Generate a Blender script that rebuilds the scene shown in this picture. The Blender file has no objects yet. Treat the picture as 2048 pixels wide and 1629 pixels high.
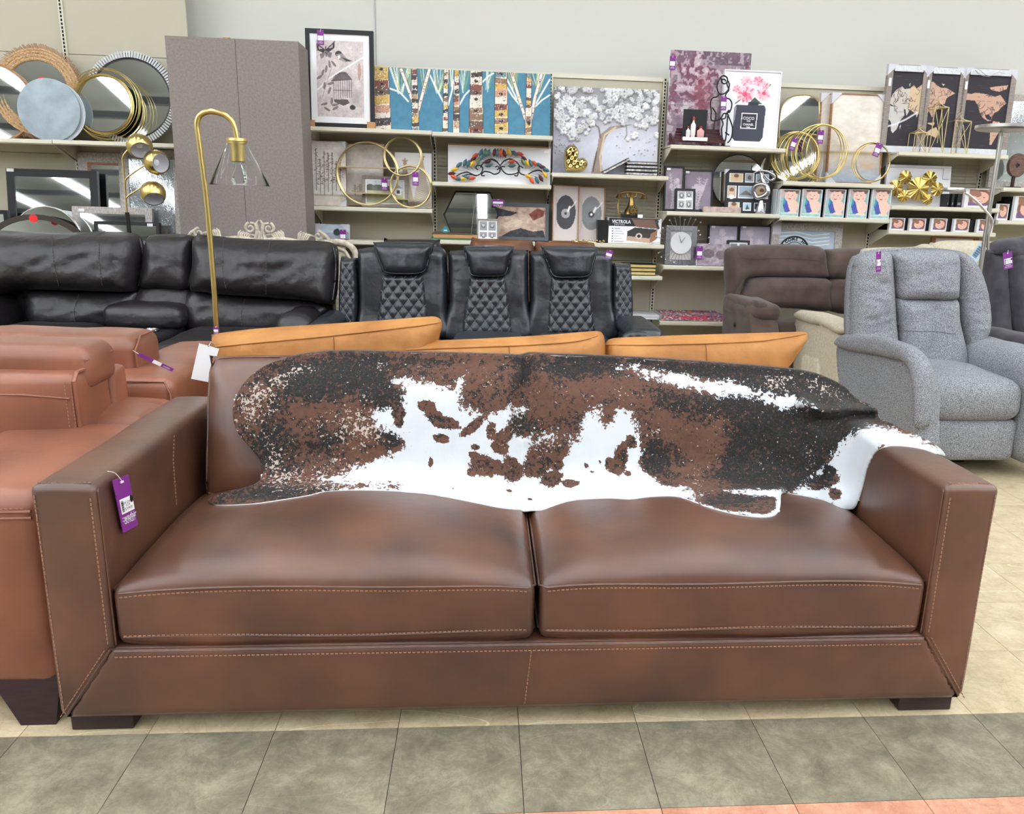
import bpy, bmesh, math, random
import numpy as np
from mathutils import Vector, Matrix, noise as mnoise
from mathutils.bvhtree import BVHTree
random.seed(7); rng = np.random.default_rng(11)
SC = bpy.context.scene
COL = SC.collection
# ------------------------------------------------------------ camera
F, CX, CY, HC = 1600.0, 1100.0, 814.5, 1.30
TH, YA, RO = .2492, .0846, .0295
FW = np.array([math.sin(YA)*math.cos(TH), math.cos(YA)*math.cos(TH), -math.sin(TH)])
_rt = np.array([math.cos(YA), -math.sin(YA), 0.0]); _up = np.cross(_rt, FW)
RT = math.cos(RO)*_rt + math.sin(RO)*_up; UP = -math.sin(RO)*_rt + math.cos(RO)*_up
EYE = np.array([0, 0, HC])
cam_d = bpy.data.cameras.new('camera'); cam = bpy.data.objects.new('camera', cam_d); COL.objects.link(cam)
cam.matrix_world = Matrix([[RT[i], UP[i], -FW[i], EYE[i]] for i in range(3)] + [[0, 0, 0, 1]])
cam_d.sensor_width = 36; cam_d.sensor_fit = 'HORIZONTAL'; cam_d.lens = F/2048*36
cam_d.shift_x = (1024-CX)/2048; cam_d.clip_end = 100; cam_d.clip_start = .05
SC.camera = cam
# ------------------------------------------------------------ world, exposure
w = bpy.data.worlds.new('store_air'); SC.world = w; w.use_nodes = True
w.node_tree.nodes['Background'].inputs[0].default_value = (.9, .95, 1, 1)
w.node_tree.nodes['Background'].inputs[1].default_value = .5
SC.view_settings.view_transform = 'Standard'; SC.view_settings.look = 'None'
SC.view_settings.gamma = 1; SC.view_settings.use_curve_mapping = False
SC.view_settings.exposure = 0.0
LIGHT = 22.5          # strength of the fluorescent strips
STRIP_X = tuple(-11.5+1.9*k for k in range(13))

def ray(x, y): return FW + RT*(x-CX)/F - UP*(y-CY)/F
def atY(x, y, Y): d = ray(x, y); return EYE + d*(Y/d[1])
def atZ(x, y, z): d = ray(x, y); return EYE + d*((z-HC)/d[2])
def atX(x, y, X): d = ray(x, y); return EYE + d*(X/d[0])
def atP(x, y, Y0, sl=0., z0=0.):            # plane Y = Y0 + sl*(z-z0)
    d = ray(x, y); t = (Y0+sl*(HC-z0))/(d[1]-sl*d[2]); return EYE + d*t
def lin(c): return tuple(((v/255)/12.92 if v <= 10 else ((v/255+.055)/1.055)**2.4) for v in c)
# ------------------------------------------------------------ materials
MATS = {}
def mat(name, c, rough=.5, metal=0., c2=None, sc=6., bump=0., bsc=200., spec=.5, lo=.35, hi=.65, stretch=None, det=3., coat=0., sheen=0., bump2=0., b2sc=12., emis=0., trans=0., ior=1.45, alpha=1.):
    if name in MATS: return MATS[name]
    m = bpy.data.materials.new(name); m.use_nodes = True; nt = m.node_tree; N = nt.nodes; L = nt.links
    b = N['Principled BSDF']; col = lin(c)+(1,)
    b.inputs['Base Color'].default_value = col; b.inputs['Roughness'].default_value = rough
    b.inputs['Metallic'].default_value = metal; b.inputs['Specular IOR Level'].default_value = spec
    b.inputs['Coat Weight'].default_value = coat; b.inputs['Coat Roughness'].default_value = .38; b.inputs['Sheen Weight'].default_value = sheen
    b.inputs['Transmission Weight'].default_value = trans; b.inputs['IOR'].default_value = ior
    b.inputs['Alpha'].default_value = alpha
    if emis: b.inputs['Emission Color'].default_value = col; b.inputs['Emission Strength'].default_value = emis
    g = N.new('ShaderNodeNewGeometry'); src = g.outputs['Position']
    if stretch:
        mp = N.new('ShaderNodeMapping'); mp.inputs['Scale'].default_value = stretch; L.new(src, mp.inputs[0]); src = mp.outputs[0]
    if c2:
        n = N.new('ShaderNodeTexNoise'); n.inputs['Scale'].default_value = sc; n.inputs['Detail'].default_value = det
        L.new(src, n.inputs['Vector']); r = N.new('ShaderNodeValToRGB'); L.new(n.outputs['Fac'], r.inputs[0])
        r.color_ramp.elements[0].position = lo; r.color_ramp.elements[1].position = hi
        r.color_ramp.elements[0].color = lin(c2)+(1,); r.color_ramp.elements[1].color = col
        L.new(r.outputs[0], b.inputs['Base Color'])
    prev = None
    for bs, bc in ((bump2, b2sc), (bump, bsc)):
        if bs:
            n = N.new('ShaderNodeTexNoise'); n.inputs['Scale'].default_value = bc; n.inputs['Detail'].default_value = 3
            L.new(src, n.inputs['Vector']); bp = N.new('ShaderNodeBump'); bp.inputs['Strength'].default_value = bs
            bp.inputs['Distance'].default_value = .3/bc; L.new(n.outputs['Fac'], bp.inputs['Height'])
            if prev: L.new(prev, bp.inputs['Normal'])
            prev = bp.outputs[0]
    if prev: L.new(prev, b.inputs['Normal'])
    MATS[name] = m; return m
def art_mat(name='printed_picture', rough=.6):
    if name in MATS: return MATS[name]
    m = bpy.data.materials.new(name); m.use_nodes = True; nt = m.node_tree
    a = nt.nodes.new('ShaderNodeAttribute'); a.attribute_name = 'print'
    nt.links.new(a.outputs['Color'], nt.nodes['Principled BSDF'].inputs['Base Color'])
    nt.nodes['Principled BSDF'].inputs['Roughness'].default_value = rough
    MATS[name] = m; return m
LEA = mat('brown_leather', (103, 64, 43), .45, coat=1., c2=(66, 41, 30), sc=4.2, bump=.12, bsc=420, lo=.3, hi=.72, bump2=.16, b2sc=9, spec=.4)
LEAR = mat('rust_leather', (146, 88, 62), .5, spec=.5, coat=.7, c2=(114, 66, 44), sc=3, bump=.25, bsc=300, bump2=.15, b2sc=14)
LEAT = mat('tan_leather', (184, 128, 68), .6, c2=(158, 104, 50), sc=6, bump=.15, bsc=250, bump2=.3, b2sc=14)
LEAD = mat('dark_brown_leather', (34, 30, 33), .42, c2=(24, 21, 23), sc=5, bump=.2, bsc=260, bump2=.4, b2sc=11, spec=.8)
LEAK = mat('black_leather', (37, 43, 50), .33, spec=.9, c2=(29, 34, 40), sc=5, bump=.12, bsc=260, bump2=.25, b2sc=10)
LEAO = mat('worn_brown_leather', (128, 84, 56), .5, c2=(92, 60, 42), sc=8, bump=.2)
GREY = mat('grey_tweed', (160, 162, 166), .95, c2=(104, 106, 111), sc=260, bump=.7, bsc=330, lo=.42, hi=.6, spec=.15, det=1)
CREAM = mat('cream_fabric', (206, 197, 176), .95, c2=(190, 180, 158), sc=60, bump=.4, bsc=300, spec=.15)
SUEDE = mat('brown_suede', (90, 75, 68), .9, c2=(76, 62, 56), sc=9, bump=.3, bsc=300, spec=.2, sheen=.2)
CHAR = mat('charcoal_suede', (78, 76, 82), .9, c2=(62, 60, 67), sc=12, bump=.3, bsc=200, spec=.2, sheen=.2)
THREAD = mat('thread', (150, 112, 90), .8)
THREADW = mat('pale_thread', (116, 124, 128), .8)
THREADD = mat('dark_thread', (88, 80, 78), .8)
ESP = mat('espresso_wood', (54, 36, 35), .35, c2=(44, 28, 28), sc=20, stretch=(1, 1, 6))
TAUPE = mat('taupe_panel', (141, 131, 127), .9, c2=(130, 120, 116), sc=70, bump=.2, bsc=250, spec=.2)
WALL = mat('painted_wall', (208, 208, 200), .9, bump=.05, bsc=60, spec=.2)
PANEL = mat('gondola_panel', (184, 178, 158), .6, bump=.05, bsc=100)
SHELF = mat('shelf_metal', (216, 211, 192), .45)
SHELFU = mat('shelf_underside', (170, 164, 146), .6)
SLOT = mat('slot_black', (18, 18, 18), .8)
GOLD = mat('brushed_gold', (204, 182, 118), .28, 1., bump=.05, bsc=400)
GOLDP = mat('polished_gold', (206, 184, 120), .12, 1.)
GOLDL = mat('pale_gold', (205, 186, 138), .35, .85)
CHROME = mat('chrome', (200, 200, 206), .22, 1.)
STEEL = mat('brushed_steel', (190, 188, 184), .3, 1.)
MIRROR = mat('mirror_glass', (225, 230, 230), .02, 1.)
BLACK = mat('black_plastic', (22, 22, 24), .4)
BLACKM = mat('black_metal', (30, 30, 32), .45, .3)
WHITE = mat('white_board', (232, 232, 236), .6)
WHITEP = mat('white_paper', (240, 240, 240), .7)
PURPLE = mat('purple_card', (124, 44, 134), .5)
PURPLED = mat('purple_print', (110, 52, 118), .6)
PLAST = mat('plastic_wrap', (205, 208, 212), .2, bump2=.9, b2sc=25, spec=.8)
PCORN = mat('plastic_corner', (206, 206, 214), .4)
WOOD = mat('light_wood', (170, 120, 80), .5, c2=(140, 96, 62), sc=14, stretch=(1, 1, 8))
GWOOD = mat('grey_wash_wood', (160, 150, 142), .6, c2=(126, 116, 110), sc=30, stretch=(1, 1, 6), lo=.3, hi=.7)
SWOOD = mat('silver_wash_frame', (196, 190, 184), .5, c2=(150, 142, 136), sc=60, stretch=(2, 1, 1), lo=.3, hi=.7)
JUTE = mat('jute_rope', (212, 178, 136), .95, c2=(160, 124, 88), sc=120, bump=1, bsc=160)
JUTED = mat('jute_fringe', (166, 130, 100), .95, bump=1, bsc=160)
CARD = mat('cardboard', (178, 136, 92), .8)
RED = mat('red_sticker', (226, 40, 44), .5)
TEAL = mat('teal_card', (60, 140, 150), .5)
CARVE = mat('antique_cream', (206, 196, 178), .45, c2=(160, 148, 128), sc=40, lo=.3, hi=.6)
BURG = mat('burgundy_lacquer', (74, 30, 38), .4)
GLASSM = mat('clear_glass', (250, 252, 252), .0, trans=1., ior=1.12)
CLOTHW = mat('white_suede_underside', (200, 202, 204), .9)
PINK = mat('pink_card', (236, 190, 186), .5)
TILEJ = mat('tile_joint', (70, 64, 54), .9)
# ------------------------------------------------------------ object helpers
WP = {}
def tag(o, label=None, cat=None, group=None, kind=None):
    if label: o['label'] = label
    if cat: o['category'] = cat
    if group: o['group'] = group
    if kind: o['kind'] = kind
    return o
def root(name, loc, label, cat, group=None, kind=None):
    o = bpy.data.objects.new(name, None); o.empty_display_size = .05; COL.objects.link(o)
    o.location = tuple(float(v) for v in loc); WP[o] = np.array(o.location); return tag(o, label, cat, group, kind)
def link(name, V, Fc, m, parent=None, smooth=False, mats=None, fm=None):
    V = np.asarray(V, dtype=float); c = (V.min(0)+V.max(0))/2
    me = bpy.data.meshes.new(name); me.from_pydata((V-c).tolist(), [], Fc); me.materials.append(m)
    if mats:
        for x in mats: me.materials.append(x)
        me.polygons.foreach_set('material_index', fm)
    if smooth: me.polygons.foreach_set('use_smooth', [True]*len(me.polygons))
    me.update()
    o = bpy.data.objects.new(name, me); COL.objects.link(o); place(o, c, parent); return o
def place(o, c, parent):
    WP[o] = np.array(c)
    if parent is not None: o.parent = parent; o.location = tuple(np.array(c)-WP[parent])
    else: o.location = tuple(c)
class MB:
    def __init__(s): s.v = []; s.f = []; s.M = None
    def add(s, V, Fc):
        V = np.asarray(V, float)
        if s.M is not None: V = V@s.M[0].T + s.M[1]
        n = len(s.v); s.v.extend(V.tolist()); s.f.extend([tuple(i+n for i in f) for f in Fc]); return s
    def box(s, a, b):
        x0, y0, z0 = a; x1, y1, z1 = b
        return s.add([(x0,y0,z0),(x1,y0,z0),(x1,y1,z0),(x0,y1,z0),(x0,y0,z1),(x1,y0,z1),(x1,y1,z1),(x0,y1,z1)],
              [(0,3,2,1),(4,5,6,7),(0,1,5,4),(1,2,6,5),(2,3,7,6),(3,0,4,7)])
    def bar(s, p, q, w, h, upv=(0,0,1)):
        p = np.array(p, float); q = np.array(q, float); d = q-p; L = np.linalg.norm(d); d /= L
        u = np.array(upv, float); a = np.cross(d, u)
        if np.linalg.norm(a) < 1e-4: a = np.cross(d, (1,0,0))
        a /= np.linalg.norm(a); b = np.cross(a, d); V = []
        for P in (p, q):
            for i, j in ((-1,-1),(1,-1),(1,1),(-1,1)): V.append(P+a*i*w/2+b*j*h/2)
        return s.add(V, [(0,1,2,3),(7,6,5,4),(0,4,5,1),(1,5,6,2),(2,6,7,3),(3,7,4,0)])
    def tube(s, P, r, n=8, closed=False, flat=1.):
        P = np.asarray(P, float); m = len(P); rr = np.broadcast_to(r, (m,)) if np.ndim(r) == 0 else np.asarray(r)
        if closed: T = np.roll(P, -1, 0)-np.roll(P, 1, 0)
        else: T = np.gradient(P, axis=0)
        T /= (np.linalg.norm(T, axis=1)[:, None]+1e-9)
        ref = np.array([0, 0, 1.]) if abs(T[0][2]) < .9 else np.array([1., 0, 0])
        A = np.cross(T[0], ref); A /= np.linalg.norm(A); V = []
        for i in range(m):
            A = A-T[i]*(A@T[i]); A /= (np.linalg.norm(A)+1e-9); B = np.cross(T[i], A)
            for k in range(n):
                t = 2*math.pi*k/n; V.append(P[i]+rr[i]*(math.cos(t)*A+math.sin(t)*B*flat))
        Fc = []
        for i in range(m if closed else m-1):
            j = (i+1) % m
            for k in range(n): l = (k+1) % n; Fc.append((i*n+k, i*n+l, j*n+l, j*n+k))
        if not closed: Fc += [tuple(range(n))[::-1], tuple((m-1)*n+k for k in range(n))]
        return s.add(V, Fc)
    def lathe(s, prof, c, n=24, axis='Z', cap=True):      # prof: (r, h)
        V = []; Fc = []; m = len(prof)
        for r_, h in prof:
            for k in range(n):
                t = 2*math.pi*k/n; a, b = r_*math.cos(t), r_*math.sin(t)
                V.append({'Z': (a, b, h), 'Y': (a, h, b), 'X': (h, a, b)}[axis])
        for i in range(m-1):
            for k in range(n): l = (k+1) % n; Fc.append((i*n+k, i*n+l, (i+1)*n+l, (i+1)*n+k))
        if cap: Fc += [tuple(range(n))[::-1], tuple((m-1)*n+k for k in range(n))]
        return s.add(np.array(V)+np.array(c, float), Fc)
    def prism(s, pts, y0, y1, plane='XZ'):
        n = len(pts); V = []
        for y in (y0, y1):
            for a, b in pts: V.append({'XZ': (a, y, b), 'XY': (a, b, y), 'YZ': (y, a, b)}[plane])
        return s.add(V, [tuple(range(n)), tuple(range(2*n-1, n-1, -1))]+[(i, i+n, (i+1) % n+n, (i+1) % n) for i in range(n)])
    def ell(s, c, rx, ry, rz, n=12, m=8, ang=0):
        V = []; Fc = []
        for i in range(m+1):
            ph = math.pi*i/m-math.pi/2
            for k in range(n):
                t = 2*math.pi*k/n; V.append((rx*math.cos(ph)*math.cos(t), ry*math.cos(ph)*math.sin(t), rz*math.sin(ph)))
        V = np.array(V)
        if ang: ca, sa = math.cos(ang), math.sin(ang); V = np.c_[V[:,0]*ca-V[:,2]*sa, V[:,1], V[:,0]*sa+V[:,2]*ca]
        for i in range(m):
            for k in range(n): l = (k+1) % n; Fc.append((i*n+k, i*n+l, (i+1)*n+l, (i+1)*n+k))
        return s.add(V+np.array(c, float), Fc)
    def build(s, name, m, parent=None, smooth=False, **kw):
        if not s.v: return None
        o = link(name, s.v, s.f, m, parent, smooth)
        bm = bmesh.new(); bm.from_mesh(o.data); bmesh.ops.recalc_face_normals(bm, faces=bm.faces); bm.to_mesh(o.data); bm.free()
        if smooth: auto(o)
        return tag(o, **kw) if kw else o
def auto(o, ang=.7):
    me = o.data
    try:
        bm = bmesh.new(); bm.from_mesh(me)
        for e in bm.edges:
            if len(e.link_faces) == 2 and e.calc_face_angle(0) > ang: e.smooth = False
        bm.to_mesh(me); bm.free()
    except Exception: pass
def rounded(name, m, parent, a, b, r, seg=3):             # bevelled box
    bm = bmesh.new(); bmesh.ops.create_cube(bm, size=1)
    a = np.array(a, float); b = np.array(b, float)
    for v in bm.verts: v.co = Vector([(a[i]+b[i])/2+v.co[i]*(b[i]-a[i]) for i in range(3)])
    bmesh.ops.bevel(bm, geom=bm.edges[:], offset=r, segments=seg, affect='EDGES', profile=.5)
    V = [tuple(v.co) for v in bm.verts]; bm.verts.index_update(); Fc = [tuple(v.index for v in f.verts) for f in bm.faces]; bm.free()
    return link(name, V, Fc, m, parent, True)
def wob(p, sc, st=(1, 1, 1), seed=0):
    return mnoise.noise(Vector((p[0]*sc*st[0]+seed, p[1]*sc*st[1]+seed*.7, p[2]*sc*st[2])))
def pad(name, m, parent, a, b, r=.04, crown=(0, 0, 0), n=(14, 10, 6), wr=None, rot=None, pinch=0., fn=None, cp=.7):
    """a soft cushion between corners a and b: rounded edges, crowned faces, optional wrinkles wr=(amp, scale, stretch)"""
    a = np.array(a, float); b = np.array(b, float); c = (a+b)/2; h = (b-a)/2; r = min(r, *(h*.98))
    def lines(hh, k):
        e = [-hh, -hh+r*.3, -hh+r*.65]; i = np.linspace(-hh+r, hh-r, k).tolist(); return e+i+[-x for x in e[::-1]]
    L = [lines(h[i], n[i]) for i in range(3)]; idx = {}; V = []; Fc = []
    def vid(i, j, k):
        if (i, j, k) not in idx:
            q = np.array([L[0][i], L[1][j], L[2][k]]); cc = np.clip(q, -(h-r), h-r); d = q-cc; l = np.linalg.norm(d)
            if l > 1e-9: q = cc+d/l*r
            u = q/h
            for ax in range(3):
                if crown[ax]:
                    o1, o2 = [x for x in range(3) if x != ax]
                    q[ax] += crown[ax]*np.sign(u[ax])*abs(u[ax])**1.5*max(0, 1-u[o1]**2)**cp*max(0, 1-u[o2]**2)**cp
            if pinch:
                e = abs(u[0])**6*abs(u[1] if crown[2] else u[2])**6; q[2] *= 1-pinch*e; 
            if wr: q = q+(q/(np.linalg.norm(q)+1e-6))*wr[0]*wob(q+c, wr[1], wr[2])
            if fn is not None: q = fn(q, u)
            idx[(i, j, k)] = len(V); V.append(q)
        return idx[(i, j, k)]
    D = [len(x) for x in L]
    for ax in range(3):
        o1, o2 = [x for x in range(3) if x != ax]
        for side in (0, D[ax]-1):
            for i in range(D[o1]-1):
                for j in range(D[o2]-1):
                    f = []
                    for di, dj in ((0,0),(1,0),(1,1),(0,1)):
                        t = [0, 0, 0]; t[ax] = side; t[o1] = i+di; t[o2] = j+dj; f.append(vid(*t))
                    flip = (side == 0) != (ax == 1)
                    Fc.append(tuple(f[::-1]) if flip else tuple(f))
    V = np.array(V)
    if rot is not None: V = V@np.array(Matrix.Rotation(rot[0], 3, rot[1])).T
    return link(name, V+c, Fc, m, parent, True)
def catmull(P, k=6, closed=True):
    P = np.asarray(P, float); n = len(P); out = []
    for i in range(n if closed else n-1):
        p0, p1, p2, p3 = (P[(i-1) % n], P[i], P[(i+1) % n], P[(i+2) % n]) if closed else (P[max(i-1, 0)], P[i], P[i+1], P[min(i+2, n-1)])
        for j in range(k):
            t = j/k; out.append(.5*((2*p1)+(-p0+p2)*t+(2*p0-5*p1+4*p2-p3)*t*t+(-p0+3*p1-3*p2+p3)*t**3))
    if not closed: out.append(P[-1])
    return np.array(out)
def inside(Q, P):
    x, y = Q[:, 0], Q[:, 1]; r = np.zeros(len(Q), bool); n = len(P)
    for i in range(n):
        x1, y1 = P[i]; x2, y2 = P[(i+1) % n]
        if y1 == y2: continue
        c = ((y1 > y) != (y2 > y)) & (x < (x2-x1)*(y-y1)/(y2-y1)+x1); r ^= c
    return r
def nearest(Q, P, closed=True):
    best = np.full(len(Q), 1e9); pt = np.zeros_like(Q); n = len(P)
    for i in range(n if closed else n-1):
        a = P[i]; b = P[(i+1) % n]; d = b-a; l = d@d
        if l < 1e-12: continue
        t = np.clip(((Q-a)@d)/l, 0, 1); p = a+t[:, None]*d; e = np.hypot(*(Q-p).T); k = e < best; best[k] = e[k]; pt[k] = p[k]
    return best, pt
def grid_in(P, st):
    lo = P.min(0)-st; hi = P.max(0)+st; nx = int((hi[0]-lo[0])/st)+1; ny = int((hi[1]-lo[1])/st)+1
    X, Y = np.meshgrid(lo[0]+st*np.arange(nx+1), lo[1]+st*np.arange(ny+1), indexing='ij'); Q = np.c_[X.ravel(), Y.ravel()]
    ins = inside(Q, P); d, pt = nearest(Q, P); I = np.arange(len(Q)).reshape(nx+1, ny+1)
    q = np.stack([I[:-1,:-1], I[1:,:-1], I[1:,1:], I[:-1,1:]], -1).reshape(-1, 4)
    q = q[ins[q].any(1)]; snap = (~ins) | (d < st*.3); Q[snap] = pt[snap]; d[snap] = 0
    us, inv = np.unique(q, return_inverse=True); return Q[us], d[us], inv.reshape(-1, 4)
def puff(name, m, parent, px, Y0, tf, tb=.03, R=.06, st=.02, sl=0., z0=0., curve=True, fn=None, world=False, plane=None):
    """an upholstered panel: outline traced on the plane it stands in, swelling tf to the front and tb behind"""
    px = catmull(px, 5) if curve else np.array(px, float)
    if world: P = px
    elif plane: W = np.array([plane(x, y) for x, y in px]); P = W[:, :2]
    else: W = np.array([atP(x, y, Y0, sl, z0) for x, y in px]); P = W[:, [0, 2]]
    Q, d, q = grid_in(P, st); n = len(Q); e = np.clip(d/R, 0, 1); hgt = np.sqrt(1-(1-e)**2)
    Yb = Y0+sl*(Q[:, 1]-z0); ex = np.array([fn(u, v)*k for (u, v), k in zip(Q, e)]) if fn else 0
    A = np.c_[Q[:, 0], Yb-tf*hgt-ex, Q[:, 1]]; B = np.c_[Q[:, 0], Yb+tb*hgt, Q[:, 1]]
    same = d <= 1e-9; mp = np.arange(n, 2*n); mp[same] = np.arange(n)[same]
    V = np.r_[A, B]; Fc = [tuple(f) for f in q.tolist()]+[tuple(mp[list(f)][::-1].tolist()) for f in q]
    Fc = [tuple(dict.fromkeys(f)) for f in Fc]; Fc = [f for f in Fc if len(f) > 2]
    o = link(name, V, Fc, m, parent, True)
    return o
def onsurf(o, px, Y0=None, off=.003):
    """follow a line of pixels over a built part (for seams)"""
    me = o.data; W = WP[o]; bvh = BVHTree.FromPolygons([Vector(v.co)+Vector(W) for v in me.vertices], [tuple(p.vertices) for p in me.polygons])
    out = []
    for x, y in px:
        d = Vector(ray(x, y)).normalized(); h = bvh.ray_cast(Vector(EYE), d)
        if h[0] is not None: out.append(np.array(h[0]-d*off))
    return np.array(out)
def resample(P, step):
    P = np.asarray(P, float); s = np.r_[0, np.cumsum(np.linalg.norm(np.diff(P, axis=0), axis=1))]
    t = np.arange(0, s[-1], step); return np.array([[np.interp(x, s, P[:, i]) for i in range(3)] for x in t])
def stitch(parent, paths, m=None, dash=.007, gap=.004, r=.0011, name='stitching'):
    b = MB()
    for P in paths:
        if len(P) < 2: continue
        Q = resample(P, (dash+gap)/2.); k = 0
        while k+1 < len(Q):
            b.bar(Q[k], Q[k]+(Q[k+1]-Q[k])*1.25, r*2, r*2); k += 2
    o = b.build(name, m or THREAD, parent)
    if o: tag(o, kind='stuff')
    return o
def seam(parent, P, r=.003, m=None, name='piping', label=None, n=6):
    if len(P) < 2: return None
    o = MB().tube(P, r, n).build(name, m, parent, True)
    return tag(o, label) if label else o
def pxl(pts, k=8): return catmull(pts, k, False)
def text(s, size, m, parent, o, U, V, name='lettering', ext=.0006, bold=0., align='CENTER', sx=1.):
    cu = bpy.data.curves.new(name, 'FONT'); cu.body = s; cu.size = size; cu.extrude = 0; cu.offset = bold; cu.align_x = align; cu.align_y = 'CENTER'
    cu.resolution_u = 2
    t = bpy.data.objects.new('t', cu); COL.objects.link(t); dg = bpy.context.evaluated_depsgraph_get()
    me = bpy.data.meshes.new_from_object(t.evaluated_get(dg)); V0 = np.array([v.co[:] for v in me.vertices]); Fc = [tuple(p.vertices) for p in me.polygons]
    bpy.data.objects.remove(t); bpy.data.curves.remove(cu)
    if not len(V0): return None
    U = np.array(U, float); V = np.array(V, float); N = np.cross(U, V)
    return link(name, np.array(o, float)+np.outer(V0[:, 0]*sx, U)+np.outer(V0[:, 1], V)+N*ext, Fc, m, parent)
# ------------------------------------------------------------ painter for flat prints
class Art:
    def __init__(s, w, h, bg=(255, 255, 255)):
        s.w, s.h = max(8, int(w)), max(8, int(h)); s.a = np.ones((s.h, s.w, 3))*np.array(bg, float)
        X, Y = np.meshgrid((np.arange(s.w)+.5)/s.w, (np.arange(s.h)+.5)/s.h); s.X, s.Y = X, Y; s.asp = s.h/s.w
    def put(s, m, c, al=1.):
        m = np.clip(m, 0, 1)[..., None]*al; s.a = s.a*(1-m)+np.array(c, float)*m
    def noise(s, k, seed=0, oct=3, ky=None):
        r = np.random.default_rng(seed); o = np.zeros((s.h, s.w)); am = 1; tot = 0; ky = ky or k*s.asp
        for i in range(oct):
            gx, gy = int(k)+2, int(ky)+2; g = r.random((gy+1, gx+1)); x = s.X*(k); y = s.Y*(ky)
            x = np.clip(x, 0, gx-1e-6); y = np.clip(y, 0, gy-1e-6); i0 = x.astype(int); j0 = y.astype(int); fx = x-i0; fy = y-j0
            fx = fx*fx*(3-2*fx); fy = fy*fy*(3-2*fy)
            o += am*((g[j0, i0]*(1-fx)+g[j0, i0+1]*fx)*(1-fy)+(g[j0+1, i0]*(1-fx)+g[j0+1, i0+1]*fx)*fy); tot += am; am *= .55; k *= 2; ky *= 2
        return o/tot
    def rect(s, x0, y0, x1, y1, c, al=1.): s.put(((s.X >= x0) & (s.X < x1) & (s.Y >= y0) & (s.Y < y1)).astype(float), c, al)
    def poly(s, P, c, al=1.):
        s.put(inside(np.c_[s.X.ravel(), s.Y.ravel()], np.array(P, float)).reshape(s.h, s.w).astype(float), c, al)
    def circ(s, x, y, rx, ry, c, ang=0., al=1., soft=0.):
        dx = s.X-x; dy = (s.Y-y)*s.asp; ca, sa = math.cos(ang), math.sin(ang); u = (dx*ca+dy*sa)/rx; v = (-dx*sa+dy*ca)/ry
        d = np.hypot(u, v); s.put((d < 1).astype(float) if not soft else (1-d)/soft, c, al)
    def ring(s, x, y, r0, r1, c, al=1.):
        d = np.hypot(s.X-x, (s.Y-y)*s.asp); s.put(((d > r0) & (d < r1)).astype(float), c, al)
    def line(s, P, wd, c, al=1.):
        Q = np.c_[s.X.ravel(), (s.Y*s.asp).ravel()]; P = np.array(P, float)*np.array([1, s.asp])
        d, _ = nearest(Q, P, False); s.put(np.clip((wd/2-d.reshape(s.h, s.w))*s.w+.6, 0, 1), c, al)
    def mottle(s, k, amt, seed=0, ky=None, oct=3): s.a = np.clip(s.a+((s.noise(k, seed, oct, ky)-.5)*2*amt)[..., None], 0, 255)
def print_mesh(name, art, parent, O, U, V, m=None, relief=None):
    """flat print: O top-left corner, U to the right edge, V down to the lower edge; the colours sit on a fine grid"""
    O = np.array(O, float); U = np.array(U, float); V = np.array(V, float); h, w_ = art.h, art.w
    gx = np.linspace(0, 1, w_); gy = np.linspace(0, 1, h); GX, GY = np.meshgrid(gx, gy)
    P = O+GX.ravel()[:, None]*U+GY.ravel()[:, None]*V
    if relief is not None:
        N = np.cross(V, U); N /= np.linalg.norm(N); P = P+relief.ravel()[:, None]*N
    c = (P.min(0)+P.max(0))/2; I = np.arange(h*w_).reshape(h, w_)
    q = np.stack([I[1:, :-1], I[1:, 1:], I[:-1, 1:], I[:-1, :-1]], -1).reshape(-1, 4)
    me = bpy.data.meshes.new(name); me.vertices.add(h*w_); me.vertices.foreach_set('co', (P-c).ravel())
    me.loops.add(q.size); me.loops.foreach_set('vertex_index', q.ravel().astype(np.int32)); me.polygons.add(len(q))
    me.polygons.foreach_set('loop_start', np.arange(0, q.size, 4, dtype=np.int32))
    me.update(calc_edges=True)
    a = art.a/255; a = np.where(a <= .04045, a/12.92, ((a+.055)/1.055)**2.4); ca = me.color_attributes.new('print', 'FLOAT_COLOR', 'POINT')
    ca.data.foreach_set('color', np.c_[a.reshape(-1, 3), np.ones(h*w_)].ravel().astype(np.float32))
    me.materials.append(m or art_mat())
    if relief is not None: me.polygons.foreach_set('use_smooth', [True]*len(q))
    o = bpy.data.objects.new(name, me); COL.objects.link(o); place(o, c, parent); return o
# ============================================================ THE SETTING
def struct(name, b, m): return tag(b.build(name, m), kind='structure')
XW, YW, WZ = 13.5, -24, 5.4
struct('floor', MB().box((-XW, YW, -.12), (XW, 7, -.006)), mat('floor_base', (176, 166, 140), .35, c2=(150, 140, 114), sc=5))
floor = bpy.data.objects['floor']
struct('wall_back', MB().box((-XW, 6.9, 0), (XW, 7, WZ)), WALL)
struct('wall_left', MB().box((-XW-.1, YW, 0), (-XW, 7, WZ)), WALL)
struct('wall_right', MB().box((XW, YW, 0), (XW+.1, 7, WZ)), WALL)
struct('wall_front', MB().box((-XW, YW-.1, 0), (XW, YW, WZ)), WALL)
struct('ceiling', MB().box((-XW, YW, WZ), (XW, 7, WZ+.1)), mat('ceiling_deck', (160, 163, 163), .8))
tag(MB().box((-.88, 6.893, 2.2), (-.872, 6.902, WZ)).build('trim_1', mat('wall_joint', (170, 172, 170), .9)), kind='structure')
for k in range(15):
    y = YW+1+k*2.05
    tag(MB().bar((-XW, y, WZ-.2), (XW, y, WZ-.2), .08, .12).build('trim_2', mat('joist_grey', (84, 88, 90), .7)), kind='structure')
TUBE = mat('fluorescent_tube', (246, 250, 255), .5, emis=LIGHT)
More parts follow.
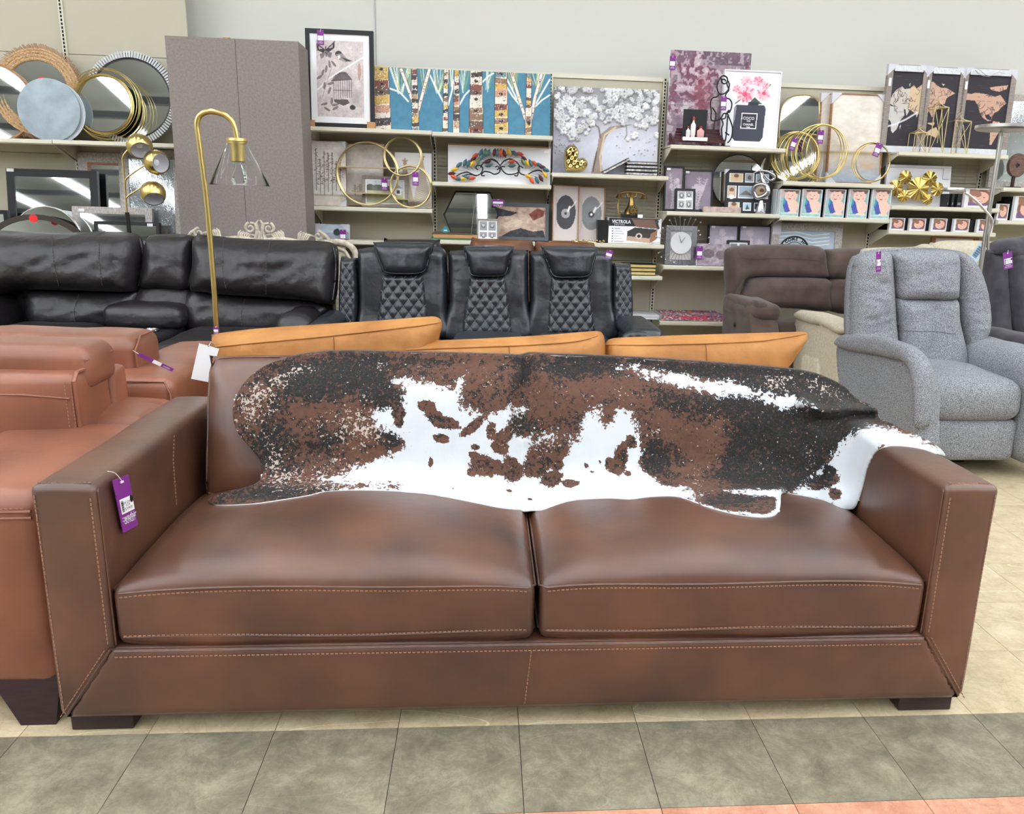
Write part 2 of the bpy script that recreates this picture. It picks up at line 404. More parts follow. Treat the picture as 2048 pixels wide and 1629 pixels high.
for i, x in enumerate(STRIP_X):
    t = root('ceiling_light', (x, -8, WZ-.55), 'fluorescent strip under the store ceiling, out of direct view, '+['first', 'second', 'third', 'fourth', 'fifth', 'sixth', 'seventh', 'eighth', 'ninth', 'tenth', 'eleventh', 'twelfth', 'last'][i]+' from the left wall', 'light', 'fluorescent ceiling strips')
    MB().box((x-.12, -11, WZ-.50), (x+.12, 5.0, WZ-.44)).build('housing', WHITE, t)
    for dx in (-.065, .065): MB().box((x+dx-.03, -11, WZ-.54), (x+dx+.03, 5.0, WZ-.501)).build('tube', TUBE, t)
# floor tiles, one piece each
def tilemat(name, c, c2, c3):
    m = bpy.data.materials.new(name); m.use_nodes = True; nt = m.node_tree; N = nt.nodes; L = nt.links; b = N['Principled BSDF']
    g = N.new('ShaderNodeNewGeometry'); P = g.outputs['Position']
    oi = N.new('ShaderNodeObjectInfo'); ad = N.new('ShaderNodeVectorMath'); ad.operation = 'ADD'; sc = N.new('ShaderNodeVectorMath'); sc.operation = 'SCALE'; sc.inputs[3].default_value = 9
    cx = N.new('ShaderNodeCombineXYZ'); L.new(oi.outputs['Random'], cx.inputs[0]); L.new(oi.outputs['Random'], cx.inputs[2]); L.new(cx.outputs[0], sc.inputs[0]); L.new(P, ad.inputs[0]); L.new(sc.outputs[0], ad.inputs[1])
    n = N.new('ShaderNodeTexNoise'); n.inputs['Scale'].default_value = 9; n.inputs['Detail'].default_value = 10; n.inputs['Roughness'].default_value = .82; n.inputs['Distortion'].default_value = .3; L.new(ad.outputs[0], n.inputs['Vector'])
    r = N.new('ShaderNodeValToRGB'); L.new(n.outputs['Fac'], r.inputs[0]); e = r.color_ramp.elements
    e[0].position = .3; e[0].color = lin(c2)+(1,); e[1].position = .68; e[1].color = lin(c3)+(1,); k = e.new(.5); k.color = lin(c)+(1,)
    v = N.new('ShaderNodeTexNoise'); v.inputs['Scale'].default_value = 7; v.inputs['Detail'].default_value = 8; v.inputs['Distortion'].default_value = .8; L.new(ad.outputs[0], v.inputs['Vector'])
    ab = N.new('ShaderNodeMath'); ab.operation = 'SUBTRACT'; ab.inputs[1].default_value = .5; L.new(v.outputs['Fac'], ab.inputs[0]); a2 = N.new('ShaderNodeMath'); a2.operation = 'ABSOLUTE'; L.new(ab.outputs[0], a2.inputs[0])
    lt = N.new('ShaderNodeMapRange'); lt.inputs['From Min'].default_value = 0; lt.inputs['From Max'].default_value = .012; lt.inputs['To Min'].default_value = .22; lt.inputs['To Max'].default_value = 0; L.new(a2.outputs[0], lt.inputs[0])
    mx = N.new('ShaderNodeMix'); mx.data_type = 'RGBA'; L.new(lt.outputs[0], mx.inputs[0]); L.new(r.outputs[0], mx.inputs[6]); mx.inputs[7].default_value = lin(tuple(x*.62 for x in c))+(1,)
    mp = N.new('ShaderNodeMapping'); mp.inputs['Rotation'].default_value = (0, 0, .7); mp.inputs['Scale'].default_value = (.8, 3.2, 1); L.new(ad.outputs[0], mp.inputs[0])
    s = N.new('ShaderNodeTexNoise'); s.inputs['Scale'].default_value = 1.6; s.inputs['Detail'].default_value = 1; L.new(mp.outputs[0], s.inputs['Vector'])
    s1 = N.new('ShaderNodeMath'); s1.operation = 'SUBTRACT'; s1.inputs[1].default_value = .5; L.new(s.outputs['Fac'], s1.inputs[0]); s2 = N.new('ShaderNodeMath'); s2.operation = 'ABSOLUTE'; L.new(s1.outputs[0], s2.inputs[0])
    s3 = N.new('ShaderNodeMapRange'); s3.inputs['From Min'].default_value = .0006; s3.inputs['From Max'].default_value = .0022; s3.inputs['To Min'].default_value = .4; s3.inputs['To Max'].default_value = 0; L.new(s2.outputs[0], s3.inputs[0])
    s4 = N.new('ShaderNodeMath'); s4.operation = 'MULTIPLY'; L.new(s3.outputs[0], s4.inputs[0]); L.new(r.outputs[0], s4.inputs[1]); s5 = N.new('ShaderNodeMath'); s5.operation = 'MULTIPLY'; s5.inputs[1].default_value = 3.; L.new(s4.outputs[0], s5.inputs[0])
    m2 = N.new('ShaderNodeMix'); m2.data_type = 'RGBA'; L.new(s5.outputs[0], m2.inputs[0]); L.new(mx.outputs[2], m2.inputs[6]); m2.inputs[7].default_value = lin(tuple(min(250, x*1.35) for x in c))+(1,)
    L.new(m2.outputs[2], b.inputs['Base Color']); b.inputs['Roughness'].default_value = .3; b.inputs['Specular IOR Level'].default_value = .45
    bp = N.new('ShaderNodeBump'); bp.inputs['Strength'].default_value = .12; bp.inputs['Distance'].default_value = .004; L.new(n.outputs['Fac'], bp.inputs['Height']); L.new(bp.outputs[0], b.inputs['Normal'])
    return m
TM = {'gray': tilemat('grey_slate_tile', (126, 120, 101), (90, 86, 71), (160, 153, 132)),
      'beige': tilemat('beige_tile', (200, 184, 150), (170, 152, 118), (222, 208, 176)),
      'salmon': tilemat('salmon_tile', (190, 138, 112), (160, 106, 82), (212, 168, 142))}
TP = .3055; tme = {}
for key in TM:
    h = TP/2-.0009; V = [(-h,-h,-.006),(h,-h,-.006),(h,h,-.006),(-h,h,-.006),(-h,-h,0),(h,-h,0),(h,h,0),(-h,h,0)]
    me = bpy.data.meshes.new('tile'); me.from_pydata(V, [], [(4,5,6,7),(0,1,5,4),(1,2,6,5),(2,3,7,6),(3,0,4,7)]); me.materials.append(TM[key]); tme[key] = me
for j in range(-3, 15):
    for i in range(-7, 14):
        if j > 3 and i < 3: continue
        x = .095+TP*(i+.5); y = 1.787+TP*(j+.5); key = 'beige' if j >= 0 else ('gray' if j == -1 else 'salmon')
        o = bpy.data.objects.new('tile', tme[key]); COL.objects.link(o); place(o, (x, y, 0), floor)
struct_j = MB().box((.095-TP*7, .87, -.0058), (.095+TP*14, 1.787+15*TP, -.0052)).build('tile_bed', TILEJ, floor)
# ------------------------------------------------------------ gondola shelving against the back wall
YP = 6.64; BX = [-.405+.9*k for k in range(-5, 8)]
for i in range(len(BX)-1):
    x0, x1 = BX[i], BX[i+1]; tall = x1 < -2.1; top = 3.15 if tall else 2.27
    side = ['far left edge', 'second from the left', 'third from the left', 'behind the tall taupe panel', 'behind the framed bird picture', 'behind the metal leaf wall art', 'behind the white blossom canvas', 'behind the purple abstract canvas', 'behind the arched mirror', 'behind the world map frames', 'right edge of the picture', 'beyond the right edge'][i]
    t = root('shelving_bay', ((x0+x1)/2, YP, 0), 'taupe metal shelving back panels with slotted upright, bay '+side, 'shelving', None)
    zs = [.12, .86, 1.56, top-.02] if not tall else [.12, .86, 1.56, 2.27, top-.02]
    for z0, z1 in zip(zs[:-1], zs[1:]):
        MB().box((x0+.016, YP, z0+.002), (x1-.018, YP+.02, z1-.002)).build('back_panel', PANEL, t)
    MB().box((x0-.0155, YP-.012, top-.02), (x1-.0165, YP+.03, top+.012)).build('top_rail', SHELF, t)
    MB().box((x0-.016, YP-.014, 0), (x0+.016, YP+.03, top)).build('upright', SHELF, t)
    b = MB()
    for k in range(int(top/.026)): b.box((x0-.0055, YP-.0165, .02+k*.026), (x0+.0055, YP-.0139, .037+k*.026))
    tag(b.build('slots', SLOT, t), kind='stuff')
    MB().box((x0-.0155, 6.32, 0), (x1-.0165, YP, .1)).build('base_shoe', SHELF, t)
def wire_back(k, z0, z1, lab, fx=0., ex=1.):
    x0, x1 = BX[k]+.02+fx, BX[k]+.88*ex; t = root('wire_grid_back', ((x0+x1)/2, YP-.02, z0), lab, 'wire grid')
    b = MB(); n = int((z1-z0)/.028)
    for i in range(n): b.bar((x0, YP-.022, z0+i*.028), (x1, YP-.022, z0+i*.028), .004, .004)
    tag(b.build('cross_wires', SHELFU, t), kind='stuff')
    for j in range(4):
        x = x0+(x1-x0)*(j+.5)/4; MB().bar((x, YP-.018, z0), (x, YP-.018, z1), .004, .004).build('vertical_wire', SHELFU, t)
wire_back(4, 1.25, 1.76, 'horizontal wire grid behind the hooped gold ring shelf')
wire_back(5, 1.46, 1.76, 'horizontal wire grid behind the metal leaf wall art')
wire_back(6, 1.03, 1.5, 'horizontal wire grid behind the gold telephone')
wire_back(7, 1.29, 1.74, 'horizontal wire grid behind the small photo frames and round mirror')
wire_back(9, 1.2, 1.74, 'horizontal wire grid right of the gold lotus wall art')
def shelf(k, z, lab, x0=None, x1=None, yf=6.3, br=True):
    x0 = BX[k] if x0 is None else x0; x1 = BX[k+1] if x1 is None else x1
    t = root('shelf', ((x0+x1)/2, yf, z), lab, 'shelf')
    MB().box((x0+.004, yf+.01, z-.012), (x1-.004, YP-.016, z)).build('deck', SHELF, t)
    MB().prism([(yf, z-.034), (yf-.012, z-.026), (yf-.012, z-.004), (yf, z+.001), (yf+.02, z+.001), (yf+.02, z-.034)], x0+.002, x1-.002, 'YZ').build('front_lip', SHELF, t)
    if br:
        for x in (x0+.012, x1-.016):
            MB().prism([(yf+.04, z-.013), (YP-.015, z-.013), (YP-.015, z-.13), (YP-.06, z-.12), (yf+.04, z-.035)], x, x+.004, 'YZ').build('bracket', SHELF, t)
    return t
S = {}
for nm, k, z, lab in [('Z', 1, 1.64, 'upper shelf carrying the brown leather mirror at the left edge'), ('Y', 2, 1.642, 'upper shelf carrying the gold ring mirrors beside the tall taupe panel'), ('Yl', 2, .78, 'lower shelf holding leaning framed mirrors behind the dark sofa'), ('Zl', 1, .78, 'lower left shelf with the black framed mirror'),
    ('A1', 4, 1.797, 'top shelf under the framed bird picture'), ('A2', 4, 1.232, 'middle shelf under the gold ring shelf unit'), ('A3', 4, .985, 'low shelf under the small bird canvas'),
    ('B1', 5, 1.79, 'top shelf under the right half of the birch tree canvas'), ('B2', 5, 1.434, 'shelf under the metal leaf wall art'), ('B3', 5, 1.005, 'shelf under the hexagonal mirror'),
    ('C1', 6, 1.527, 'shelf under the white blossom canvas and gold heart'), ('C2', 6, 1.01, 'shelf under the boxed record player'), ('C3', 6, .765, 'short low shelf holding the yellow edged books'),
    ('D1', 7, 1.76, 'top shelf under the perfume bottle picture'), ('D2', 7, 1.268, 'shelf under the collage frames and silver knot'), ('D3', 7, .852, 'low shelf under the starburst clock'), ('D4', 7, .41, 'bottom deck holding the colourful puzzle box'),
    ('E1', 8, 1.52, 'shelf under the gold wire ring decorations'), ('E2', 8, 1.254, 'shelf under the row of baby photo frames'), ('E3', 8, .852, 'low shelf under the framed beach picture with round sign'),
    ('F1', 9, 1.77, 'top shelf under the three world map frames'), ('F2', 9, 1.362, 'shelf under the gold lotus wall art'), ('F3', 9, 1.17, 'lowest shelf of small smiling photo frames'),
    ('G1', 10, 1.527, 'right edge shelf under the wooden disc ornament'), ('G2', 10, 1.272, 'right edge shelf under two smiling photo frames')]:
    S[nm] = shelf(k, z, lab)
# ------------------------------------------------------------ tall taupe display panel unit
def taupe():
    t = root('tall_panel_unit', (-1.78, 6.15, 0), 'tall taupe fabric-covered upright unit with a centre seam standing behind the dark sofa', 'display unit')
    Y = 6.0; a = atY(329, 71, Y); b = atY(596, 82, Y); top = a[2]
    x0, x1 = a[0], b[0]; xm = (x0+x1)/2+.02
    MB().box((x0, Y, .02), (xm-.0015, Y+.2, top)).build('front_panel', TAUPE, t)
    MB().box((xm+.0015, Y, .02), (x1, Y+.2, top)).build('front_panel', TAUPE, t)
    MB().box((x1-.02, Y+.2, .02), (x1, Y+.3, top-.005)).build('side_panel', TAUPE, t)
    MB().box((x0, Y+.2, .02), (x0+.02, Y+.3, top-.005)).build('side_panel', TAUPE, t)
    for x in (x0+.05, x1-.12): MB().box((x, Y+.02, 0), (x+.06, Y+.18, .02)).build('foot', BLACK, t)
    q = atY(452, 72, Y+.1); u = root('gold_trophy_foot', (q[0], Y+.1, top), 'small gold ornament top standing above the taupe unit', 'ornament')
    MB().box((q[0]-.02, Y+.09, top), (q[0]+.02, Y+.13, top+.006)).build('base', GOLDL, u)
    MB().box((q[0]-.012, Y+.1, top+.006), (q[0]+.012, Y+.12, top+.02)).build('stem', GOLDL, u); MB().box((q[0]-.022, Y+.09, top+.02), (q[0]+.022, Y+.13, top+.026)).build('top', GOLDL, u)
taupe()
# ============================================================ MAIN SOFA
XL, XR, YF, YB = -1.024, 1.284, 1.787, 2.74; AL, AR = -.879, 1.143; ZA = .648; ZR = .237
sofa = root('leather_sofa', (.13, 2.2, 0), 'large brown leather two-cushion sofa draped with the cowhide, nearest to the viewer', 'sofa')
def armfn(sgn):
    def f(q, u): return q
    return f
for s, x0, x1 in ((-1, XL, AL), (1, AR, XR)):
    def fn(q, u, s=s):
        k = max(0, u[1]*-1)  # soft front, a little slumped along the top
        q = q.copy(); q[2] -= .006*(1-u[0]**2)*(u[2] > .8)*-1*.5
        q[0] += .004*wob(q+3*s, 3); q[2] += .003*wob(q+7, 4)*(u[2] > .5); return q
    arm = pad('arm', LEA, sofa, (x0, YF, .052), (x1, 2.66, ZA), .018, (0, .006, .004), (8, 26, 20), fn=fn)
    o = x0 if s < 0 else x1; i = x1 if s < 0 else x0; yy = YF-.001
    fr = [(i-s*-.0, yy, .245), (i, yy, .62), (i+s*.006, yy-.0, .642)]
    # welts and stitching round the front face
    rr = .0028
    seam(sofa, resample(np.array([(x0+.012, YF+.006, ZA-.008), (x1-.012, YF+.006, ZA-.008)]), .03), rr, LEA)
    seam(sofa, resample(np.array([(i, YF+.012, .24), (i, YF+.012, ZA-.018), (i+s*.008, YF+.014, ZA-.006), (i+s*.008, 2.3, ZA-.004)]), .03), rr, LEA)
    st = [np.array([(i+s*.012, yy-.001, .25), (i+s*.012, yy-.001, ZA-.02)]), np.array([(o-s*.012, yy-.001, .07), (o-s*.012, yy-.001, ZA-.02)]),
          np.array([(x0+.014, YF+.016, ZA+.004), (x1-.014, YF+.016, ZA+.004)])]
    # mitre
    mi = np.array([(i+s*.006, YF-.004, ZR), (o-s*.016, YF-.004, .056)])
    seam(sofa, resample(mi, .03), .0035, LEA); st.append(mi+np.array([s*.012, -.004, 0]))
    if s < 0: st.append(np.array([(i+.0015, 2.23, .43), (i+.0015, 2.235, .56), (i+.0015, 2.26, .635)]))
    stitch(sofa, st)
    fx = x0+.012 if s < 0 else x1-.165
    for yb in (1.807, 2.5):
        rounded('foot', ESP, sofa, (fx, yb, 0), (fx+.148, yb+.12, .054), .004)
def rfn(q, u): q = q.copy(); q[2] += .004*wob(q, 3); q[1] += .004*wob(q, 4); return q
rail = pad('front_rail', LEA, sofa, (AL-.01, YF+.004, .05), (AR+.01, YF+.3, ZR), .014, (0, .004, 0), (40, 6, 6), fn=rfn)
puff('front_panel', LEA, sofa, [(XL+.016, .053), (XR-.016, .053), (AR+.006, ZR), (AL-.006, ZR)], YF, .007, .003, .012, .012, curve=False, world=True, fn=lambda u, v: .002*wob((u, 0, v), 4))
seam(sofa, resample(np.array([(AL+.002, YF-.004, ZR-.006), (AR-.002, YF-.004, ZR-.006)]), .04), .003, LEA)
stitch(sofa, [np.array([(AL+.004, YF-.0095, ZR-.018), (AR-.004, YF-.0095, ZR-.018)]), np.array([(.122, YF-.0095, ZR-.02), (.108, YF-.0095, .06)])])
rounded('base_frame', LEA, sofa, (AL-.01, YF+.28, .07), (AR+.01, 2.62, .25), .01)
rounded('back_frame', LEA, sofa, (XL+.01, 2.60, .06), (XR-.01, YB, .60), .02)
seats = []
for k, (x0, x1) in enumerate(((AL+.004, .129), (.141, AR-.004))):
    def sfn(q, u, k=k):
        q = q.copy(); f = max(0, -u[1])
        q[2] -= .016*abs(u[0])**5*(u[2] > .2)
        if u[2] < -.3: q[2] += .006*wob(q+k, 3)
        q[2] += .004*wob(q+5*k, 5)*(u[2] > 0); q[1] += .004*wob(q+9*k, 4)
        return q
    c = pad('seat_cushion', LEA, sofa, (x0, YF+.008, .243), (x1, 2.46, .402), .022, (.0, .006, .074), (30, 26, 6), fn=sfn, cp=.42); seats.append(c)
    def loop(z, ins, n=60, cut=.03, ph=0):
        P = []
        for t in np.linspace(x0+cut, x1-cut, n): P.append((t, YF+.008-ins-.003*math.sin((t-x0)/(x1-x0)*math.pi), z+.0025*math.sin(t*9+ph)-(.014*abs((2*t-x0-x1)/(x1-x0))**5 if z > .3 else 0)))
        return P
    T = loop(.3905, 0, 60, .02); sd = lambda x, z: [(x, y, z-.014*(z > .3)) for y in np.linspace(YF+.03, 2.4, 16)]
    seam(sofa, np.array(sd(x0-.001, .392)[::-1]+T+sd(x1+.001, .392)), .0034, LEA)
    Bq = loop(.262, 0, 60, .02, 1.3); seam(sofa, np.array(sd(x0-.001, .262)[::-1]+Bq+sd(x1+.001, .262)), .003, LEA)
    stitch(sofa, [np.array(loop(.382, .0035, 60, .02)), np.array(loop(.2665, .0032, 60, .02, 1.3))])
SLB = .36
backs = []
for k, pts in enumerate(([(424, 722), (436, 713), (640, 711), (900, 714), (1040, 722), (1052, 735), (1056, 860), (1060, 985), (1050, 1002), (700, 1000), (428, 995), (414, 980), (414, 850)],
                         [(1060, 735), (1072, 719), (1250, 722), (1450, 733), (1600, 745), (1655, 756), (1690, 790), (1700, 860), (1700, 985), (1685, 1000), (1400, 1003), (1075, 1003), (1064, 985)])):
    def bfn(u, v): return .02*math.sin(min(max((v-.42)/.42, 0), 1)*math.pi)+.006*wob((u, 0, v), 3)
    c = puff('back_cushion', LEA, sofa, pts, 2.40, .075, .10, .10, .018, SLB, .44, fn=bfn); backs.append(c)
for k, c in enumerate(backs):
    if k == 0:
        P = onsurf(c, pxl([(428, 720), (418, 760), (416, 850), (414, 930), (414, 975), (422, 988), (470, 994)], 8)); P2 = onsurf(c, pxl([(436, 718), (470, 715), (560, 714)], 8))
        seam(sofa, P, .003, LEA); seam(sofa, P2, .003, LEA)
# ------------------------------------------------------------ the cowhide
HO = [(415,1003),(430,1010),(500,1008),(560,1000),(620,990),(650,983),(720,980),(800,983),(870,990),(950,1005),(1000,1015),(1050,1021),(1080,1021),(1110,1010),(1150,1000),(1220,996),(1260,998),(1300,993),(1350,992),(1380,1000),(1420,1015),(1470,1028),(1520,1034),(1550,1030),(1561,1012),(1562,992),(1570,986),(1640,998),(1670,1010),(1697,1020),(1713,1012),(1725,970),(1735,930),(1752,903),(1775,892),(1810,892),(1850,899),(1890,913),(1880,897),(1850,878),(1810,860),(1785,848),(1762,838),(1757,832),(1752,816),(1725,806),(1705,790),(1690,775),(1650,755),(1610,745),(1560,739),(1400,726),(1230,716),(1100,711),(1060,709),(1040,714),(1000,712),(900,709),(760,706),(680,705),(640,707),(590,714),(540,727),(510,745),(485,770),(470,800),(465,830),(475,865),(500,895),(520,920),(526,945),(515,965),(490,975),(450,985),(425,994)]
def blob(X, Y, P, soft):                         # signed soft mask of a polygon, >.5 inside
    Q = np.c_[X, Y]; P = np.array(P, float); i = inside(Q, P); d, _ = nearest(Q, P); return np.clip(.5+np.where(i, d, -d)/soft, 0, 1)
def cowhide():
    P = catmull(HO, 3); Q, d, q = grid_in(P, 4.2); n = len(Q)
    bv = []
    for o in [sofa] + list(sofa.children):
        if o.type == 'MESH' and o.name.split('.')[0] in ('arm', 'seat_cushion', 'back_cushion', 'back_frame', 'base_frame'):
            W = Vector(WP[o]); bv.append(BVHTree.FromPolygons([v.co+W for v in o.data.vertices], [tuple(p.vertices) for p in o.data.polygons]))
    D = np.array([ray(x, y) for x, y in Q]); T = np.full(n, np.nan)
    for i in range(n):
        dv = Vector(D[i]); L = dv.length; best = 1e9
        for b in bv:
            h = b.ray_cast(Vector(EYE), dv/L)
            if h[0] is not None: best = min(best, h[3]/L)
        if best < 4: T[i] = best
    # never farther than the back plane / the arm and seat planes
    lim = 2.56/D[:, 1]; T = np.where(np.isnan(T) | (T > lim+.02), np.nan, T)
    hit = ~np.isnan(T); nb = [[] for _ in range(n)]
    A = np.zeros((n, 2))
    E = np.unique(np.sort(np.r_[q[:, [0,1]], q[:, [1,2]], q[:, [2,3]], q[:, [3,0]]], 1), axis=0); E = E[E[:, 0] != E[:, 1]]
    deg = np.zeros(n); np.add.at(deg, E[:, 0], 1); np.add.at(deg, E[:, 1], 1)
    t = np.where(hit, T, lim); cap = np.where(hit, T-.010, lim-.0)
    def smooth(v):
        s = np.zeros(n); np.add.at(s, E[:, 0], v[E[:, 1]]); np.add.at(s, E[:, 1], v[E[:, 0]]); return s/np.maximum(deg, 1)
    cap2 = np.minimum(cap, 9); t = cap2.copy()
    for k in range(160): t = np.minimum(.4*t+.6*smooth(t), cap2)
    for k in range(6): t = .5*t+.5*smooth(t)
    # creases and folds of the hide itself
    x, y = Q.T
    def ridge(pts, wd, amp):
        dd, _ = nearest(Q, np.array(pts, float), False); return amp*np.exp(-(dd/wd)**2)
    edge = np.clip(d/12, 0, 1)
    t = t+ridge([(1056, 706), (1050, 760), (1030, 830)], 12, .022)*np.clip((850-y)/110, 0, 1)-ridge([(1085, 712), (1078, 800), (1066, 880)], 16, .014)
    t = t-ridge([(1605, 806), (1650, 824), (1690, 818), (1750, 820)], 11, .045)+ridge([(1625, 846), (1665, 850), (1700, 836), (1745, 834)], 9, .02)-ridge([(1600, 800), (1630, 860), (1640, 930)], 14, .012)
    t = t-ridge([(1350, 978), (1450, 984), (1560, 980)], 7, .008)-ridge([(540, 978), (700, 972)], 7, .006)+ridge([(900, 730), (905, 800)], 22, .004)-ridge([(1260, 760), (1240, 900)], 30, .006)-ridge([(830, 740), (800, 900)], 30, .005)
    t = t+.0025*np.array([wob((a, b, 0), .02) for a, b in Q])+.001*np.array([wob((a, b*.6, 5), .07) for a, b in Q])
    t = np.where(hit, np.minimum(t, T-.009), t)
    V = EYE+D*t[:, None]
    Fc = [tuple(dict.fromkeys(f)) for f in q.tolist()]; Fc = [f for f in Fc if len(f) > 2]
    X, Y = x, y
    # the part that rolls over the top of the back and hangs behind
    topi = [i for i in range(len(P)) if P[i][1] < 830 and 560 < P[i][0] < 1745]
    TP_ = P[topi]; TP_ = TP_[np.argsort(TP_[:, 0])]; base = []
    for p in TP_: k = np.argmin(np.hypot(*(Q-p).T)); base.append(k)
    base = list(dict.fromkeys(base)); ext = [V]; ex = [X]; ey = [Y]; m = len(base); cur = np.array(base); nn = n
    for dy, dz in ((.012, .003), (.035, .002), (.06, -.01), (.08, -.04), (.09, -.09), (.095, -.16)):
        ext.append(V[base]+np.array([0, dy, dz])); ex.append(X[base]); ey.append(Y[base]-dy*300+dz*200); new = np.arange(nn, nn+m); nn += m
        for i in range(m-1): Fc.append((cur[i], cur[i+1], new[i+1], new[i]))
        cur = new
    V = np.vstack(ext); X = np.concatenate(ex); Y = np.concatenate(ey)
    # colour fields
    WH = [(640,965),(681,950),(735,928),(783,910),(810,887),(790,863),(751,852),(744,824),(806,817),(814,785),(783,758),(810,758),(849,764),(908,778),(931,750),(920,789),(920,813),(955,824),(962,836),(986,828),(1025,813),(1048,820),(1060,856),(1064,891),(1103,867),(1162,875),(1172,820),(1200,820),(1208,856),(1228,840),(1240,816),(1260,824),(1272,848),(1280,888),(1300,928),(1324,952),(1380,978),(1400,998),(1340,1000),(1260,1010),(1080,1035),(1000,1030),(870,1005),(720,990),(640,992),(700,975),(800,972)]
    W2 = [(1232,732),(1268,736),(1340,748),(1420,760),(1480,768),(1516,788),(1580,794),(1628,816),(1600,818),(1552,814),(1524,796),(1440,790),(1340,770),(1280,746)]
    W3 = [(1700,872),(1740,852),(1800,860),(1900,905),(1900,930),(1760,892),(1740,936),(1725,1020),(1696,1030),(1640,1004),(1572,992),(1600,975),(1620,960),(1645,936),(1665,908)]
    W4 = [(1450,982),(1568,978),(1566,1040),(1500,1036),(1400,1012),(1370,996),(1440,1020),(1530,1030),(1552,1020),(1552,995),(1470,988)]
    wm = np.maximum.reduce([blob(X, Y, WH, 36), blob(X, Y, W2, 34), blob(X, Y, W3, 30), blob(X, Y, W4, 12)])
    sp = [(853,813,16,9,.1),(867,832,14,8,0),(888,846,26,11,.2),(798,828,11,9,0),(798,845,9,8,0),(882,877,14,8,.1),(943,856,24,8,-.7),(982,862,8,15,.1),(1040,850,20,19,.8),(1008,872,20,12,-.6),(1001,895,14,11,.2),(950,895,7,5,0),(947,910,9,5,0),(861,925,4,9,0),(968,932,24,17,.2),(1024,940,17,22,-.4),(1090,915,48,20,-.6),(1070,940,22,13,0),(1103,958,20,13,-.3),(1138,967,13,7,0),(943,945,8,7,0),(990,935,16,12,0),(1241,918,12,26,.15),(1262,885,9,11,0),(1218,928,7,11,0),(1230,942,8,6,0),(1256,948,5,5,0),(1142,967,14,5,0),(1313,925,28,24,.3),(1335,950,22,18,.5),(1115,930,10,10,0),(1172,932,4,4,0),(1200,925,3,2,0),(1060,1000,4,2,0),(1018,983,5,2,0),(905,980,5,2,0),(1670,988,10,10,0),(1648,965,26,12,-.3),(1660,945,12,10,0),(1337,962,18,8,.3),(1185,945,3,2,0)]
    bm_ = np.zeros(len(X))
    for a, b, rx, ry, an in sp:
        ca, sa = math.cos(an), math.sin(an); u = ((X-a)*ca+(Y-b)*sa)/rx; v = (-(X-a)*sa+(Y-b)*ca)/ry; bm_ = np.maximum(bm_, np.clip(1.25-np.hypot(u, v)*.75, 0, 1))
    wm = wm*(1-np.clip(bm_*1.5, 0, 1))
    def g(a, b, rx, ry, an=0.): ca, sa = math.cos(an), math.sin(an); return np.exp(-((((X-a)*ca+(Y-b)*sa)/rx)**2+(((Y-b)*ca-(X-a)*sa)/ry)**2))
    # flecks of white in the dark hair
    fl = .95*g(500,815,45,45)+.75*g(590,745,50,14,-.4)+.6*g(540,780,40,20,-.5)+.8*g(700,860,70,35,.3)+.7*g(745,840,40,30)+.75*g(590,960,80,25)+.7*g(680,935,60,20)+.8*g(550,910,25,50)+.6*g(720,975,90,12)+.5*g(760,735,30,12)+.5*g(985,760,14,20)+.55*g(1430,840,30,20)+.6*g(1305,865,30,14)+.5*g(1250,790,20,14)+.7*g(1650,780,50,18,.5)+.5*g(1540,765,30,18)+.6*g(1620,915,12,30)+.5*g(1390,950,22,22)+.6*g(1080,890,60,20)+.5*g(1515,1010,22,10)+.45*g(1555,765,30,20)+.7*g(1000,850,40,30)+.5*g(1400,985,40,10)
    # black hair against brown
    bk = .30+.9*g(610,765,75,45)+.9*g(720,745,70,38)+.75*g(760,800,50,30)+.75*g(545,900,40,60)+.7*g(560,985,120,14)+.6*g(790,875,30,25)+.55*g(660,880,50,40)+.55*g(1045,745,26,40,.2)+.6*g(860,722,60,8)+.5*g(1150,745,60,20)+.85*g(1180,728,90,18)+.7*g(1420,745,140,18,.12)+1.2*g(1570,880,110,80)+1.1*g(1600,775,110,35,.3)+.8*g(1340,800,70,25,.2)+.7*g(1470,810,60,30)+.9*g(1530,940,120,40)+1.3*g(1640,840,60,60)+1.*g(1690,830,60,26)+.8*g(1310,915,30,35)+.5*g(1460,1000,80,16)+.5*g(1175,835,18,18)+.6*g(1050,850,26,22)
    bk -= .7*g(700,815,60,26,-.3)+.5*g(600,820,40,26)+.6*g(710,900,50,22)+.45*g(1080,790,22,50)+.4*g(950,735,60,20)+.6*g(1210,780,80,30)+.5*g(1260,800,90,25)+.8*g(1420,900,30,70,.35)+.7*g(1370,870,60,24,.6)+.4*g(1400,975,60,14)
    o = link('cowhide_rug', V, Fc, None, None, True)
    me = o.data; me.materials.clear(); me.materials.append(hide_mat()); me.materials.append(CLOTHW)
    ca = me.color_attributes.new('hair', 'FLOAT_COLOR', 'POINT')
    ca.data.foreach_set('color', np.c_[np.clip(wm, 0, 1), np.clip(bk, 0, 1), np.clip(fl, 0, 1), np.ones(len(X))].ravel().astype(np.float32))
    bm = bmesh.new(); bm.from_mesh(me); bmesh.ops.remove_doubles(bm, verts=bm.verts, dist=.0021); bmesh.ops.recalc_face_normals(bm, faces=bm.faces)
    s = sum(f.normal.y*f.calc_area() for f in bm.faces)
    if s > 0: bmesh.ops.reverse_faces(bm, faces=bm.faces)
    bm.to_mesh(me); bm.free()
    sm = o.modifiers.new('thickness', 'SOLIDIFY'); sm.thickness = .0055; sm.offset = -1; sm.use_rim = True; sm.material_offset_rim = 1; sm.material_offset = 1
    tag(o, 'white, brown and black cowhide draped over the back and right arm of the leather sofa', 'rug')
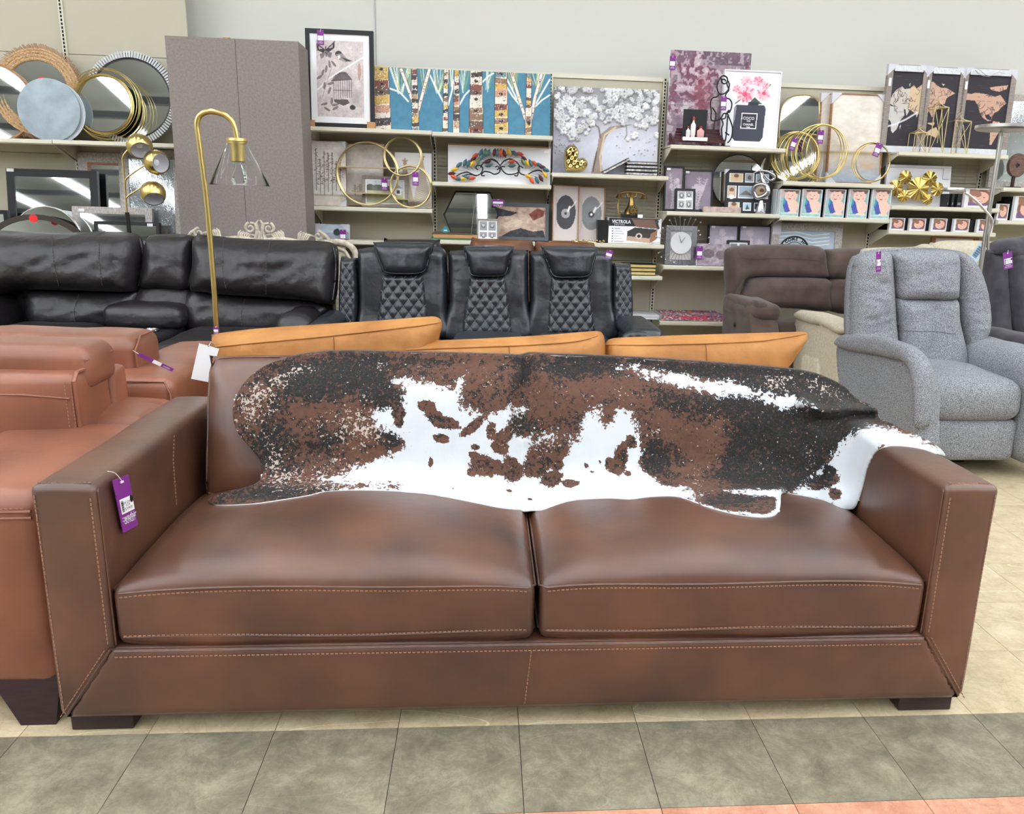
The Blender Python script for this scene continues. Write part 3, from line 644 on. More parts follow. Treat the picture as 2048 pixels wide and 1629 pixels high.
def hide_mat():
    m = bpy.data.materials.new('cowhide_hair'); m.use_nodes = True; nt = m.node_tree; N = nt.nodes; L = nt.links; b = N['Principled BSDF']
    a = N.new('ShaderNodeAttribute'); a.attribute_name = 'hair'; sep = N.new('ShaderNodeSeparateColor'); L.new(a.outputs['Color'], sep.inputs[0])
    g = N.new('ShaderNodeNewGeometry')
    def nz(sc, det, rough=.6, st=None, dist=0.):
        n = N.new('ShaderNodeTexNoise'); n.inputs['Scale'].default_value = sc; n.inputs['Detail'].default_value = det; n.inputs['Roughness'].default_value = rough; n.inputs['Distortion'].default_value = dist
        if st:
            mp = N.new('ShaderNodeMapping'); mp.inputs['Scale'].default_value = st; L.new(g.outputs['Position'], mp.inputs[0]); L.new(mp.outputs[0], n.inputs['Vector'])
        else: L.new(g.outputs['Position'], n.inputs['Vector'])
        return n.outputs['Fac']
    def mth(op, x, y=None, z=None):
        n = N.new('ShaderNodeMath'); n.operation = op
        for k, v in enumerate((x, y, z)):
            if v is None: continue
            if isinstance(v, (int, float)): n.inputs[k].default_value = v
            else: L.new(v, n.inputs[k])
        return n.outputs[0]
    def mixc(f, x, y):
        n = N.new('ShaderNodeMix'); n.data_type = 'RGBA'; L.new(f, n.inputs[0])
        for k, v in ((6, x), (7, y)):
            if isinstance(v, tuple): n.inputs[k].default_value = lin(v)+(1,)
            else: L.new(v, n.inputs[k])
        return n.outputs[2]
    def step(v, lo, hi):
        n = N.new('ShaderNodeMapRange'); n.inputs['From Min'].default_value = lo; n.inputs['From Max'].default_value = hi; n.interpolation_type = 'SMOOTHSTEP'; L.new(v, n.inputs[0]); return n.outputs[0]
    fine = nz(85, 4, .75); mid = nz(30, 5, .72, None, .4); fine2 = nz(120, 3, .65)
    wv = mth('ADD', mth('MULTIPLY_ADD', sep.outputs[0], 1.6, -.3), mth('MULTIPLY', mth('SUBTRACT', mid, .5), 2.4)); wv = mth('ADD', wv, mth('MULTIPLY', mth('SUBTRACT', fine, .5), 2.6))
    white = step(wv, .45, .55)
    fv = mth('ADD', mth('MULTIPLY', sep.outputs[2], .42), mth('ADD', mth('MULTIPLY', mth('SUBTRACT', fine2, .5), 2.2), mth('MULTIPLY', mth('SUBTRACT', mid, .5), 1.2))); fleck = step(fv, .40, .52)
    bv = mth('ADD', sep.outputs[1], mth('ADD', mth('MULTIPLY', mth('SUBTRACT', fine, .5), 4.), mth('MULTIPLY', mth('SUBTRACT', mid, .5), 3.))); black = step(bv, .2, .7)
    br = mixc(nz(55, 3), (104, 72, 56), (72, 46, 35)); dk = mixc(step(nz(160, 2), .4, .7), (20, 20, 20), (44, 39, 36))
    c = mixc(black, br, dk); c = mixc(mth('MULTIPLY', fleck, .85), c, (190, 174, 162)); wc = mixc(nz(14, 2), (206, 210, 213), (190, 196, 201)); c = mixc(white, c, wc)
    L.new(c, b.inputs['Base Color']); b.inputs['Roughness'].default_value = .62; b.inputs['Specular IOR Level'].default_value = .25; b.inputs['Sheen Weight'].default_value = .15; b.inputs['Sheen Roughness'].default_value = .4
    bp = N.new('ShaderNodeBump'); bp.inputs['Strength'].default_value = .35; bp.inputs['Distance'].default_value = .003; L.new(nz(150, 3, .6, (1, 1, .35)), bp.inputs['Height']); L.new(bp.outputs[0], b.inputs['Normal'])
    return m
cowhide()
# ============================================================ OTHER FURNITURE
def puffx(name, m, parent, px, X0, tf, tb=.05, R=.05, st=.02, curve=True, fn=None):
    """upholstered panel standing in a plane X = X0 (an arm seen from its side)"""
    px = catmull(px, 5) if curve else np.array(px, float)
    P = np.array([atX(x, y, X0) for x, y in px])[:, [1, 2]]; Q, d, q = grid_in(P, st); n = len(Q); e = np.clip(d/R, 0, 1); h = np.sqrt(1-(1-e)**2)
    ex = np.array([fn(u, v)*k for (u, v), k in zip(Q, e)]) if fn else 0
    A = np.c_[X0-tf*h-ex, Q]; B = np.c_[X0+tb*h, Q]; same = d <= 1e-9; mp = np.arange(n, 2*n); mp[same] = np.arange(n)[same]
    Fc = [tuple(f)[::-1] for f in q.tolist()]+[tuple(mp[list(f)].tolist()) for f in q]; Fc = [tuple(dict.fromkeys(f)) for f in Fc]; Fc = [f for f in Fc if len(f) > 2]
    return link(name, np.r_[A, B], Fc, m, parent, True)
def wrk(a, s, st=(1, 1, 1), seed=0):
    return lambda u, v: a*wob((u, 0, v), s, st, seed)
# ---- rust recliner beside the main sofa
t = root('rust_recliner_sofa', (-1.7, 2.4, 0), 'rust leather recliner sofa with high headrest, left of the cowhide sofa', 'sofa')
def afn(q, u):
    q = q.copy(); q[2] += .010*wob((q[0]*1.5, q[1]*6, 0), 2)*(u[2] > 0); q[1] += .0; return q
arm = pad('arm', LEAR, t, (-1.44, 1.865, .085), (-1.05, 2.50, .60), .045, (0, .012, .016), (8, 14, 8), wr=(.006, 5, (1, 1, 1)))
arm2 = pad('arm', LEAR, t, (-1.44, 2.49, .085), (-1.05, 2.785, .605), .045, (0, .0, .022), (8, 20, 8), wr=(.012, 6, (.5, 2.2, 1)))
rounded('side_body', LEAR, t, (-1.435, 1.92, .09), (-1.056, 2.76, .50), .03)
for dz in (0, -.016):
    seam(t, np.array([(-1.43, 1.872, .555+dz), (-1.3, 1.860, .558+dz), (-1.15, 1.858, .558+dz), (-1.07, 1.866, .556+dz)]), .0045, LEAR)
stitch(t, [np.array([(-1.43, 1.866, .564), (-1.3, 1.853, .566), (-1.15, 1.852, .566), (-1.075, 1.862, .566)])])
pad('seat', LEAR, t, (-2.3, 1.9, .2), (-1.42, 2.42, .47), .05, (0, 0, .02))
bk = pad('backrest', LEAR, t, (-2.3, 2.40, .45), (-1.205, 2.64, .772), .03, (0, .02, 0), (16, 6, 10), wr=(.006, 5, (1, 1, 1)))
hd = pad('headrest', LEAR, t, (-2.3, 2.47, .70), (-1.20, 2.68, .838), .04, (.01, .0, .012), (16, 6, 6), wr=(.006, 6, (1, 1, 1)))
rounded('back_frame', LEAR, t, (-2.3, 2.64, .1), (-1.2, 2.745, .74), .02)
seam(t, np.array([(-1.206, 2.412, .46), (-1.206, 2.408, .6), (-1.209, 2.410, .75), (-1.213, 2.44, .772), (-1.208, 2.62, .772)]), .006, LEAR)
stitch(t, [np.array([(-1.212, 2.398, .47), (-1.212, 2.396, .6), (-1.214, 2.398, .755)]), np.array([(-1.23, 2.398, .47), (-1.23, 2.396, .6), (-1.232, 2.398, .755)])])
seam(t, np.array([(-2.2, 2.392, .712), (-1.6, 2.388, .714), (-1.35, 2.392, .712), (-1.22, 2.398, .70)]), .003, LEAR)
seam(t, np.array([(-1.204, 2.48, .80), (-1.199, 2.53, .80), (-1.196, 2.64, .80)]), .004, LEAR)
V = [(-1.145, 1.832), (-1.062, 1.832), (-1.062, 1.93), (-1.145, 1.93)]; V2 = [(-1.23, 1.87), (-1.055, 1.87), (-1.055, 2.0), (-1.23, 2.0)]
o = link('leg', [(x, y, 0) for x, y in V]+[(x, y, .115) for x, y in V2], [(3,2,1,0),(4,5,6,7),(0,1,5,4),(1,2,6,5),(2,3,7,6),(3,0,4,7)], ESP, t)
for yb in (2.66,): MB().box((-1.2, yb, 0), (-1.08, yb+.08, .1)).build('leg', ESP, t)
for yb in (1.95, 2.65): MB().box((-2.2, yb, 0), (-2.1, yb+.08, .22)).build('leg', ESP, t)
# ---- rust sofa behind it
t = root('rust_leather_sofa', (-1.8, 3.3, 0), 'second rust leather sofa standing back to back behind the rust recliner', 'sofa')
pad('arm', LEAR, t, (-1.36, 2.80, .12), (-1.075, 3.62, .668), .045, (0, 0, .012), (8, 20, 8), wr=(.008, 6, (1, 1, 1)))
pad('backrest', LEAR, t, (-2.6, 2.95, .4), (-1.26, 3.2, .79), .05, (.01, .02, .01), (20, 6, 8), wr=(.016, 5, (1.4, 1, 1)))
rounded('back_frame', LEAR, t, (-2.6, 2.80, .1), (-1.3, 2.96, .66), .03)
pad('seat', LEAR, t, (-2.6, 3.1, .2), (-1.36, 3.7, .46), .05)
for x in (-2.55, -1.2):
    for yb in (2.84, 3.5): MB().box((x, yb, 0), (x+.07, yb+.07, .2)).build('leg', ESP, t)
seam(t, np.array([(-1.262, 2.99, .50), (-1.258, 2.965, .62), (-1.262, 2.965, .74), (-1.262, 3.02, .785), (-1.262, 3.15, .786)]), .004, LEAR)
seam(t, np.array([(-1.09, 2.805, .2), (-1.09, 2.802, .62), (-1.11, 2.812, .66), (-1.33, 2.812, .662)]), .004, LEAR)
# ---- tan sofa with three loose cushions
t = root('tan_leather_sofa', (.13, 3.2, 0), 'tan leather sofa mostly hidden behind the cowhide sofa', 'sofa')
rounded('back_frame', LEAT, t, (-.985, 2.80, .08), (1.2, 2.93, .615), .03); rounded('seat_base', LEAT, t, (-.97, 2.92, .08), (1.19, 3.75, .36), .03)
for x0, x1 in ((-.82, .11), (.12, 1.05)): pad('seat_cushion', LEAT, t, (x0, 3.12, .35), (x1, 3.74, .48), .04, (0, 0, .03))
for x0 in (-.985, 1.05): rounded('arm', LEAT, t, (x0, 2.93, .08), (x0+.15, 3.78, .56), .03)
for x in (-.93, 1.09):
    for y in (2.85, 3.66): MB().box((x, y, 0), (x+.06, y+.06, .08)).build('leg', ESP, t)
tl = ['tan leather cushion tipped up at the left end of the tan sofa', 'tan leather cushion lying low in the middle of the tan sofa', 'tan leather cushion with pointed right corner at the right end of the tan sofa']
to = [[(424, 676), (432, 668), (520, 657), (640, 649), (760, 641), (850, 634), (872, 634), (883, 643), (882, 662), (868, 705), (845, 725), (640, 735), (450, 735), (434, 715)],
      [(806, 696), (814, 686), (850, 682), (950, 678), (1080, 671), (1180, 663), (1203, 665), (1210, 690), (1208, 735), (1190, 752), (1000, 755), (840, 750), (815, 725)],
      [(1208, 700), (1214, 682), (1235, 676), (1330, 672), (1450, 668), (1560, 665), (1606, 664), (1616, 668), (1612, 680), (1585, 720), (1568, 742), (1540, 752), (1300, 755), (1222, 748), (1210, 730)]]
sm_ = [[(430, 694), (520, 685), (640, 674), (760, 661), (850, 650), (880, 645)], [(808, 700), (860, 698), (960, 694), (1060, 690), (1150, 683), (1195, 672)], [(1212, 690), (1300, 690), (1420, 687), (1520, 682), (1585, 673), (1612, 668)]]
vs = [[(667, 675), (668, 690), (668, 712)], [(1018, 693), (1019, 710), (1020, 716)], [(1411, 688), (1413, 705), (1413, 735)]]
for k in range(3):
    cr = root('tan_cushion', ((-.6, .1, .85)[k], 3.02, .5), tl[k], 'cushion', 'loose tan leather back cushions')
    def fn(u, v, k=k): return .012*wob((u, k, v), 9)+.010*wob((u, k, v), 22, (1, 1, .5))
    yy = (3.02, 2.99, 3.03)[k]
    c = puff('cover', LEAT, cr, to[k], yy, .075, .09, .07, .016, .18, .6, fn=fn)
    seam(cr, onsurf(c, pxl(sm_[k], 12)), .0035, LEAT, 'welt'); seam(cr, onsurf(c, pxl(vs[k], 8)), .0015, mat('tan_seam', (120, 72, 30), .6), 'panel_seam')
# ---- dark brown recliner sofa at the left
t = root('dark_recliner_sofa', (-2, 5, 0), 'dark brown padded leather recliner sofa with centre console, left of the black theatre seating', 'sofa')
Y0, SL, Z0 = 5.1, .22, .6
def dfn(seed, a=.024):
    def f(u, v): return a*wob((u, seed, v), 4.5)+a*.4*wob((u*.8+v*.5, seed, v-u*.4), 12, (.5, 1, 1.6))+a*.35*wob((u, seed+3, v), 26)
    return f
RR = .13
D = [('backrest', [(-70, 462), (0, 461), (60, 465), (130, 466), (200, 463), (262, 466), (284, 478), (289, 520), (280, 572), (268, 584), (180, 583), (70, 580), (0, 590), (-70, 592)], .20),
     ('backrest', [(300, 471), (345, 468), (382, 471), (390, 482), (389, 530), (380, 578), (330, 577), (284, 576), (282, 560), (288, 510), (292, 480)], .12),
     ('backrest', [(391, 474), (410, 470), (480, 477), (560, 480), (640, 482), (668, 488), (677, 505), (677, 560), (672, 600), (660, 610), (600, 600), (500, 594), (410, 586), (386, 578), (389, 530)], .20),
     ('lumbar_pad', [(62, 576), (150, 578), (275, 578), (280, 600), (272, 655), (150, 660), (66, 655)], .09), ('lumbar_pad', [(280, 572), (380, 572), (378, 640), (282, 640)], .07),
     ('lumbar_pad', [(384, 578), (500, 588), (648, 600), (650, 640), (600, 665), (384, 665)], .09)]
bkp = []
for k, (n_, px, tf) in enumerate(D): bkp.append(puff(n_, LEAD, t, px, Y0+.02*(n_ == 'lumbar_pad'), tf, .1, .13, .02, SL, Z0, fn=dfn(k*3.1)))
for k, P in ((0, [(105, 470), (106, 520), (118, 575)]), (0, [(200, 468), (197, 520), (205, 575)]), (2, [(447, 480), (444, 530), (452, 580)]), (2, [(540, 482), (532, 530), (532, 590)]), (3, [(158, 590), (148, 620), (150, 648)]), (5, [(490, 598), (483, 625), (483, 652)])):
    stitch(t, [onsurf(bkp[k], pxl(P, 10), off=.004)], THREADD, .012, .006, .0015)
for k, P in ((0, [(283, 478), (289, 520), (280, 572)]), (1, [(388, 482), (388, 530), (379, 574)]), (2, [(668, 492), (674, 520), (673, 560), (668, 600)])):
    seam(t, onsurf(bkp[k], pxl([(x-3, y) for x, y in P], 10)), .006, LEAD)
rounded('rear_frame', LEAD, t, (-3.2, 5.2, .08), (-.98, 5.42, .9), .05)
cons = pad('console_lid', LEAD, t, (-2.27, 4.92, .50), (-1.81, 5.24, .635), .05, (0, .02, .02), (12, 14, 5), wr=(.016, 6, (1, 1, 1)))
cb = rounded('console', LEAD, t, (-2.24, 4.3, .08), (-1.84, 5.1, .505), .03)
for x in (-2.12, -1.96):
    MB().lathe([(.045, 0), (.05, .004), (.046, .012), (.036, .012), (.034, .002)], (x, 4.84, .506), 20).build('cup_holder', CHROME, t, True)
pad('seat', LEAD, t, (-1.82, 4.28, .22), (-1.2, 5.1, .50), .09, (0, .01, .03), (14, 14, 6), wr=(.012, 5, (1, 1, 1)))
pad('seat', LEAD, t, (-2.85, 4.32, .22), (-2.26, 5.1, .51), .09, (0, .01, .03), (14, 14, 6), wr=(.012, 5, (1, 1, 1)))
pad('arm', LEAD, t, (-1.22, 4.70, .12), (-.995, 5.3, .625), .08, (0, .02, .02), (8, 12, 10), wr=(.012, 6, (1, 1, 1)))
pad('arm', LEAD, t, (-3.2, 4.55, .12), (-2.86, 5.3, .66), .08, (0, .02, .02), (8, 12, 10), wr=(.012, 6, (1, 1, 1)))
rounded('base', LEAD, t, (-3.15, 4.45, .02), (-1.02, 5.25, .24), .02)
# ---- black three-seat theatre recliner
t = root('theater_recliner_sofa', (0, 5.1, 0), 'black three-seat theatre recliner with quilted backs and headrests, before the shelving', 'sofa')
Y0, SL, Z0 = 5.12, .12, .6
def quilt(c, sp, amp, sc=1.0):
    def f(u, v): return amp*(abs(math.sin((u*sc+v)*math.pi/sp))*abs(math.sin((u*sc-v)*math.pi/sp)))**.5
    return f
def lines_on(c, poly, sp, sc, m, r):
    """diamond stitching laid on a quilted panel"""
    W = WP[c]; bvh = BVHTree.FromPolygons([v.co+Vector(W) for v in c.data.vertices], [tuple(p.vertices) for p in c.data.polygons]); b = MB()
    P = np.array([atP(x, y, Y0, SL, Z0)[[0, 2]] for x, y in poly]); lo = P.min(0); hi = P.max(0)
    for sg in (1, -1):
        k0 = int(math.floor((min(sc*lo[0]+sg*lo[1], sc*hi[0]+sg*hi[1], sc*lo[0]+sg*hi[1], sc*hi[0]+sg*lo[1]))/sp)); k1 = int(math.ceil((max(sc*lo[0]+sg*lo[1], sc*hi[0]+sg*hi[1], sc*lo[0]+sg*hi[1], sc*hi[0]+sg*lo[1]))/sp))
        for k in range(k0, k1+1):
            zz = np.linspace(lo[1], hi[1], 60); xx = (k*sp-sg*zz)/sc; ok = inside(np.c_[xx, zz], P); run = []
            for x, z, g in zip(xx, zz, ok):
                if g:
                    h = bvh.ray_cast(Vector((x, 3.5, z)), Vector((0, 1, 0)))
                    if h[0] is not None: run.append((h[0][0], h[0][1]-.0015, h[0][2])); continue
                if len(run) > 2: b.tube(run, r, 4)
                run = []
            if len(run) > 2: b.tube(run, r, 4)
    return b
backs_ = [[(716, 505), (722, 498), (760, 494), (865, 493), (890, 502), (895, 530), (896, 620), (893, 675), (726, 675), (718, 600)],
          [(897, 508), (905, 502), (975, 498), (1048, 501), (1056, 510), (1057, 600), (1058, 680), (893, 680), (897, 600)],
          [(1058, 510), (1066, 503), (1140, 499), (1214, 503), (1224, 510), (1228, 600), (1230, 680), (1060, 680), (1059, 600)]]
heads = [[(748, 488), (756, 484), (860, 485), (867, 492), (860, 520), (849, 545), (815, 550), (771, 547), (762, 535), (752, 510)],
         [(927, 495), (934, 492), (1018, 492), (1027, 498), (1020, 525), (1010, 551), (975, 555), (943, 552), (935, 530)],
         [(1083, 496), (1090, 492), (1186, 493), (1195, 500), (1188, 528), (1179, 553), (1140, 557), (1107, 554), (1095, 530)]]
ins = [[(764, 547), (848, 547), (862, 665), (752, 665)], [(938, 550), (1012, 550), (1027, 668), (922, 668)], [(1100, 552), (1178, 552), (1191, 668), (1091, 668)]]
for k in range(3):
    def bf(u, v, k=k): return .012*wob((u, k, v), 16, (1, 1, .25))+.006*wob((u, k, v), 6)
    b = puff('backrest', LEAK, t, backs_[k], Y0, .09, .1, .05, .014, SL, Z0, fn=bf)
    q = puff('quilted_panel', LEAK, t, ins[k], Y0-.06, .055, .02, .03, .008, SL, Z0, curve=False, fn=quilt(0, .082, .012, 1.3))
    lines_on(q, ins[k], .082, 1.3, THREADW, .0013).build('quilt_stitching', THREADW, t)
    h = puff('headrest', LEAK, t, heads[k], Y0-.07, .11, .04, .06, .012, SL, Z0, fn=bf)
    ol = catmull(heads[k], 6); c0 = ol.mean(0); seam(t, onsurf(h, [(c0[0]+(x-c0[0])*.95, c0[1]+(y-c0[1])*.93) for x, y in ol]), .0035, LEAK)
    x0, x1 = atP(backs_[k][0][0]+6, 600, Y0)[0], atP(backs_[k][4][0]-4, 600, Y0)[0]
    pad('seat', LEAK, t, (x0+.01, 4.5, .25), (x1-.01, 5.05, .505), .07, (0, .01, .02), (12, 12, 6), wr=(.006, 6, (1, 1, 1)))
for px in ([(681, 523), (690, 519), (710, 518), (713, 525), (713, 645), (680, 645)], [(1227, 535), (1232, 530), (1255, 530), (1262, 537), (1263, 650), (1228, 650)]):
    q = puff('side_wing', LEAK, t, px, Y0-.05, .05, .25, .02, .008, SL, Z0, fn=quilt(0, .07, .008, 1.6))
    lines_on(q, [(px[0][0]+5, px[0][1]+6), (px[3][0]-5, px[3][1]+4), (px[4][0]-5, px[4][1]), (px[5][0]+5, px[5][1])], .07, 1.6, THREADW, .0016).build('quilt_stitching', THREADW, t)
for x0, x1 in ((-.99, -.86), (.83, 1.03)):
    pad('arm_pad', LEAK, t, (x0, 4.50, .53), (x1, 5.1, .615), .04, (0, .01, .01), (8, 12, 4)); rounded('arm_body', LEAK, t, (x0+.02, 4.52, .06), (x1-.02, 5.2, .54), .03)
q = puff('quilted_arm_front', LEAK, t, [(1247, 668), (1302, 668), (1302, 720), (1247, 720)], 4.51, .02, .03, .02, .01, 0, 0, fn=quilt(0, .07, .008, 1.6))
rounded('base', LEAK, t, (-.86, 4.6, .02), (.85, 5.3, .3), .02)
# ---- worn brown sofa and black seat top seen over the theatre seats
t = root('worn_brown_sofa', (.3, 5.75, 0), 'worn brown leather sofa whose back tops show above the black theatre seats', 'sofa')
for px in ([(942, 482), (960, 478), (1050, 480), (1066, 488), (1070, 560), (940, 560)], [(1070, 490), (1082, 484), (1170, 485), (1190, 492), (1195, 560), (1070, 560)]):
    puff('backrest', LEAO, t, px, 5.75, .09, .1, .06, .02, .1, .6, fn=dfn(2, .012))
rounded('frame', LEAO, t, (-.15, 5.6, 0), (.95, 5.9, .8), .04)
t = root('black_recliner', (-.45, 5.75, 0), 'black leather recliner whose flat top shows behind the leftmost theatre headrest', 'chair')
puff('backrest', LEAD, t, [(768, 482), (780, 479), (870, 480), (880, 486), (882, 560), (766, 560)], 5.8, .08, .1, .05, .02, .1, .6)
rounded('frame', LEAD, t, (-.62, 5.7, 0), (-.25, 5.95, .8), .04)
# ---- brown suede sofa
t = root('brown_suede_sofa', (2.4, 5.6, 0), 'chocolate brown suede reclining sofa behind the cream chair, right of centre', 'sofa')
Y0, SL, Z0 = 5.85, .15, .6
B = [([(1449, 530), (1450, 505), (1462, 494), (1500, 490), (1580, 489), (1630, 492), (1646, 500), (1650, 530), (1652, 556), (1600, 558), (1500, 556), (1480, 570), (1455, 600)], .12),
     ([(1488, 575), (1505, 556), (1560, 553), (1652, 557), (1655, 590), (1656, 622), (1600, 618), (1540, 615), (1480, 612)], .13),
     ([(1649, 505), (1660, 499), (1700, 496), (1760, 497), (1790, 505), (1790, 557), (1652, 558)], .12), ([(1654, 560), (1790, 560), (1790, 625), (1657, 622)], .12)]
bb = [puff('backrest' if k % 2 == 0 else 'lumbar_pad', SUEDE, t, p, Y0-.04*(k % 2), tf, .12, .07, .02, SL, Z0, fn=dfn(k, .012)) for k, (p, tf) in enumerate(B)]
stitch(t, [onsurf(bb[0], pxl([(1476, 494), (1480, 510), (1500, 517), (1560, 516), (1630, 520), (1646, 524)], 8), off=.004)], THREADD, .012, .006, .0015)
stitch(t, [onsurf(bb[0], pxl([(1499, 517), (1500, 535), (1498, 552)], 8), off=.004)], THREADD, .012, .006, .0015)
for px in ([(1449, 520), (1455, 500), (1462, 600), (1466, 665), (1450, 665)],):
    pass
puffx('arm_panel', SUEDE, t, [(1452, 590), (1475, 592), (1498, 605), (1503, 640), (1505, 700), (1452, 700), (1448, 640)], 1.80, .02, .2, .05, .025)
pad('arm_pad', SUEDE, t, (1.77, 5.3, .56), (2.02, 5.85, .67), .05, (0, .03, .02), (8, 12, 5), wr=(.012, 8, (1, 1, 1)))
puff('arm_front', SUEDE, t, [(1507, 612), (1522, 604), (1538, 612), (1540, 660), (1540, 720), (1506, 720)], 5.32, .03, .2, .04, .02)
MB().lathe([(.018, 0), (.014, -.006)], (1.775, 5.55, .5), 14, 'X').build('recline_button', BLACK, t, True)
for x0, x1 in ((2.03, 2.5), (2.51, 2.75)): pad('seat', SUEDE, t, (x0, 5.44, .25), (x1, 5.8, .52), .08, (0, .01, .02), (12, 12, 6), wr=(.01, 6, (1, 1, 1)))
rounded('base', SUEDE, t, (1.82, 5.46, .0), (2.78, 6.1, .3), .02)
# ---- cream armchair
t = root('cream_recliner', (2.3, 4.7, 0), 'cream fabric recliner, its arm with gathered side pocket showing left of the grey recliner', 'chair')
c = puffx('arm_panel', CREAM, t, [(1596, 632), (1640, 645), (1676, 662), (1686, 700), (1688, 780), (1690, 860), (1680, 900), (1620, 860), (1592, 780), (1588, 700)], 2.2, .015, .15, .04, .03)
puffx('arm_pad', CREAM, t, [(1593, 630), (1597, 622), (1612, 621), (1645, 631), (1672, 643), (1684, 652), (1688, 664), (1676, 668), (1650, 655), (1600, 642)], 2.19, .03, .17, .03, .02, fn=None)
k = puffx('side_pocket', CREAM, t, [(1608, 712), (1622, 715), (1638, 720), (1640, 760), (1625, 775), (1606, 765)], 2.185, .015, .01, .02, .012, fn=lambda u, v: .006*math.sin(u*120))
puff('backrest', CREAM, t, [(1722, 520), (1724, 500), (1745, 496), (1800, 495), (1845, 500), (1850, 560), (1850, 700), (1720, 700)], 5.28, .1, .1, .07, .03, .1, .6)
rounded('base', CREAM, t, (2.24, 4.75, .0), (2.88, 5.35, .45), .03)
t = root('cream_sofa', (3.2, 5.5, 0), 'cream fabric sofa back with rolled end showing above the grey recliner', 'sofa')
puff('backrest', CREAM, t, [(1858, 498), (1870, 486), (1900, 481), (1990, 484), (2010, 500), (2010, 620), (1855, 620)], 5.6, .1, .12, .07, .03, .1, .6)
puff('rolled_end', CREAM, t, [(1832, 505), (1835, 492), (1850, 488), (1866, 494), (1870, 520), (1866, 600), (1834, 600)], 5.45, .08, .1, .05, .02, .1, .6)
rounded('base', CREAM, t, (2.9, 5.4, .0), (3.5, 5.9, .6), .03)
# ---- grey tweed recliner
t = root('grey_recliner', (2.45, 4.1, 0), 'grey tweed rocker recliner with purple tag standing right of the cowhide sofa', 'chair')
Y0, SL, Z0 = 4.32, .20, .5
def gf(seed, a=.012):
    def f(u, v): return a*wob((u, seed, v), 7)+a*.8*wob((u, seed, v), 24, (.5, 1, 1.6))
    return f
def lowf(u, v):
    c = atP(1848, 600, Y0, SL, Z0)[0]; z1 = atP(1848, 612, Y0, SL, Z0)[2]
    r_ = math.hypot(u-c, (v-z1))
    return .012*wob((u, 5, v), 7)-.035*math.exp(-(r_/.035)**2)-.012*math.exp(-((u-c-.02*math.sin(v*9))/.018)**2)+.006*math.sin(math.atan2(v-z1, u-c)*14)*math.exp(-((r_-.06)/.05)**2)
G = [('back_shell', [(1696, 620), (1700, 555), (1708, 520), (1728, 503), (1770, 497), (1840, 495), (1905, 500), (1938, 512), (1960, 548), (1972, 600), (1974, 650), (1966, 690), (1940, 720), (1900, 770), (1740, 770), (1700, 690)], .0, .14, 0, None),
     ('wing', [(1699, 620), (1701, 560), (1708, 522), (1726, 506), (1762, 501), (1778, 510), (1783, 560), (1787, 630), (1792, 700), (1790, 730), (1720, 720), (1702, 690)], .10, .02, 0, gf(1, .016)),
     ('wing', [(1903, 508), (1918, 504), (1938, 515), (1958, 550), (1970, 600), (1973, 645), (1966, 672), (1945, 695), (1932, 715), (1922, 690), (1912, 620), (1906, 560)], .11, .02, 0, gf(2, .016)),
     ('head_pillow', [(1772, 505), (1800, 499), (1850, 497), (1900, 501), (1909, 520), (1908, 570), (1903, 598), (1875, 603), (1850, 600), (1815, 601), (1786, 597), (1781, 560), (1774, 525)], .13, .02, 0, gf(3, .010)),
     ('lumbar_pad', [(1784, 596), (1815, 592), (1848, 594), (1880, 592), (1906, 596), (1911, 640), (1922, 690), (1932, 735), (1920, 760), (1860, 765), (1800, 755), (1792, 700), (1787, 640)], .12, .02, 0, lowf)]
gp = [puff(n_, GREY, t, p, Y0-(.02 if n_ != 'back_shell' else 0), max(tf, .02), tb, .07, .012 if tf else .025, SL, Z0, fn=f) for n_, p, tf, tb, _, f in G]
seam(t, onsurf(gp[4], pxl([(1793, 660), (1830, 662), (1870, 663), (1912, 668)], 8)), .002, GREY)
puffx('side_panel', GREY, t, [(1676, 688), (1720, 692), (1770, 702), (1814, 722), (1834, 755), (1840, 800), (1838, 860), (1834, 905), (1780, 900), (1700, 850), (1680, 780)], 2.08, .01, .12, .03, .025)
puffx('arm_pad', GREY, t, [(1674, 692), (1676, 678), (1694, 668), (1738, 669), (1793, 680), (1828, 702), (1843, 733), (1847, 765), (1846, 810), (1840, 855), (1833, 850), (1831, 800), (1828, 762), (1811, 727), (1757, 712), (1700, 702)], 2.06, .03, .075, .045, .015, fn=lambda u, v: .008*wob((0, u, v), 16))
pad('seat', GREY, t, (2.14, 3.68, .30), (2.70, 4.32, .50), .07, (0, .02, .03), (16, 16, 8), wr=(.010, 6, (1, 1, 1)))
pad('footrest', GREY, t, (2.14, 3.70, .085), (2.70, 3.86, .305), .04, (0, .015, 0), (16, 5, 8), wr=(.008, 6, (1, 1, 1)))
pad('arm', GREY, t, (2.69, 3.62, .085), (2.97, 4.5, .62), .09, (0, .02, .02), (10, 18, 12), wr=(.010, 6, (1, 1, 1)))
rounded('inner_frame', GREY, t, (2.16, 3.85, .09), (2.72, 4.5, .3), .02); MB().box((2.3, 3.95, 0), (2.6, 4.4, .09)).build('rocker_base', BLACK, t)
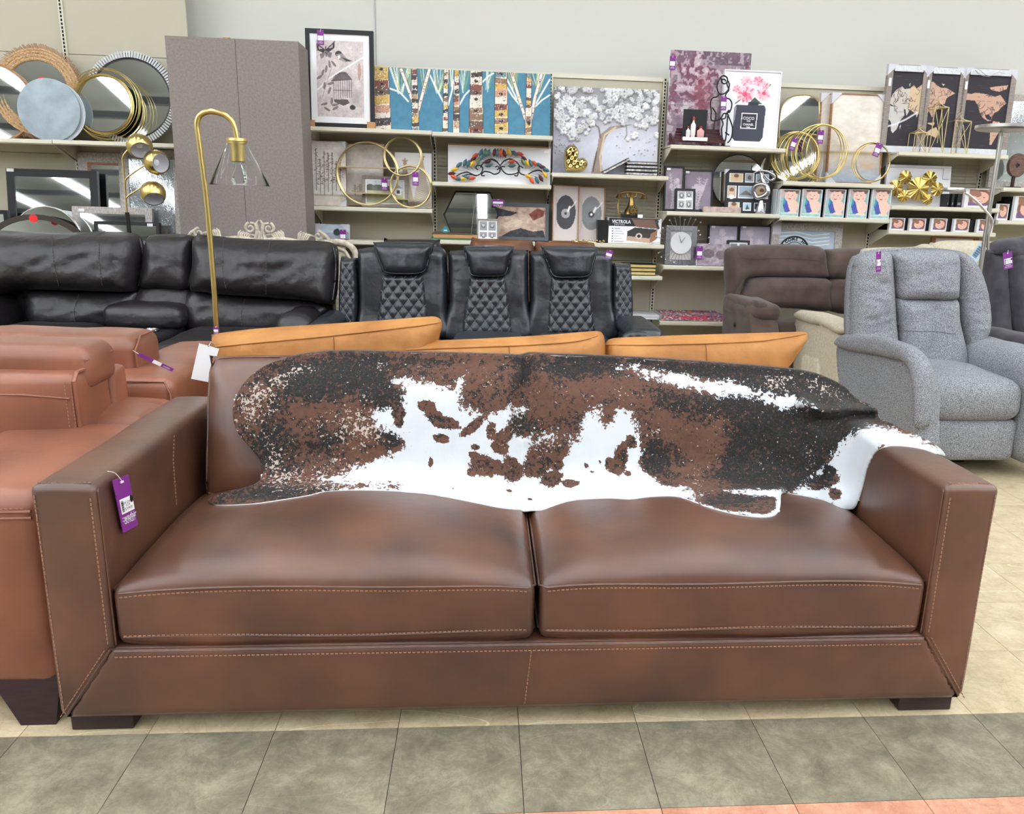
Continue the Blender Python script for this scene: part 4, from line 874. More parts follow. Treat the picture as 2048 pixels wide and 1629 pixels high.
# ---- charcoal recliner at the right edge
t = root('charcoal_recliner', (3.3, 4.9, 0), 'charcoal suede recliner cut off by the right edge of the picture', 'chair')
Y0, SL, Z0 = 4.95, .15, .6
for n_, p, tf in (('head_pillow', [(1978, 500), (1990, 482), (2030, 475), (2110, 470), (2110, 540), (1985, 512)], .12), ('backrest', [(1972, 510), (1985, 504), (2004, 510), (2012, 560), (2018, 660), (2016, 690), (1972, 690)], .08), ('backrest', [(2004, 508), (2060, 500), (2110, 500), (2110, 680), (2020, 675)], .12)):
    puff(n_, CHAR, t, p, Y0, tf, .1, .06, .02, SL, Z0, fn=dfn(4, .010))
pad('arm', CHAR, t, (3.14, 4.3, .1), (3.38, 4.95, .60), .07, (0, .02, .02), (8, 12, 8), wr=(.012, 6, (1, 1, 1)))
rounded('base', CHAR, t, (3.25, 4.5, .0), (4., 5.2, .3), .03)
pad('seat', CHAR, t, (3.36, 4.3, .22), (3.95, 4.95, .48), .07, (0, .01, .03))
# ============================================================ LAMPS
def bend(pxs, Y, k=6): return np.array([atY(x, y, Y) for x, y in catmull(pxs, k, False)])
t = root('arched_floor_lamp', (-1.03, 3.16, 0), 'gold arched floor lamp with clear glass cone shade rising behind the tan cushion', 'floor lamp')
YL = 3.16; pole = bend([(433, 655), (427, 560), (415, 420), (403, 320), (396, 268), (394, 246), (401, 230), (420, 223), (445, 228), (462, 240), (470, 258), (474, 280), (475, 290)], YL)
MB().tube(pole, .0098, 12).build('arched_pole', GOLD, t, True)
pb = pole[0]; MB().tube([(pb[0], YL, .02), (pb[0], YL, pb[2]*.5), tuple(pb)], .0105, 12).build('lower_pole', GOLD, t, True)
MB().lathe([(.125, 0), (.125, .018), (.02, .024), (.012, .03)], (pb[0]-.0, YL, 0), 32).build('base', GOLD, t, True)
s0 = atY(474, 284, YL); sc = 3.3/1600
MB().lathe([(.0, .012), (.035, .012), (.036, .002), (.034, 0), (.034, -.006)], s0, 28, cap=False).build('shade_cap', GOLD, t, True)
MB().lathe([(.026, -.004), (.026, -.068), (.022, -.07), (.0, -.068)], s0, 24, cap=False).build('socket', GOLD, t, True)
MB().lathe([(.031, -.004), (.034, -.010), (.102, -.152), (.106, -.154), (.1045, -.150), (.036, -.008), (.031, -.002)], s0, 48, cap=False).build('glass_shade', GLASSM, t, True)
MB().lathe([(.012, -.07), (.014, -.085), (.026, -.11), (.028, -.125), (.02, -.143), (.0, -.148)], s0, 24, cap=False).build('bulb', GLASSM, t, True)
t = root('three_globe_floor_lamp', (-2.35, 5.7, 0), 'brass floor lamp with three tilted globe heads and a black lower pole', 'floor lamp')
YG = 5.7
MB().tube([tuple(atY(254, 425, YG)), tuple(atY(249, 360, YG)), tuple(atY(245, 317, YG)), tuple(atY(247, 311, YG)), tuple(atY(258, 297, YG))], .006, 8).build('brass_pole', GOLD, t, True)
a = atY(254, 425, YG); MB().tube([tuple(a), (a[0]+.01, YG, .5), (a[0]+.012, YG, .02)], .014, 10).build('black_pole', BLACKM, t, True); MB().lathe([(.13, 0), (.13, .02), (.02, .03)], (a[0]+.012, YG, 0), 28).build('base', BLACKM, t, True)
for k, (cx, cy, dx, dz, arm_) in enumerate(((279, 292, .35, -.55, None), (313, 325, .85, -.12, [(250, 366), (256, 354), (290, 330)]), (306, 387, .35, -.8, [(253, 396), (262, 388), (292, 370)]))):
    if arm_: MB().tube(bend(arm_, YG), .005, 8).build('branch', GOLD, t, True)
    c = atY(cx, cy, YG); ax = Vector((dx, -.62, dz)).normalized(); Rm = np.array(ax.to_track_quat('Z', 'Y').to_matrix()); R_ = .080
    pr_ = [(R_*math.sin(a), -R_*math.cos(a)) for a in np.linspace(.02, 2.25, 18)]; inn = [(r_*.94, h*.94) for r_, h in pr_[::-1]]
    b = MB(); b.M = (Rm, c); b.lathe(pr_, (0, 0, 0), 32, cap=False); g_ = b.build('globe_shade', GOLD, t, True); b = MB(); b.M = (Rm, c); b.lathe(inn, (0, 0, 0), 32, cap=False); b.build('white_lining', WHITE, g_, True)
    b = MB(); b.M = (Rm, c); b.lathe([(.001, .0), (.02, 0), (.02, .02), (.001, .03)], (0, 0, -.02), 12, cap=False); b.build('bulb_holder', WHITE, g_, True)
t = root('silver_reading_lamp', (3.08, 4.75, 0), 'brushed silver torchiere floor lamp with side reading arm at the right edge', 'floor lamp')
YS = 4.75; a = atY(2004, 262, YS); b_ = atY(1972, 560, YS)
MB().tube([tuple(a), (a[0]+.0, YS, 1.2), (a[0]+.005, YS, .6), (a[0]+.005, YS, .02)], .013, 12).build('pole', STEEL, t, True)
MB().lathe([(.15, 0), (.15, .02), (.02, .03)], (a[0]+.005, YS, 0), 28).build('base', STEEL, t, True)
MB().lathe([(.01, -.01), (.155, .004), (.165, .012), (.165, .03), (.0, .03)], (a[0]+.02, YS, a[2]), 40, cap=False).build('disc_head', STEEL, t, True)
MB().tube(bend([(1976, 500), (1977, 470), (1984, 445), (1978, 430), (1950, 400), (1930, 385)], YS-.03), .008, 8).build('reading_arm', STEEL, t, True)
c = atY(1908, 380, YS-.06); MB().lathe([(.0, -.012), (.062, -.01), (.065, 0), (.06, .012), (0, .014)], c, 30, cap=False).build('reading_head', STEEL, t, True)
# ---- carved headboard behind the dark sofa
t = root('carved_headboard', (-1.4, 5.75, 0), 'antique cream headboard with carved scroll crest behind the dark recliner sofa', 'headboard')
YH = 5.72
def scroll(c, r, turns, a0, sg, w0=.012, w1=.006, n=26):
    P = []
    for k in range(n):
        f = k/(n-1); a = a0+sg*f*turns*2*math.pi; P.append((c[0]+r*(1-f*.8)*math.cos(a), YH-.01*f, c[2]+r*(1-f*.8)*math.sin(a)))
    return P, [w0+(w1-w0)*(k/(n-1)) for k in range(n)]
crest = MB(); c = atY(520, 462, YH)
for s in (-1, 1):
    P, r_ = scroll((c[0]+s*.062, 0, c[2]+.018), .036, 1.2, math.pi/2-s*.3, s*-1, .011, .006); crest.tube(P, r_, 8)
    crest.tube([(c[0]+s*.062, YH, c[2]+.052), (c[0]+s*.03, YH, c[2]+.045), (c[0]+s*.018, YH, c[2]+.0), (c[0]+s*.03, YH, c[2]-.05), (c[0]+s*.06, YH, c[2]-.075)], [.009, .011, .012, .012, .009], 8)
    crest.tube([(c[0]+s*.004, YH, c[2]+.07), (c[0]+s*.02, YH, c[2]+.05), (c[0]+s*.006, YH, c[2]-.02), (c[0]+s*.012, YH, c[2]-.07)], [.008, .009, .008, .009], 8)
crest.build('crest', CARVE, t, True)
for cx, cy, s in ((432, 468, -1), (485, 472, 1), (560, 472, -1), (605, 474, 1)):
    b = MB(); c = atY(cx, cy+4, YH)
    for k in range(6):
        f = k/5; b.tube([(c[0]+s*(-.03+.055*f), YH, c[2]-.01), (c[0]+s*(-.02+.075*f), YH, c[2]+.035-.01*f), (c[0]+s*(-.005+.095*f), YH, c[2]+.052-.035*f)], [.007, .009, .004], 6)
    b.build('leaf_fan', CARVE, t, True)
for cx, cy, s in ((398, 466, 1), (637, 472, -1)):
    P, r_ = scroll(tuple(atY(cx, cy, YH)), .032, 1.3, math.pi/2, s, .011, .006); b = MB().tube(P, r_, 8); a = np.array(P[0]); b.tube([a, a+np.array([-s*.05, 0, -.03]), a+np.array([-s*.09, 0, -.08])], [.011, .012, .01], 8); b.build('end_scroll', CARVE, t, True)
arc = bend([(625, 500), (650, 488), (675, 484), (700, 492), (712, 510), (716, 540)], YH); MB().tube(arc, .022, 10).build('side_arch', CARVE, t, True); MB().tube(bend([(625, 515), (650, 500), (672, 497), (690, 503), (700, 520)], YH), .012, 8).build('beaded_inner_arch', CARVE, t, True)
MB().tube(bend([(396, 486), (450, 480), (485, 478), (520, 484), (560, 480), (600, 486), (640, 492)], YH), .022, 10).build('top_rail', CARVE, t, True)
x0 = atY(396, 500, YH)[0]; x1 = atY(690, 500, YH)[0]; MB().box((x0, YH+.01, 0), (x1, YH+.05, 1.0)).build('panel', CARVE, t)
# ============================================================ DISPLAYED GOODS
Z_ = lambda pts, k, ox, oy: [(ox+x/k, oy+y/k) for x, y in pts]
z1 = lambda *p: Z_(p, 3.303, 0, 60); z2 = lambda *p: Z_(p, 3.394, 600, 40); z3 = lambda *p: Z_(p, 3.702, 1080, 80); z4 = lambda *p: Z_(p, 4.032, 1540, 100)
def scale_at(P): return float((np.array(P)-EYE)@FW)/F
class Fr: pass
def frame_of(px, Yb, sl=.12, zb=None):
    x0, y0, x1, y1 = px; ym = (y0+y1)/2; f = Fr()
    if zb is None: zb = atY((x0+x1)/2, y1, Yb)[2]
    f.zb = zb; A = atP(x0, ym, Yb, sl, zb); B = atP(x1, ym, Yb, sl, zb); T_ = atP((x0+x1)/2, y0, Yb, sl, zb)
    n = math.hypot(1, sl); f.U = np.array([1., 0, 0]); f.V = np.array([0, sl, 1])/n; f.B = np.array([0, 1, -sl])/n
    f.O = np.array([A[0], Yb, zb]); f.W = B[0]-A[0]; f.H = (T_[2]-zb)*n; f.M = (np.c_[f.U, f.B, f.V], f.O); f.Y = Yb; f.sl = sl; f.px = px
    return f
def lmb(f): b = MB(); b.M = f.M; return b
def fprint(f, art, t, x0, z0, x1, z1_, y=-.001, name='picture', m=None, relief=None):
    O = f.O+f.U*x0+f.V*z1_+f.B*y; return print_mesh(name, art, t, O, f.U*(x1-x0), -f.V*(z1_-z0), m, relief)
def frame_part(f, t, w, m, d=.03, name='frame', y=-.012):
    W, H = f.W, f.H; b = lmb(f)
    b.box((0, y, 0), (W, y+d, w)); b.box((0, y, H-w), (W, y+d, H)); b.box((0, y, w), (w, y+d, H-w)); b.box((W-w, y, w), (W, y+d, H-w)); return b.build(name, m, t)
def corners_(f, t, s, which=((0, 0), (1, 0), (0, 1), (1, 1)), m=None, y=-.014):
    for i, j in which:
        x = f.W*i; z = f.H*j; dx = 1-2*i; dz = 1-2*j; b = lmb(f)
        P = [(x-dx*.002, y, z-dz*.002), (x+dx*s, y, z-dz*.002), (x-dx*.002, y, z+dz*s)]; Q = [(a, .02, c) for a, _, c in P]; b.add(P+Q, [(0,1,2),(5,4,3),(0,3,4,1),(1,4,5,2),(2,5,3,0)]); b.build('corner_protector', m or PCORN, t)
def sticker(f, t, u, v, w=.03, h=.018, m=None, y=-.016, name='price_sticker'):
    return lmb(f).box((f.W*u-w/2, y, f.H*v-h/2), (f.W*u+w/2, y+.002, f.H*v+h/2)).build(name, m or WHITEP, t)
def pic(name, label, cat, px, Yb=6.44, zb=None, art=None, fw=0., fm=None, sl=.12, d=.025, group=None, gl=False, mat_w=0.):
    f = frame_of(px, Yb, sl, zb); t = root(name, (f.O[0]+f.W/2, f.Y, f.zb), label, cat, group); f.t = t
    lmb(f).box((fw*.5, .0, fw*.5), (f.W-fw*.5, d, f.H-fw*.5)).build('backing' if fw else 'canvas', fm if fm and not fw else (CARD if fw else WHITE), t)
    if fw: frame_part(f, t, fw, fm, d+.012)
    if mat_w: lmb(f).box((fw, -.002, fw), (f.W-fw, -.0005, f.H-fw)).build('mat_board', WHITEP, t)
    if art is not None:
        m_ = fw+mat_w; fprint(f, art, t, m_, m_, f.W-m_, f.H-m_, -.003)
    return f
def adim(px, k=.8): return int((px[2]-px[0])*k), int((px[3]-px[1])*k)
PT = 'purple paper price tags'
def ptag(label, cx, cy, w, h, Y, ang=0., txt=False, m=None):
    c = atY(cx, cy, Y); s = scale_at(c); w *= s; h *= s; ca, sa = math.cos(ang), math.sin(ang)
    t = root('price_tag', c, label, 'price tag', PT); R_ = np.array([[ca, 0, sa], [0, 1, 0], [-sa, 0, ca]])
    def B(): b = MB(); b.M = (R_, c); return b
    B().box((-w/2, -.001, -h/2), (w/2, .001, h/2)).build('card', m or PURPLE, t)
    B().box((-w*.42, -.002, -h*.2), (w*.42, -.0011, h*.12)).build('sticker', WHITEP, t)
    B().box((-w*.06, -.0022, h*.40), (w*.06, -.0012, h*.44)).build('eyelet', WHITEP, t)
    B().tube([(0, -.002, h*.42), (w*.1, 0, h*.6)], .0008, 5).build('string', WHITEP, t)
    U = R_@np.array([1., 0, 0]); V = R_@np.array([0, 0, 1.]); O = c+R_@np.array([0, -.0012, -h*.33])
    if txt or w > .012: text('wayfair\nOUTLET', w*.21, WHITEP, t, O, U, V)
    if txt:
        O2 = c+R_@np.array([w*.05, -.0022, -h*.04]); text('NEW CONST.\nKC 70\n$1199.00', w*.13, BLACK, t, O2, U, V)
        MB_ = B()
        for k in range(12): MB_.box((-w*.38+k%2*.0003, -.0024, -h*.18+k*h*.023), (-w*.26, -.0021, -h*.18+k*h*.023+h*.012*(1+k%3*.3)))
        MB_.build('barcode', BLACK, t); B().lathe([(w*.1, 0), (w*.1, -.001)], (w*.36, -.002, h*.03), 16, 'Y').build('black_dot', BLACK, t)
    return t
# ------------------------------------------------------------ round mirrors, left shelf
def disc(t, cx, cy, prof, Y, sl, name, m, n=48, smooth=True, ex=1.):
    c = atY(cx, cy, Y); s = scale_at(c); a = math.atan(sl); Rm = np.array([[ex, 0, 0], [0, math.cos(a), math.sin(a)], [0, -math.sin(a), math.cos(a)]])
    b = MB(); b.M = (Rm, c); b.lathe([(r*s, h) for r, h in prof], (0, 0, 0), n, 'Y', cap=False); return b.build(name, m, t, smooth)
def rmirror(name, label, cx, cy, r, Y, sl, rim, m, glass=True, depth=.02, group=None):
    c = atY(cx, cy+r, Y); t = root(name, c, label, 'mirror', group)
    disc(t, cx, cy, [(r-rim, 0), (r-rim, -.008), (r, -.008), (r, depth), (0, depth)], Y, sl, 'rim', m)
    if glass: disc(t, cx, cy, [(0, -.002), (r-rim, -.002)], Y, sl, 'mirror_glass', MIRROR)
    return t
ZS = 1.642
t = rmirror('round_leather_mirror', 'round mirror with thin brown leather rim, cut off at the left edge', -12, 206, 76, 6.47, .12, 4, WOOD)
c = atY(75, 180, 6.52); t = root('jute_mirror', atY(75, 272, 6.5), 'round mirror with wide braided jute border and fringe on the left upper shelf', 'mirror')
disc(t, 75, 184, [(0, -.002), (60, -.002)], 6.5, .17, 'mirror_glass', MIRROR)
s = scale_at(c)
for k, (r, w) in enumerate(((63, 3.2), (69, 3.2), (75, 3.2), (80.5, 2.8))):
    P = [(75, 184, r)]; cc = atY(75, 184, 6.5); pts = []
    for j in range(96): a = 2*math.pi*j/96; pts.append((cc[0]+r*s*math.cos(a), cc[1]+r*s*math.sin(a)*.17-.008, cc[2]+r*s*math.sin(a)))
    MB().tube(pts, [w*s*(1+.16*math.sin(j*2.4)) for j in range(96)], 6, True).build('jute_braid', JUTE, t, True)
b = MB(); random.seed(3)
for j in range(230):
    a = 2*math.pi*j/230; r0, r1 = 82, 88+random.random()*5; w = .0035; ca, sa = math.cos(a), math.sin(a); cc = atY(75, 184, 6.5)
    b.bar((cc[0]+r0*s*ca, cc[1]+r0*s*sa*.17, cc[2]+r0*s*sa), (cc[0]+r1*s*math.cos(a+.03), cc[1]+r1*s*sa*.17, cc[2]+r1*s*math.sin(a+.03)), w*1.6, w)
tag(b.build('fringe', JUTED, t), kind='stuff')
disc(t, 83, 160, [(0, -.004), (6.5, -.004), (6.5, -.001)], 6.45, .1, 'red_sticker', RED)
t = root('round_mirror_backing', atY(98, 274, 6.34), 'grey round mirror turned to show its back, standing at the front of the left shelf', 'mirror')
disc(t, 98, 220, [(0, -.004), (60, -.004), (60.5, -.001), (60.5, .006), (0, .006)], 6.33, .06, 'back_plate', mat('galvanised_back', (158, 170, 176), .4, .3, c2=(138, 150, 158), sc=9))
disc(t, 108, 224, [(0, -.001), (60, -.001), (60, .004), (0, .004)], 6.35, .06, 'front_plate', mat('pale_plate', (196, 204, 212), .4))
MB().tube([tuple(atY(x, y, 6.35)) for x, y in ((90, 271), (92, 267), (97, 272))], .003, 6).build('hanging_loop', BLACK, t)
t = root('fluted_mirror', atY(262, 285, 6.52), 'large round mirror with white fluted rim beside the tall taupe unit', 'mirror')
disc(t, 262, 197, [(0, -.002), (76, -.002)], 6.52, .17, 'mirror_glass', MIRROR)
disc(t, 262, 197, [(75, -.004), (77, -.004), (77, .012), (90, .012)], 6.52, .17, 'black_band', BLACK)
cc = atY(262, 197, 6.52); s = scale_at(cc); b = MB()
for j in range(100):
    a = 2*math.pi*j/100; ca, sa = math.cos(a), math.sin(a)
    b.bar((cc[0]+78*s*ca, cc[1]+78*s*sa*.17-.006, cc[2]+78*s*sa), (cc[0]+90*s*ca, cc[1]+90*s*sa*.17-.006, cc[2]+90*s*sa), 3.2*s, .012)
b.build('fluted_rim', mat('white_fluting', (206, 208, 210), .5), t)
def ring(t, cx, cy, r, Y, sl=.1, w=.004, m=GOLD, name='hoop', n=64, ex=1., tilt=0.):
    cc = atY(cx, cy, Y); s = scale_at(cc); pts = []
    for j in range(n): a = 2*math.pi*j/n; x, z = r*s*math.cos(a)*ex, r*s*math.sin(a); pts.append((cc[0]+x, cc[1]+sl*z+tilt*x, cc[2]+z))
    return MB().tube(pts, w, 6, True).build(name, m, t, True)
t = root('gold_ring_mirror', atY(208, 275, 6.4), 'round mirror framed by loose gold hoops, between the grey disc and fluted mirror', 'mirror')
disc(t, 205, 208, [(0, -.003), (54, -.003)], 6.42, .14, 'mirror_glass', MIRROR); disc(t, 206, 209, [(0, .004), (58, .004), (58, .02), (0, .02)], 6.42, .14, 'backing', BLACK)
for k, (cx, cy, r, w, ex) in enumerate(((205, 208, 56, .007, 1), (207, 209, 58, .004, 1), (212, 209, 66, .0022, 1), (206, 205, 65, .0022, 1), (217, 212, 69, .0022, .97), (212, 208, 69, .002, .92))): ring(t, cx, cy, r, 6.40-.004*k, .14, w, GOLD, ex=ex)
# lower left frames
def silverart(w_, h): return None
def mirror_frame(name, label, px, Y, sl, fw, m, zb=.785, plastic=False, glassm=None):
    f = frame_of(px, Y, sl, zb); t = root(name, (f.O[0]+f.W/2, Y, f.zb), label, 'mirror'); f.t = t
    lmb(f).box((fw*.5, .0, fw*.5), (f.W-fw*.5, .02, f.H-fw*.5)).build('backing', CARD, t); frame_part(f, t, fw, m, .035)
    lmb(f).box((fw, -.004, fw), (f.W-fw, -.001, f.H-fw)).build('mirror_glass', glassm or MIRROR, t)
    if plastic: lmb(f).box((fw*.8, -.008, fw*.8), (f.W-fw*.8, -.005, f.H-fw*.8)).build('plastic_wrap', mat('clear_wrap', (235, 238, 240), .08, trans=.9, ior=1.15, bump2=1., b2sc=22), t)
    return f
f = mirror_frame('black_framed_mirror', 'rectangular mirror in a plain black frame at the far left under the round mirrors', (20, 340, 200, 560), 6.42, .13, .055, BLACKM); sticker(f, f.t, .05, .98, .05, .022)
f = mirror_frame('silver_framed_mirror', 'tall mirror in a weathered silver frame with brown inner edge, behind the globe lamp', (162, 307, 262, 560), 6.5, .13, .07, SWOOD)
lmb(f).box((.07, -.010, f.H-.09), (f.W-.07, -.004, f.H-.07)).build('brown_inner_edge', WOOD, f.t); lmb(f).box((.07, -.010, .07), (.09, -.004, f.H-.09)).build('brown_inner_edge', WOOD, f.t)
f = mirror_frame('wrapped_mirror', 'silver mirror wrapped in crumpled clear plastic beside the tall taupe unit', (248, 300, 365, 560), 6.46, .13, .05, SWOOD, plastic=True)
f = mirror_frame('whitewashed_mirror', 'low whitewashed wooden framed mirror in front of the weathered silver frame', (149, 415, 308, 600), 6.38, .15, .05, SWOOD); sticker(f, f.t, .12, .93, .04, .02)
f = mirror_frame('black_cornered_mirror', 'small black mirror frame with rounded inner corners just above the dark sofa', (192, 444, 322, 600), 6.33, .15, .025, BLACKM); sticker(f, f.t, .86, .93, .04, .022)
f = mirror_frame('small_gilt_frame', 'small black and gold frame at the very left edge above the dark sofa', (-40, 420, 24, 560), 6.34, .03, .03, BLACKM)
t = rmirror('thin_round_mirror', 'thin round mirror low behind the dark sofa, left of the whitewashed frame', 95, 480, 66, 6.3, .1, 1.5, STEEL)
t = rmirror('wicker_round_mirror', 'dark woven round mirror whose top arc shows above the dark sofa, with red sticker', 80, 560, 128, 6.2, .1, 10, mat('dark_wicker', (64, 56, 50), .9, bump=1, bsc=120)); disc(t, 67, 437, [(0, -.004), (8, -.004), (8, .0)], 6.1, 0, 'red_sticker', RED)
# ------------------------------------------------------------ section A
a = Art(110, 165, (246, 244, 248))
def bird_art():
    w_, h = adim((620, 68, 742, 252), 1.0); a = Art(w_, h, (206, 194, 192)); a.mottle(7, 26, 3); a.mottle(30, 12, 4)
    def c(*p): return [((x-110)/340, (y-(140+(x-110)*.16))/560) for x, y in p]
    K = (58, 52, 54); G = (120, 110, 110)
    for x0, y0, sx in ((180, 222, 1), (180, 222, -1)):
        a.poly(c((x0, y0), (x0+sx*66, y0-58), (x0+sx*62, y0-5), (x0+sx*18, y0+22)), K); a.poly(c((x0+sx*20, y0-10), (x0+sx*52, y0-34), (x0+sx*48, y0-8)), (180, 168, 166))
        a.poly(c((x0, y0+12), (x0+sx*45, y0+25), (x0+sx*35, y0+62), (x0+sx*12, y0+50)), G); 
    a.line(c((180, 200), (182, 270)), .02, K)
    a.circ(*c((272, 262))[0], .075, .06, K); a.poly(c((255, 262), (300, 262), (345, 320), (320, 330), (275, 305), (258, 285)), (150, 140, 142)); a.poly(c((285, 285), (345, 312), (375, 328), (330, 325)), K); a.poly(c((262, 278), (280, 270), (285, 290), (268, 300)), (235, 228, 226))
    a.line(c((115, 505), (200, 430), (300, 380), (465, 300)), .03, (244, 242, 244), .8)
    a.poly(c((285, 395), (325, 400), (362, 455), (215, 450), (240, 415)), G)
    for x in range(232, 362, 16): a.line(c((290+(x-290)*.3, 400), (x, 455), (x, 590)), .007, K)
    a.line(c((215, 452), (362, 458)), .012, K); a.line(c((228, 520), (360, 540)), .008, K); a.poly(c((230, 590), (330, 600), (345, 630), (300, 645), (235, 610)), (90, 80, 80))
    for x, y, an in ((155, 385, 1.2), (180, 360, 1.4), (205, 330, 1.7), (235, 330, 2.3), (130, 415, .6), (210, 470, .3), (165, 480, 1.4), (200, 520, 1.2), (160, 615, .3), (180, 655, -.5), (240, 655, .5), (215, 600, 1.5), (240, 630, .2)): a.circ(*c((x, y))[0], .075, .026, (128, 116, 112), -an)
    a.line(c((150, 560), (185, 450), (220, 350)), .006, G); a.circ(*c((418, 410))[0], .035, .17, (176, 136, 116), 0, .8); a.circ(*c((385, 600))[0], .16, .2, (150, 142, 140), 0, .5, .6); a.circ(*c((365, 665))[0], .06, .05, K)
    a.mottle(60, 16, 9); return a
f = pic('framed_bird_print', 'black framed print of a bird on a birdcage with butterfly, atop the left shelf', 'picture', (613, 60, 748, 254), 6.36, 1.80, bird_art(), .030, BLACKM, .08, mat_w=.045)
ptag('purple tag stuck on the top corner of the framed bird print', 641, 75, 13, 28, 6.335)
for u in (.03, .93): lmb(f).box((f.W*u-.02, -.02, -.003), (f.W*u+.04, .02, .045)).build('cardboard_corner', CARD, f.t)
def birch_art():
    a = Art(300, 112, (66, 124, 150)); a.mottle(40, 10, 2)
    def c(*p): return [((x-485)/1215, (y-(335+.058*(x-485)))/400) for x, y in p]
    r = random.Random(5); YW = [(206, 172, 96), (222, 214, 200), (128, 74, 58), (66, 60, 60), (140, 110, 88), (196, 148, 124), (226, 220, 206), (110, 140, 142), (170, 150, 110), (222, 214, 196), (104, 84, 72)]
    for x0, n, sp in ((690, 16, 90), (760, 8, 50), (940, 16, 80), (1030, 8, 30), (1110, 10, 55), (1270, 8, 45), (1450, 12, 55), (1600, 14, 80), (860, 8, 40), (500, 3, 15)):
        for k in range(n):
            xx = x0+r.uniform(-sp, sp); a.line(c((x0+(xx-x0)*.2+r.uniform(-10, 10), 520-r.uniform(0, 60)), (xx, 345)), .0028, r.choice([(206, 196, 90), (240, 240, 236), (120, 160, 110), (240, 240, 236)]))
    for P in (((620, 475), (690, 500), (745, 560)), ((890, 400), (930, 480), (978, 570)), ((1010, 590), (1035, 500), (1050, 430)), ((1085, 590), (1120, 530), (1150, 500)), ((1235, 450), (1280, 410), (1310, 395)), ((1400, 480), (1440, 540), (1500, 610)), ((1595, 610), (1640, 570), (1690, 540)), ((1400, 430), (1470, 560)), ((1600, 590), (1690, 440)), ((485, 340), (520, 370))): a.line(c(*P), .008, (244, 246, 244))
    for P in (((700, 360), (775, 560), (795, 640)), ((885, 365), (850, 480), (805, 640)), ((1432, 395), (1480, 540), (1530, 690)), ((1632, 410), (1590, 560), (1568, 690))):
        a.line(c(*P), .020, (60, 60, 60)); a.line(c(*P), .015, (232, 224, 214))
        for k in range(9): q = c(*P); i = r.random(); x = q[0][0]+(q[-1][0]-q[0][0])*i; y = q[0][1]+(q[-1][1]-q[0][1])*i; a.circ(x, y, .004, .004, r.choice([(190, 90, 80), (60, 60, 60), (200, 160, 80)]))
    for xt0, xt1, xb0, xb1 in ((524, 612, 520, 634), (768, 800, 775, 818), (984, 1010, 974, 1008), (1052, 1080, 1044, 1086), (1160, 1232, 1150, 1246), (1322, 1396, 1322, 1414), (1535, 1566, 1530, 1570)):
        a.poly(c((xt0-4, 330), (xt1+4, 330), (xb1+4, 800), (xb0-4, 800)), (40, 44, 48)); a.poly(c((xt0, 330), (xt1, 330), (xb1, 800), (xb0, 800)), (226, 214, 198)); y = 335; w = xt1-xt0
        while y < 790:
            hh = r.uniform(.35, .8)*min(w, 60)+8; s0 = r.uniform(-8, 8); k = (y-335)/460; l = xt0+(xb0-xt0)*k; rr = xt1+(xb1-xt1)*k
            a.poly(c((l+1, y), (rr-1, y+s0), (rr-1, y+hh+s0), (l+1, y+hh)), r.choice(YW)); y += hh+2
            if w > 50 and r.random() < .5: a.circ(*c(((l+rr)/2, y-hh/2))[0], .012, .008, (30, 30, 36))
        for k in range(int(w*3)): a.circ(*c((r.uniform(xt0+2, xt1-2), r.uniform(350, 780)))[0], .0022, .0018, r.choice([(50, 46, 48), (240, 236, 230), (120, 60, 50)]))
    a.circ(*c((1553, 715))[0], .010, .012, (30, 30, 40)); return a
f = pic('birch_tree_canvas', 'long blue canvas of patchwork birch trunks beside the framed bird print', 'picture', (738, 141, 1101, 271), 6.42, 1.797, birch_art(), 0, WHITE, .12)
def trees_art(seed, dark):
    a = Art(70, 120, (214, 206, 200)); a.mottle(6, 18, seed); r = random.Random(seed)
    for k in range(7 if dark else 3):
        x = (.25+.6*k/6) if dark else .3+.12*k; y0 = .05+r.random()*.3 if dark else .5+r.random()*.2; y1 = .75+r.random()*.1
        a.line([(x, y0), (x, y1)], .014, (96, 86, 76))
        for j in range(40): yy = y0+(y1-y0)*r.random()*.75; l = .02+.09*(yy-y0)/(y1-y0); a.circ(x+r.uniform(-l, l), yy, r.uniform(.012, .03), r.uniform(.006, .014), (104, 92, 78) if dark else (172, 160, 140), r.uniform(-.5, .5), .7)
    a.rect(0, .82, 1, .85, (150, 138, 120), .6); a.rect(0, .85, 1, 1, (196, 182, 162), .5); a.mottle(16, 14, seed+2); return a
f = pic('pine_tree_canvas', 'faded pine tree canvas with brown side and plastic corners, leftmost under the bird print', 'picture', (613, 283, 692, 408), 6.40, 1.235, trees_art(4, True), 0, WOOD, .12); corners_(f, f.t, .05)
f = pic('misty_tree_canvas', 'pale misty tree canvas with plastic corners behind the big gold ring shelf', 'picture', (684, 288, 768, 411), 6.50, 1.235, trees_art(6, False), .006, WOOD, .1); corners_(f, f.t, .05)
def land_art():
    a = Art(70, 46, (206, 212, 214)); a.rect(0, .25, .7, .45, (96, 104, 96)); a.rect(0, .45, 1, 1, (176, 178, 150)); a.circ(.1, .3, .12, .08, (80, 88, 80)); a.circ(.3, .3, .16, .07, (90, 98, 88)); a.rect(.75, .3, .95, .6, (214, 216, 220)); a.poly([(.72, .32), (.85, .18), (.98, .32)], (150, 150, 154)); a.rect(.82, .42, .9, .56, (70, 70, 74)); a.mottle(12, 24, 4); return a
f = pic('framed_farmhouse_print', 'small framed print of a white farmhouse and field under the gold ring shelf', 'picture', (725, 353, 815, 412), 6.42, 1.235, land_art(), .022, GWOOD, .12, mat_w=.01)
ptag('purple tag on the small framed farmhouse print', 769, 369, 12, 24, 6.39)
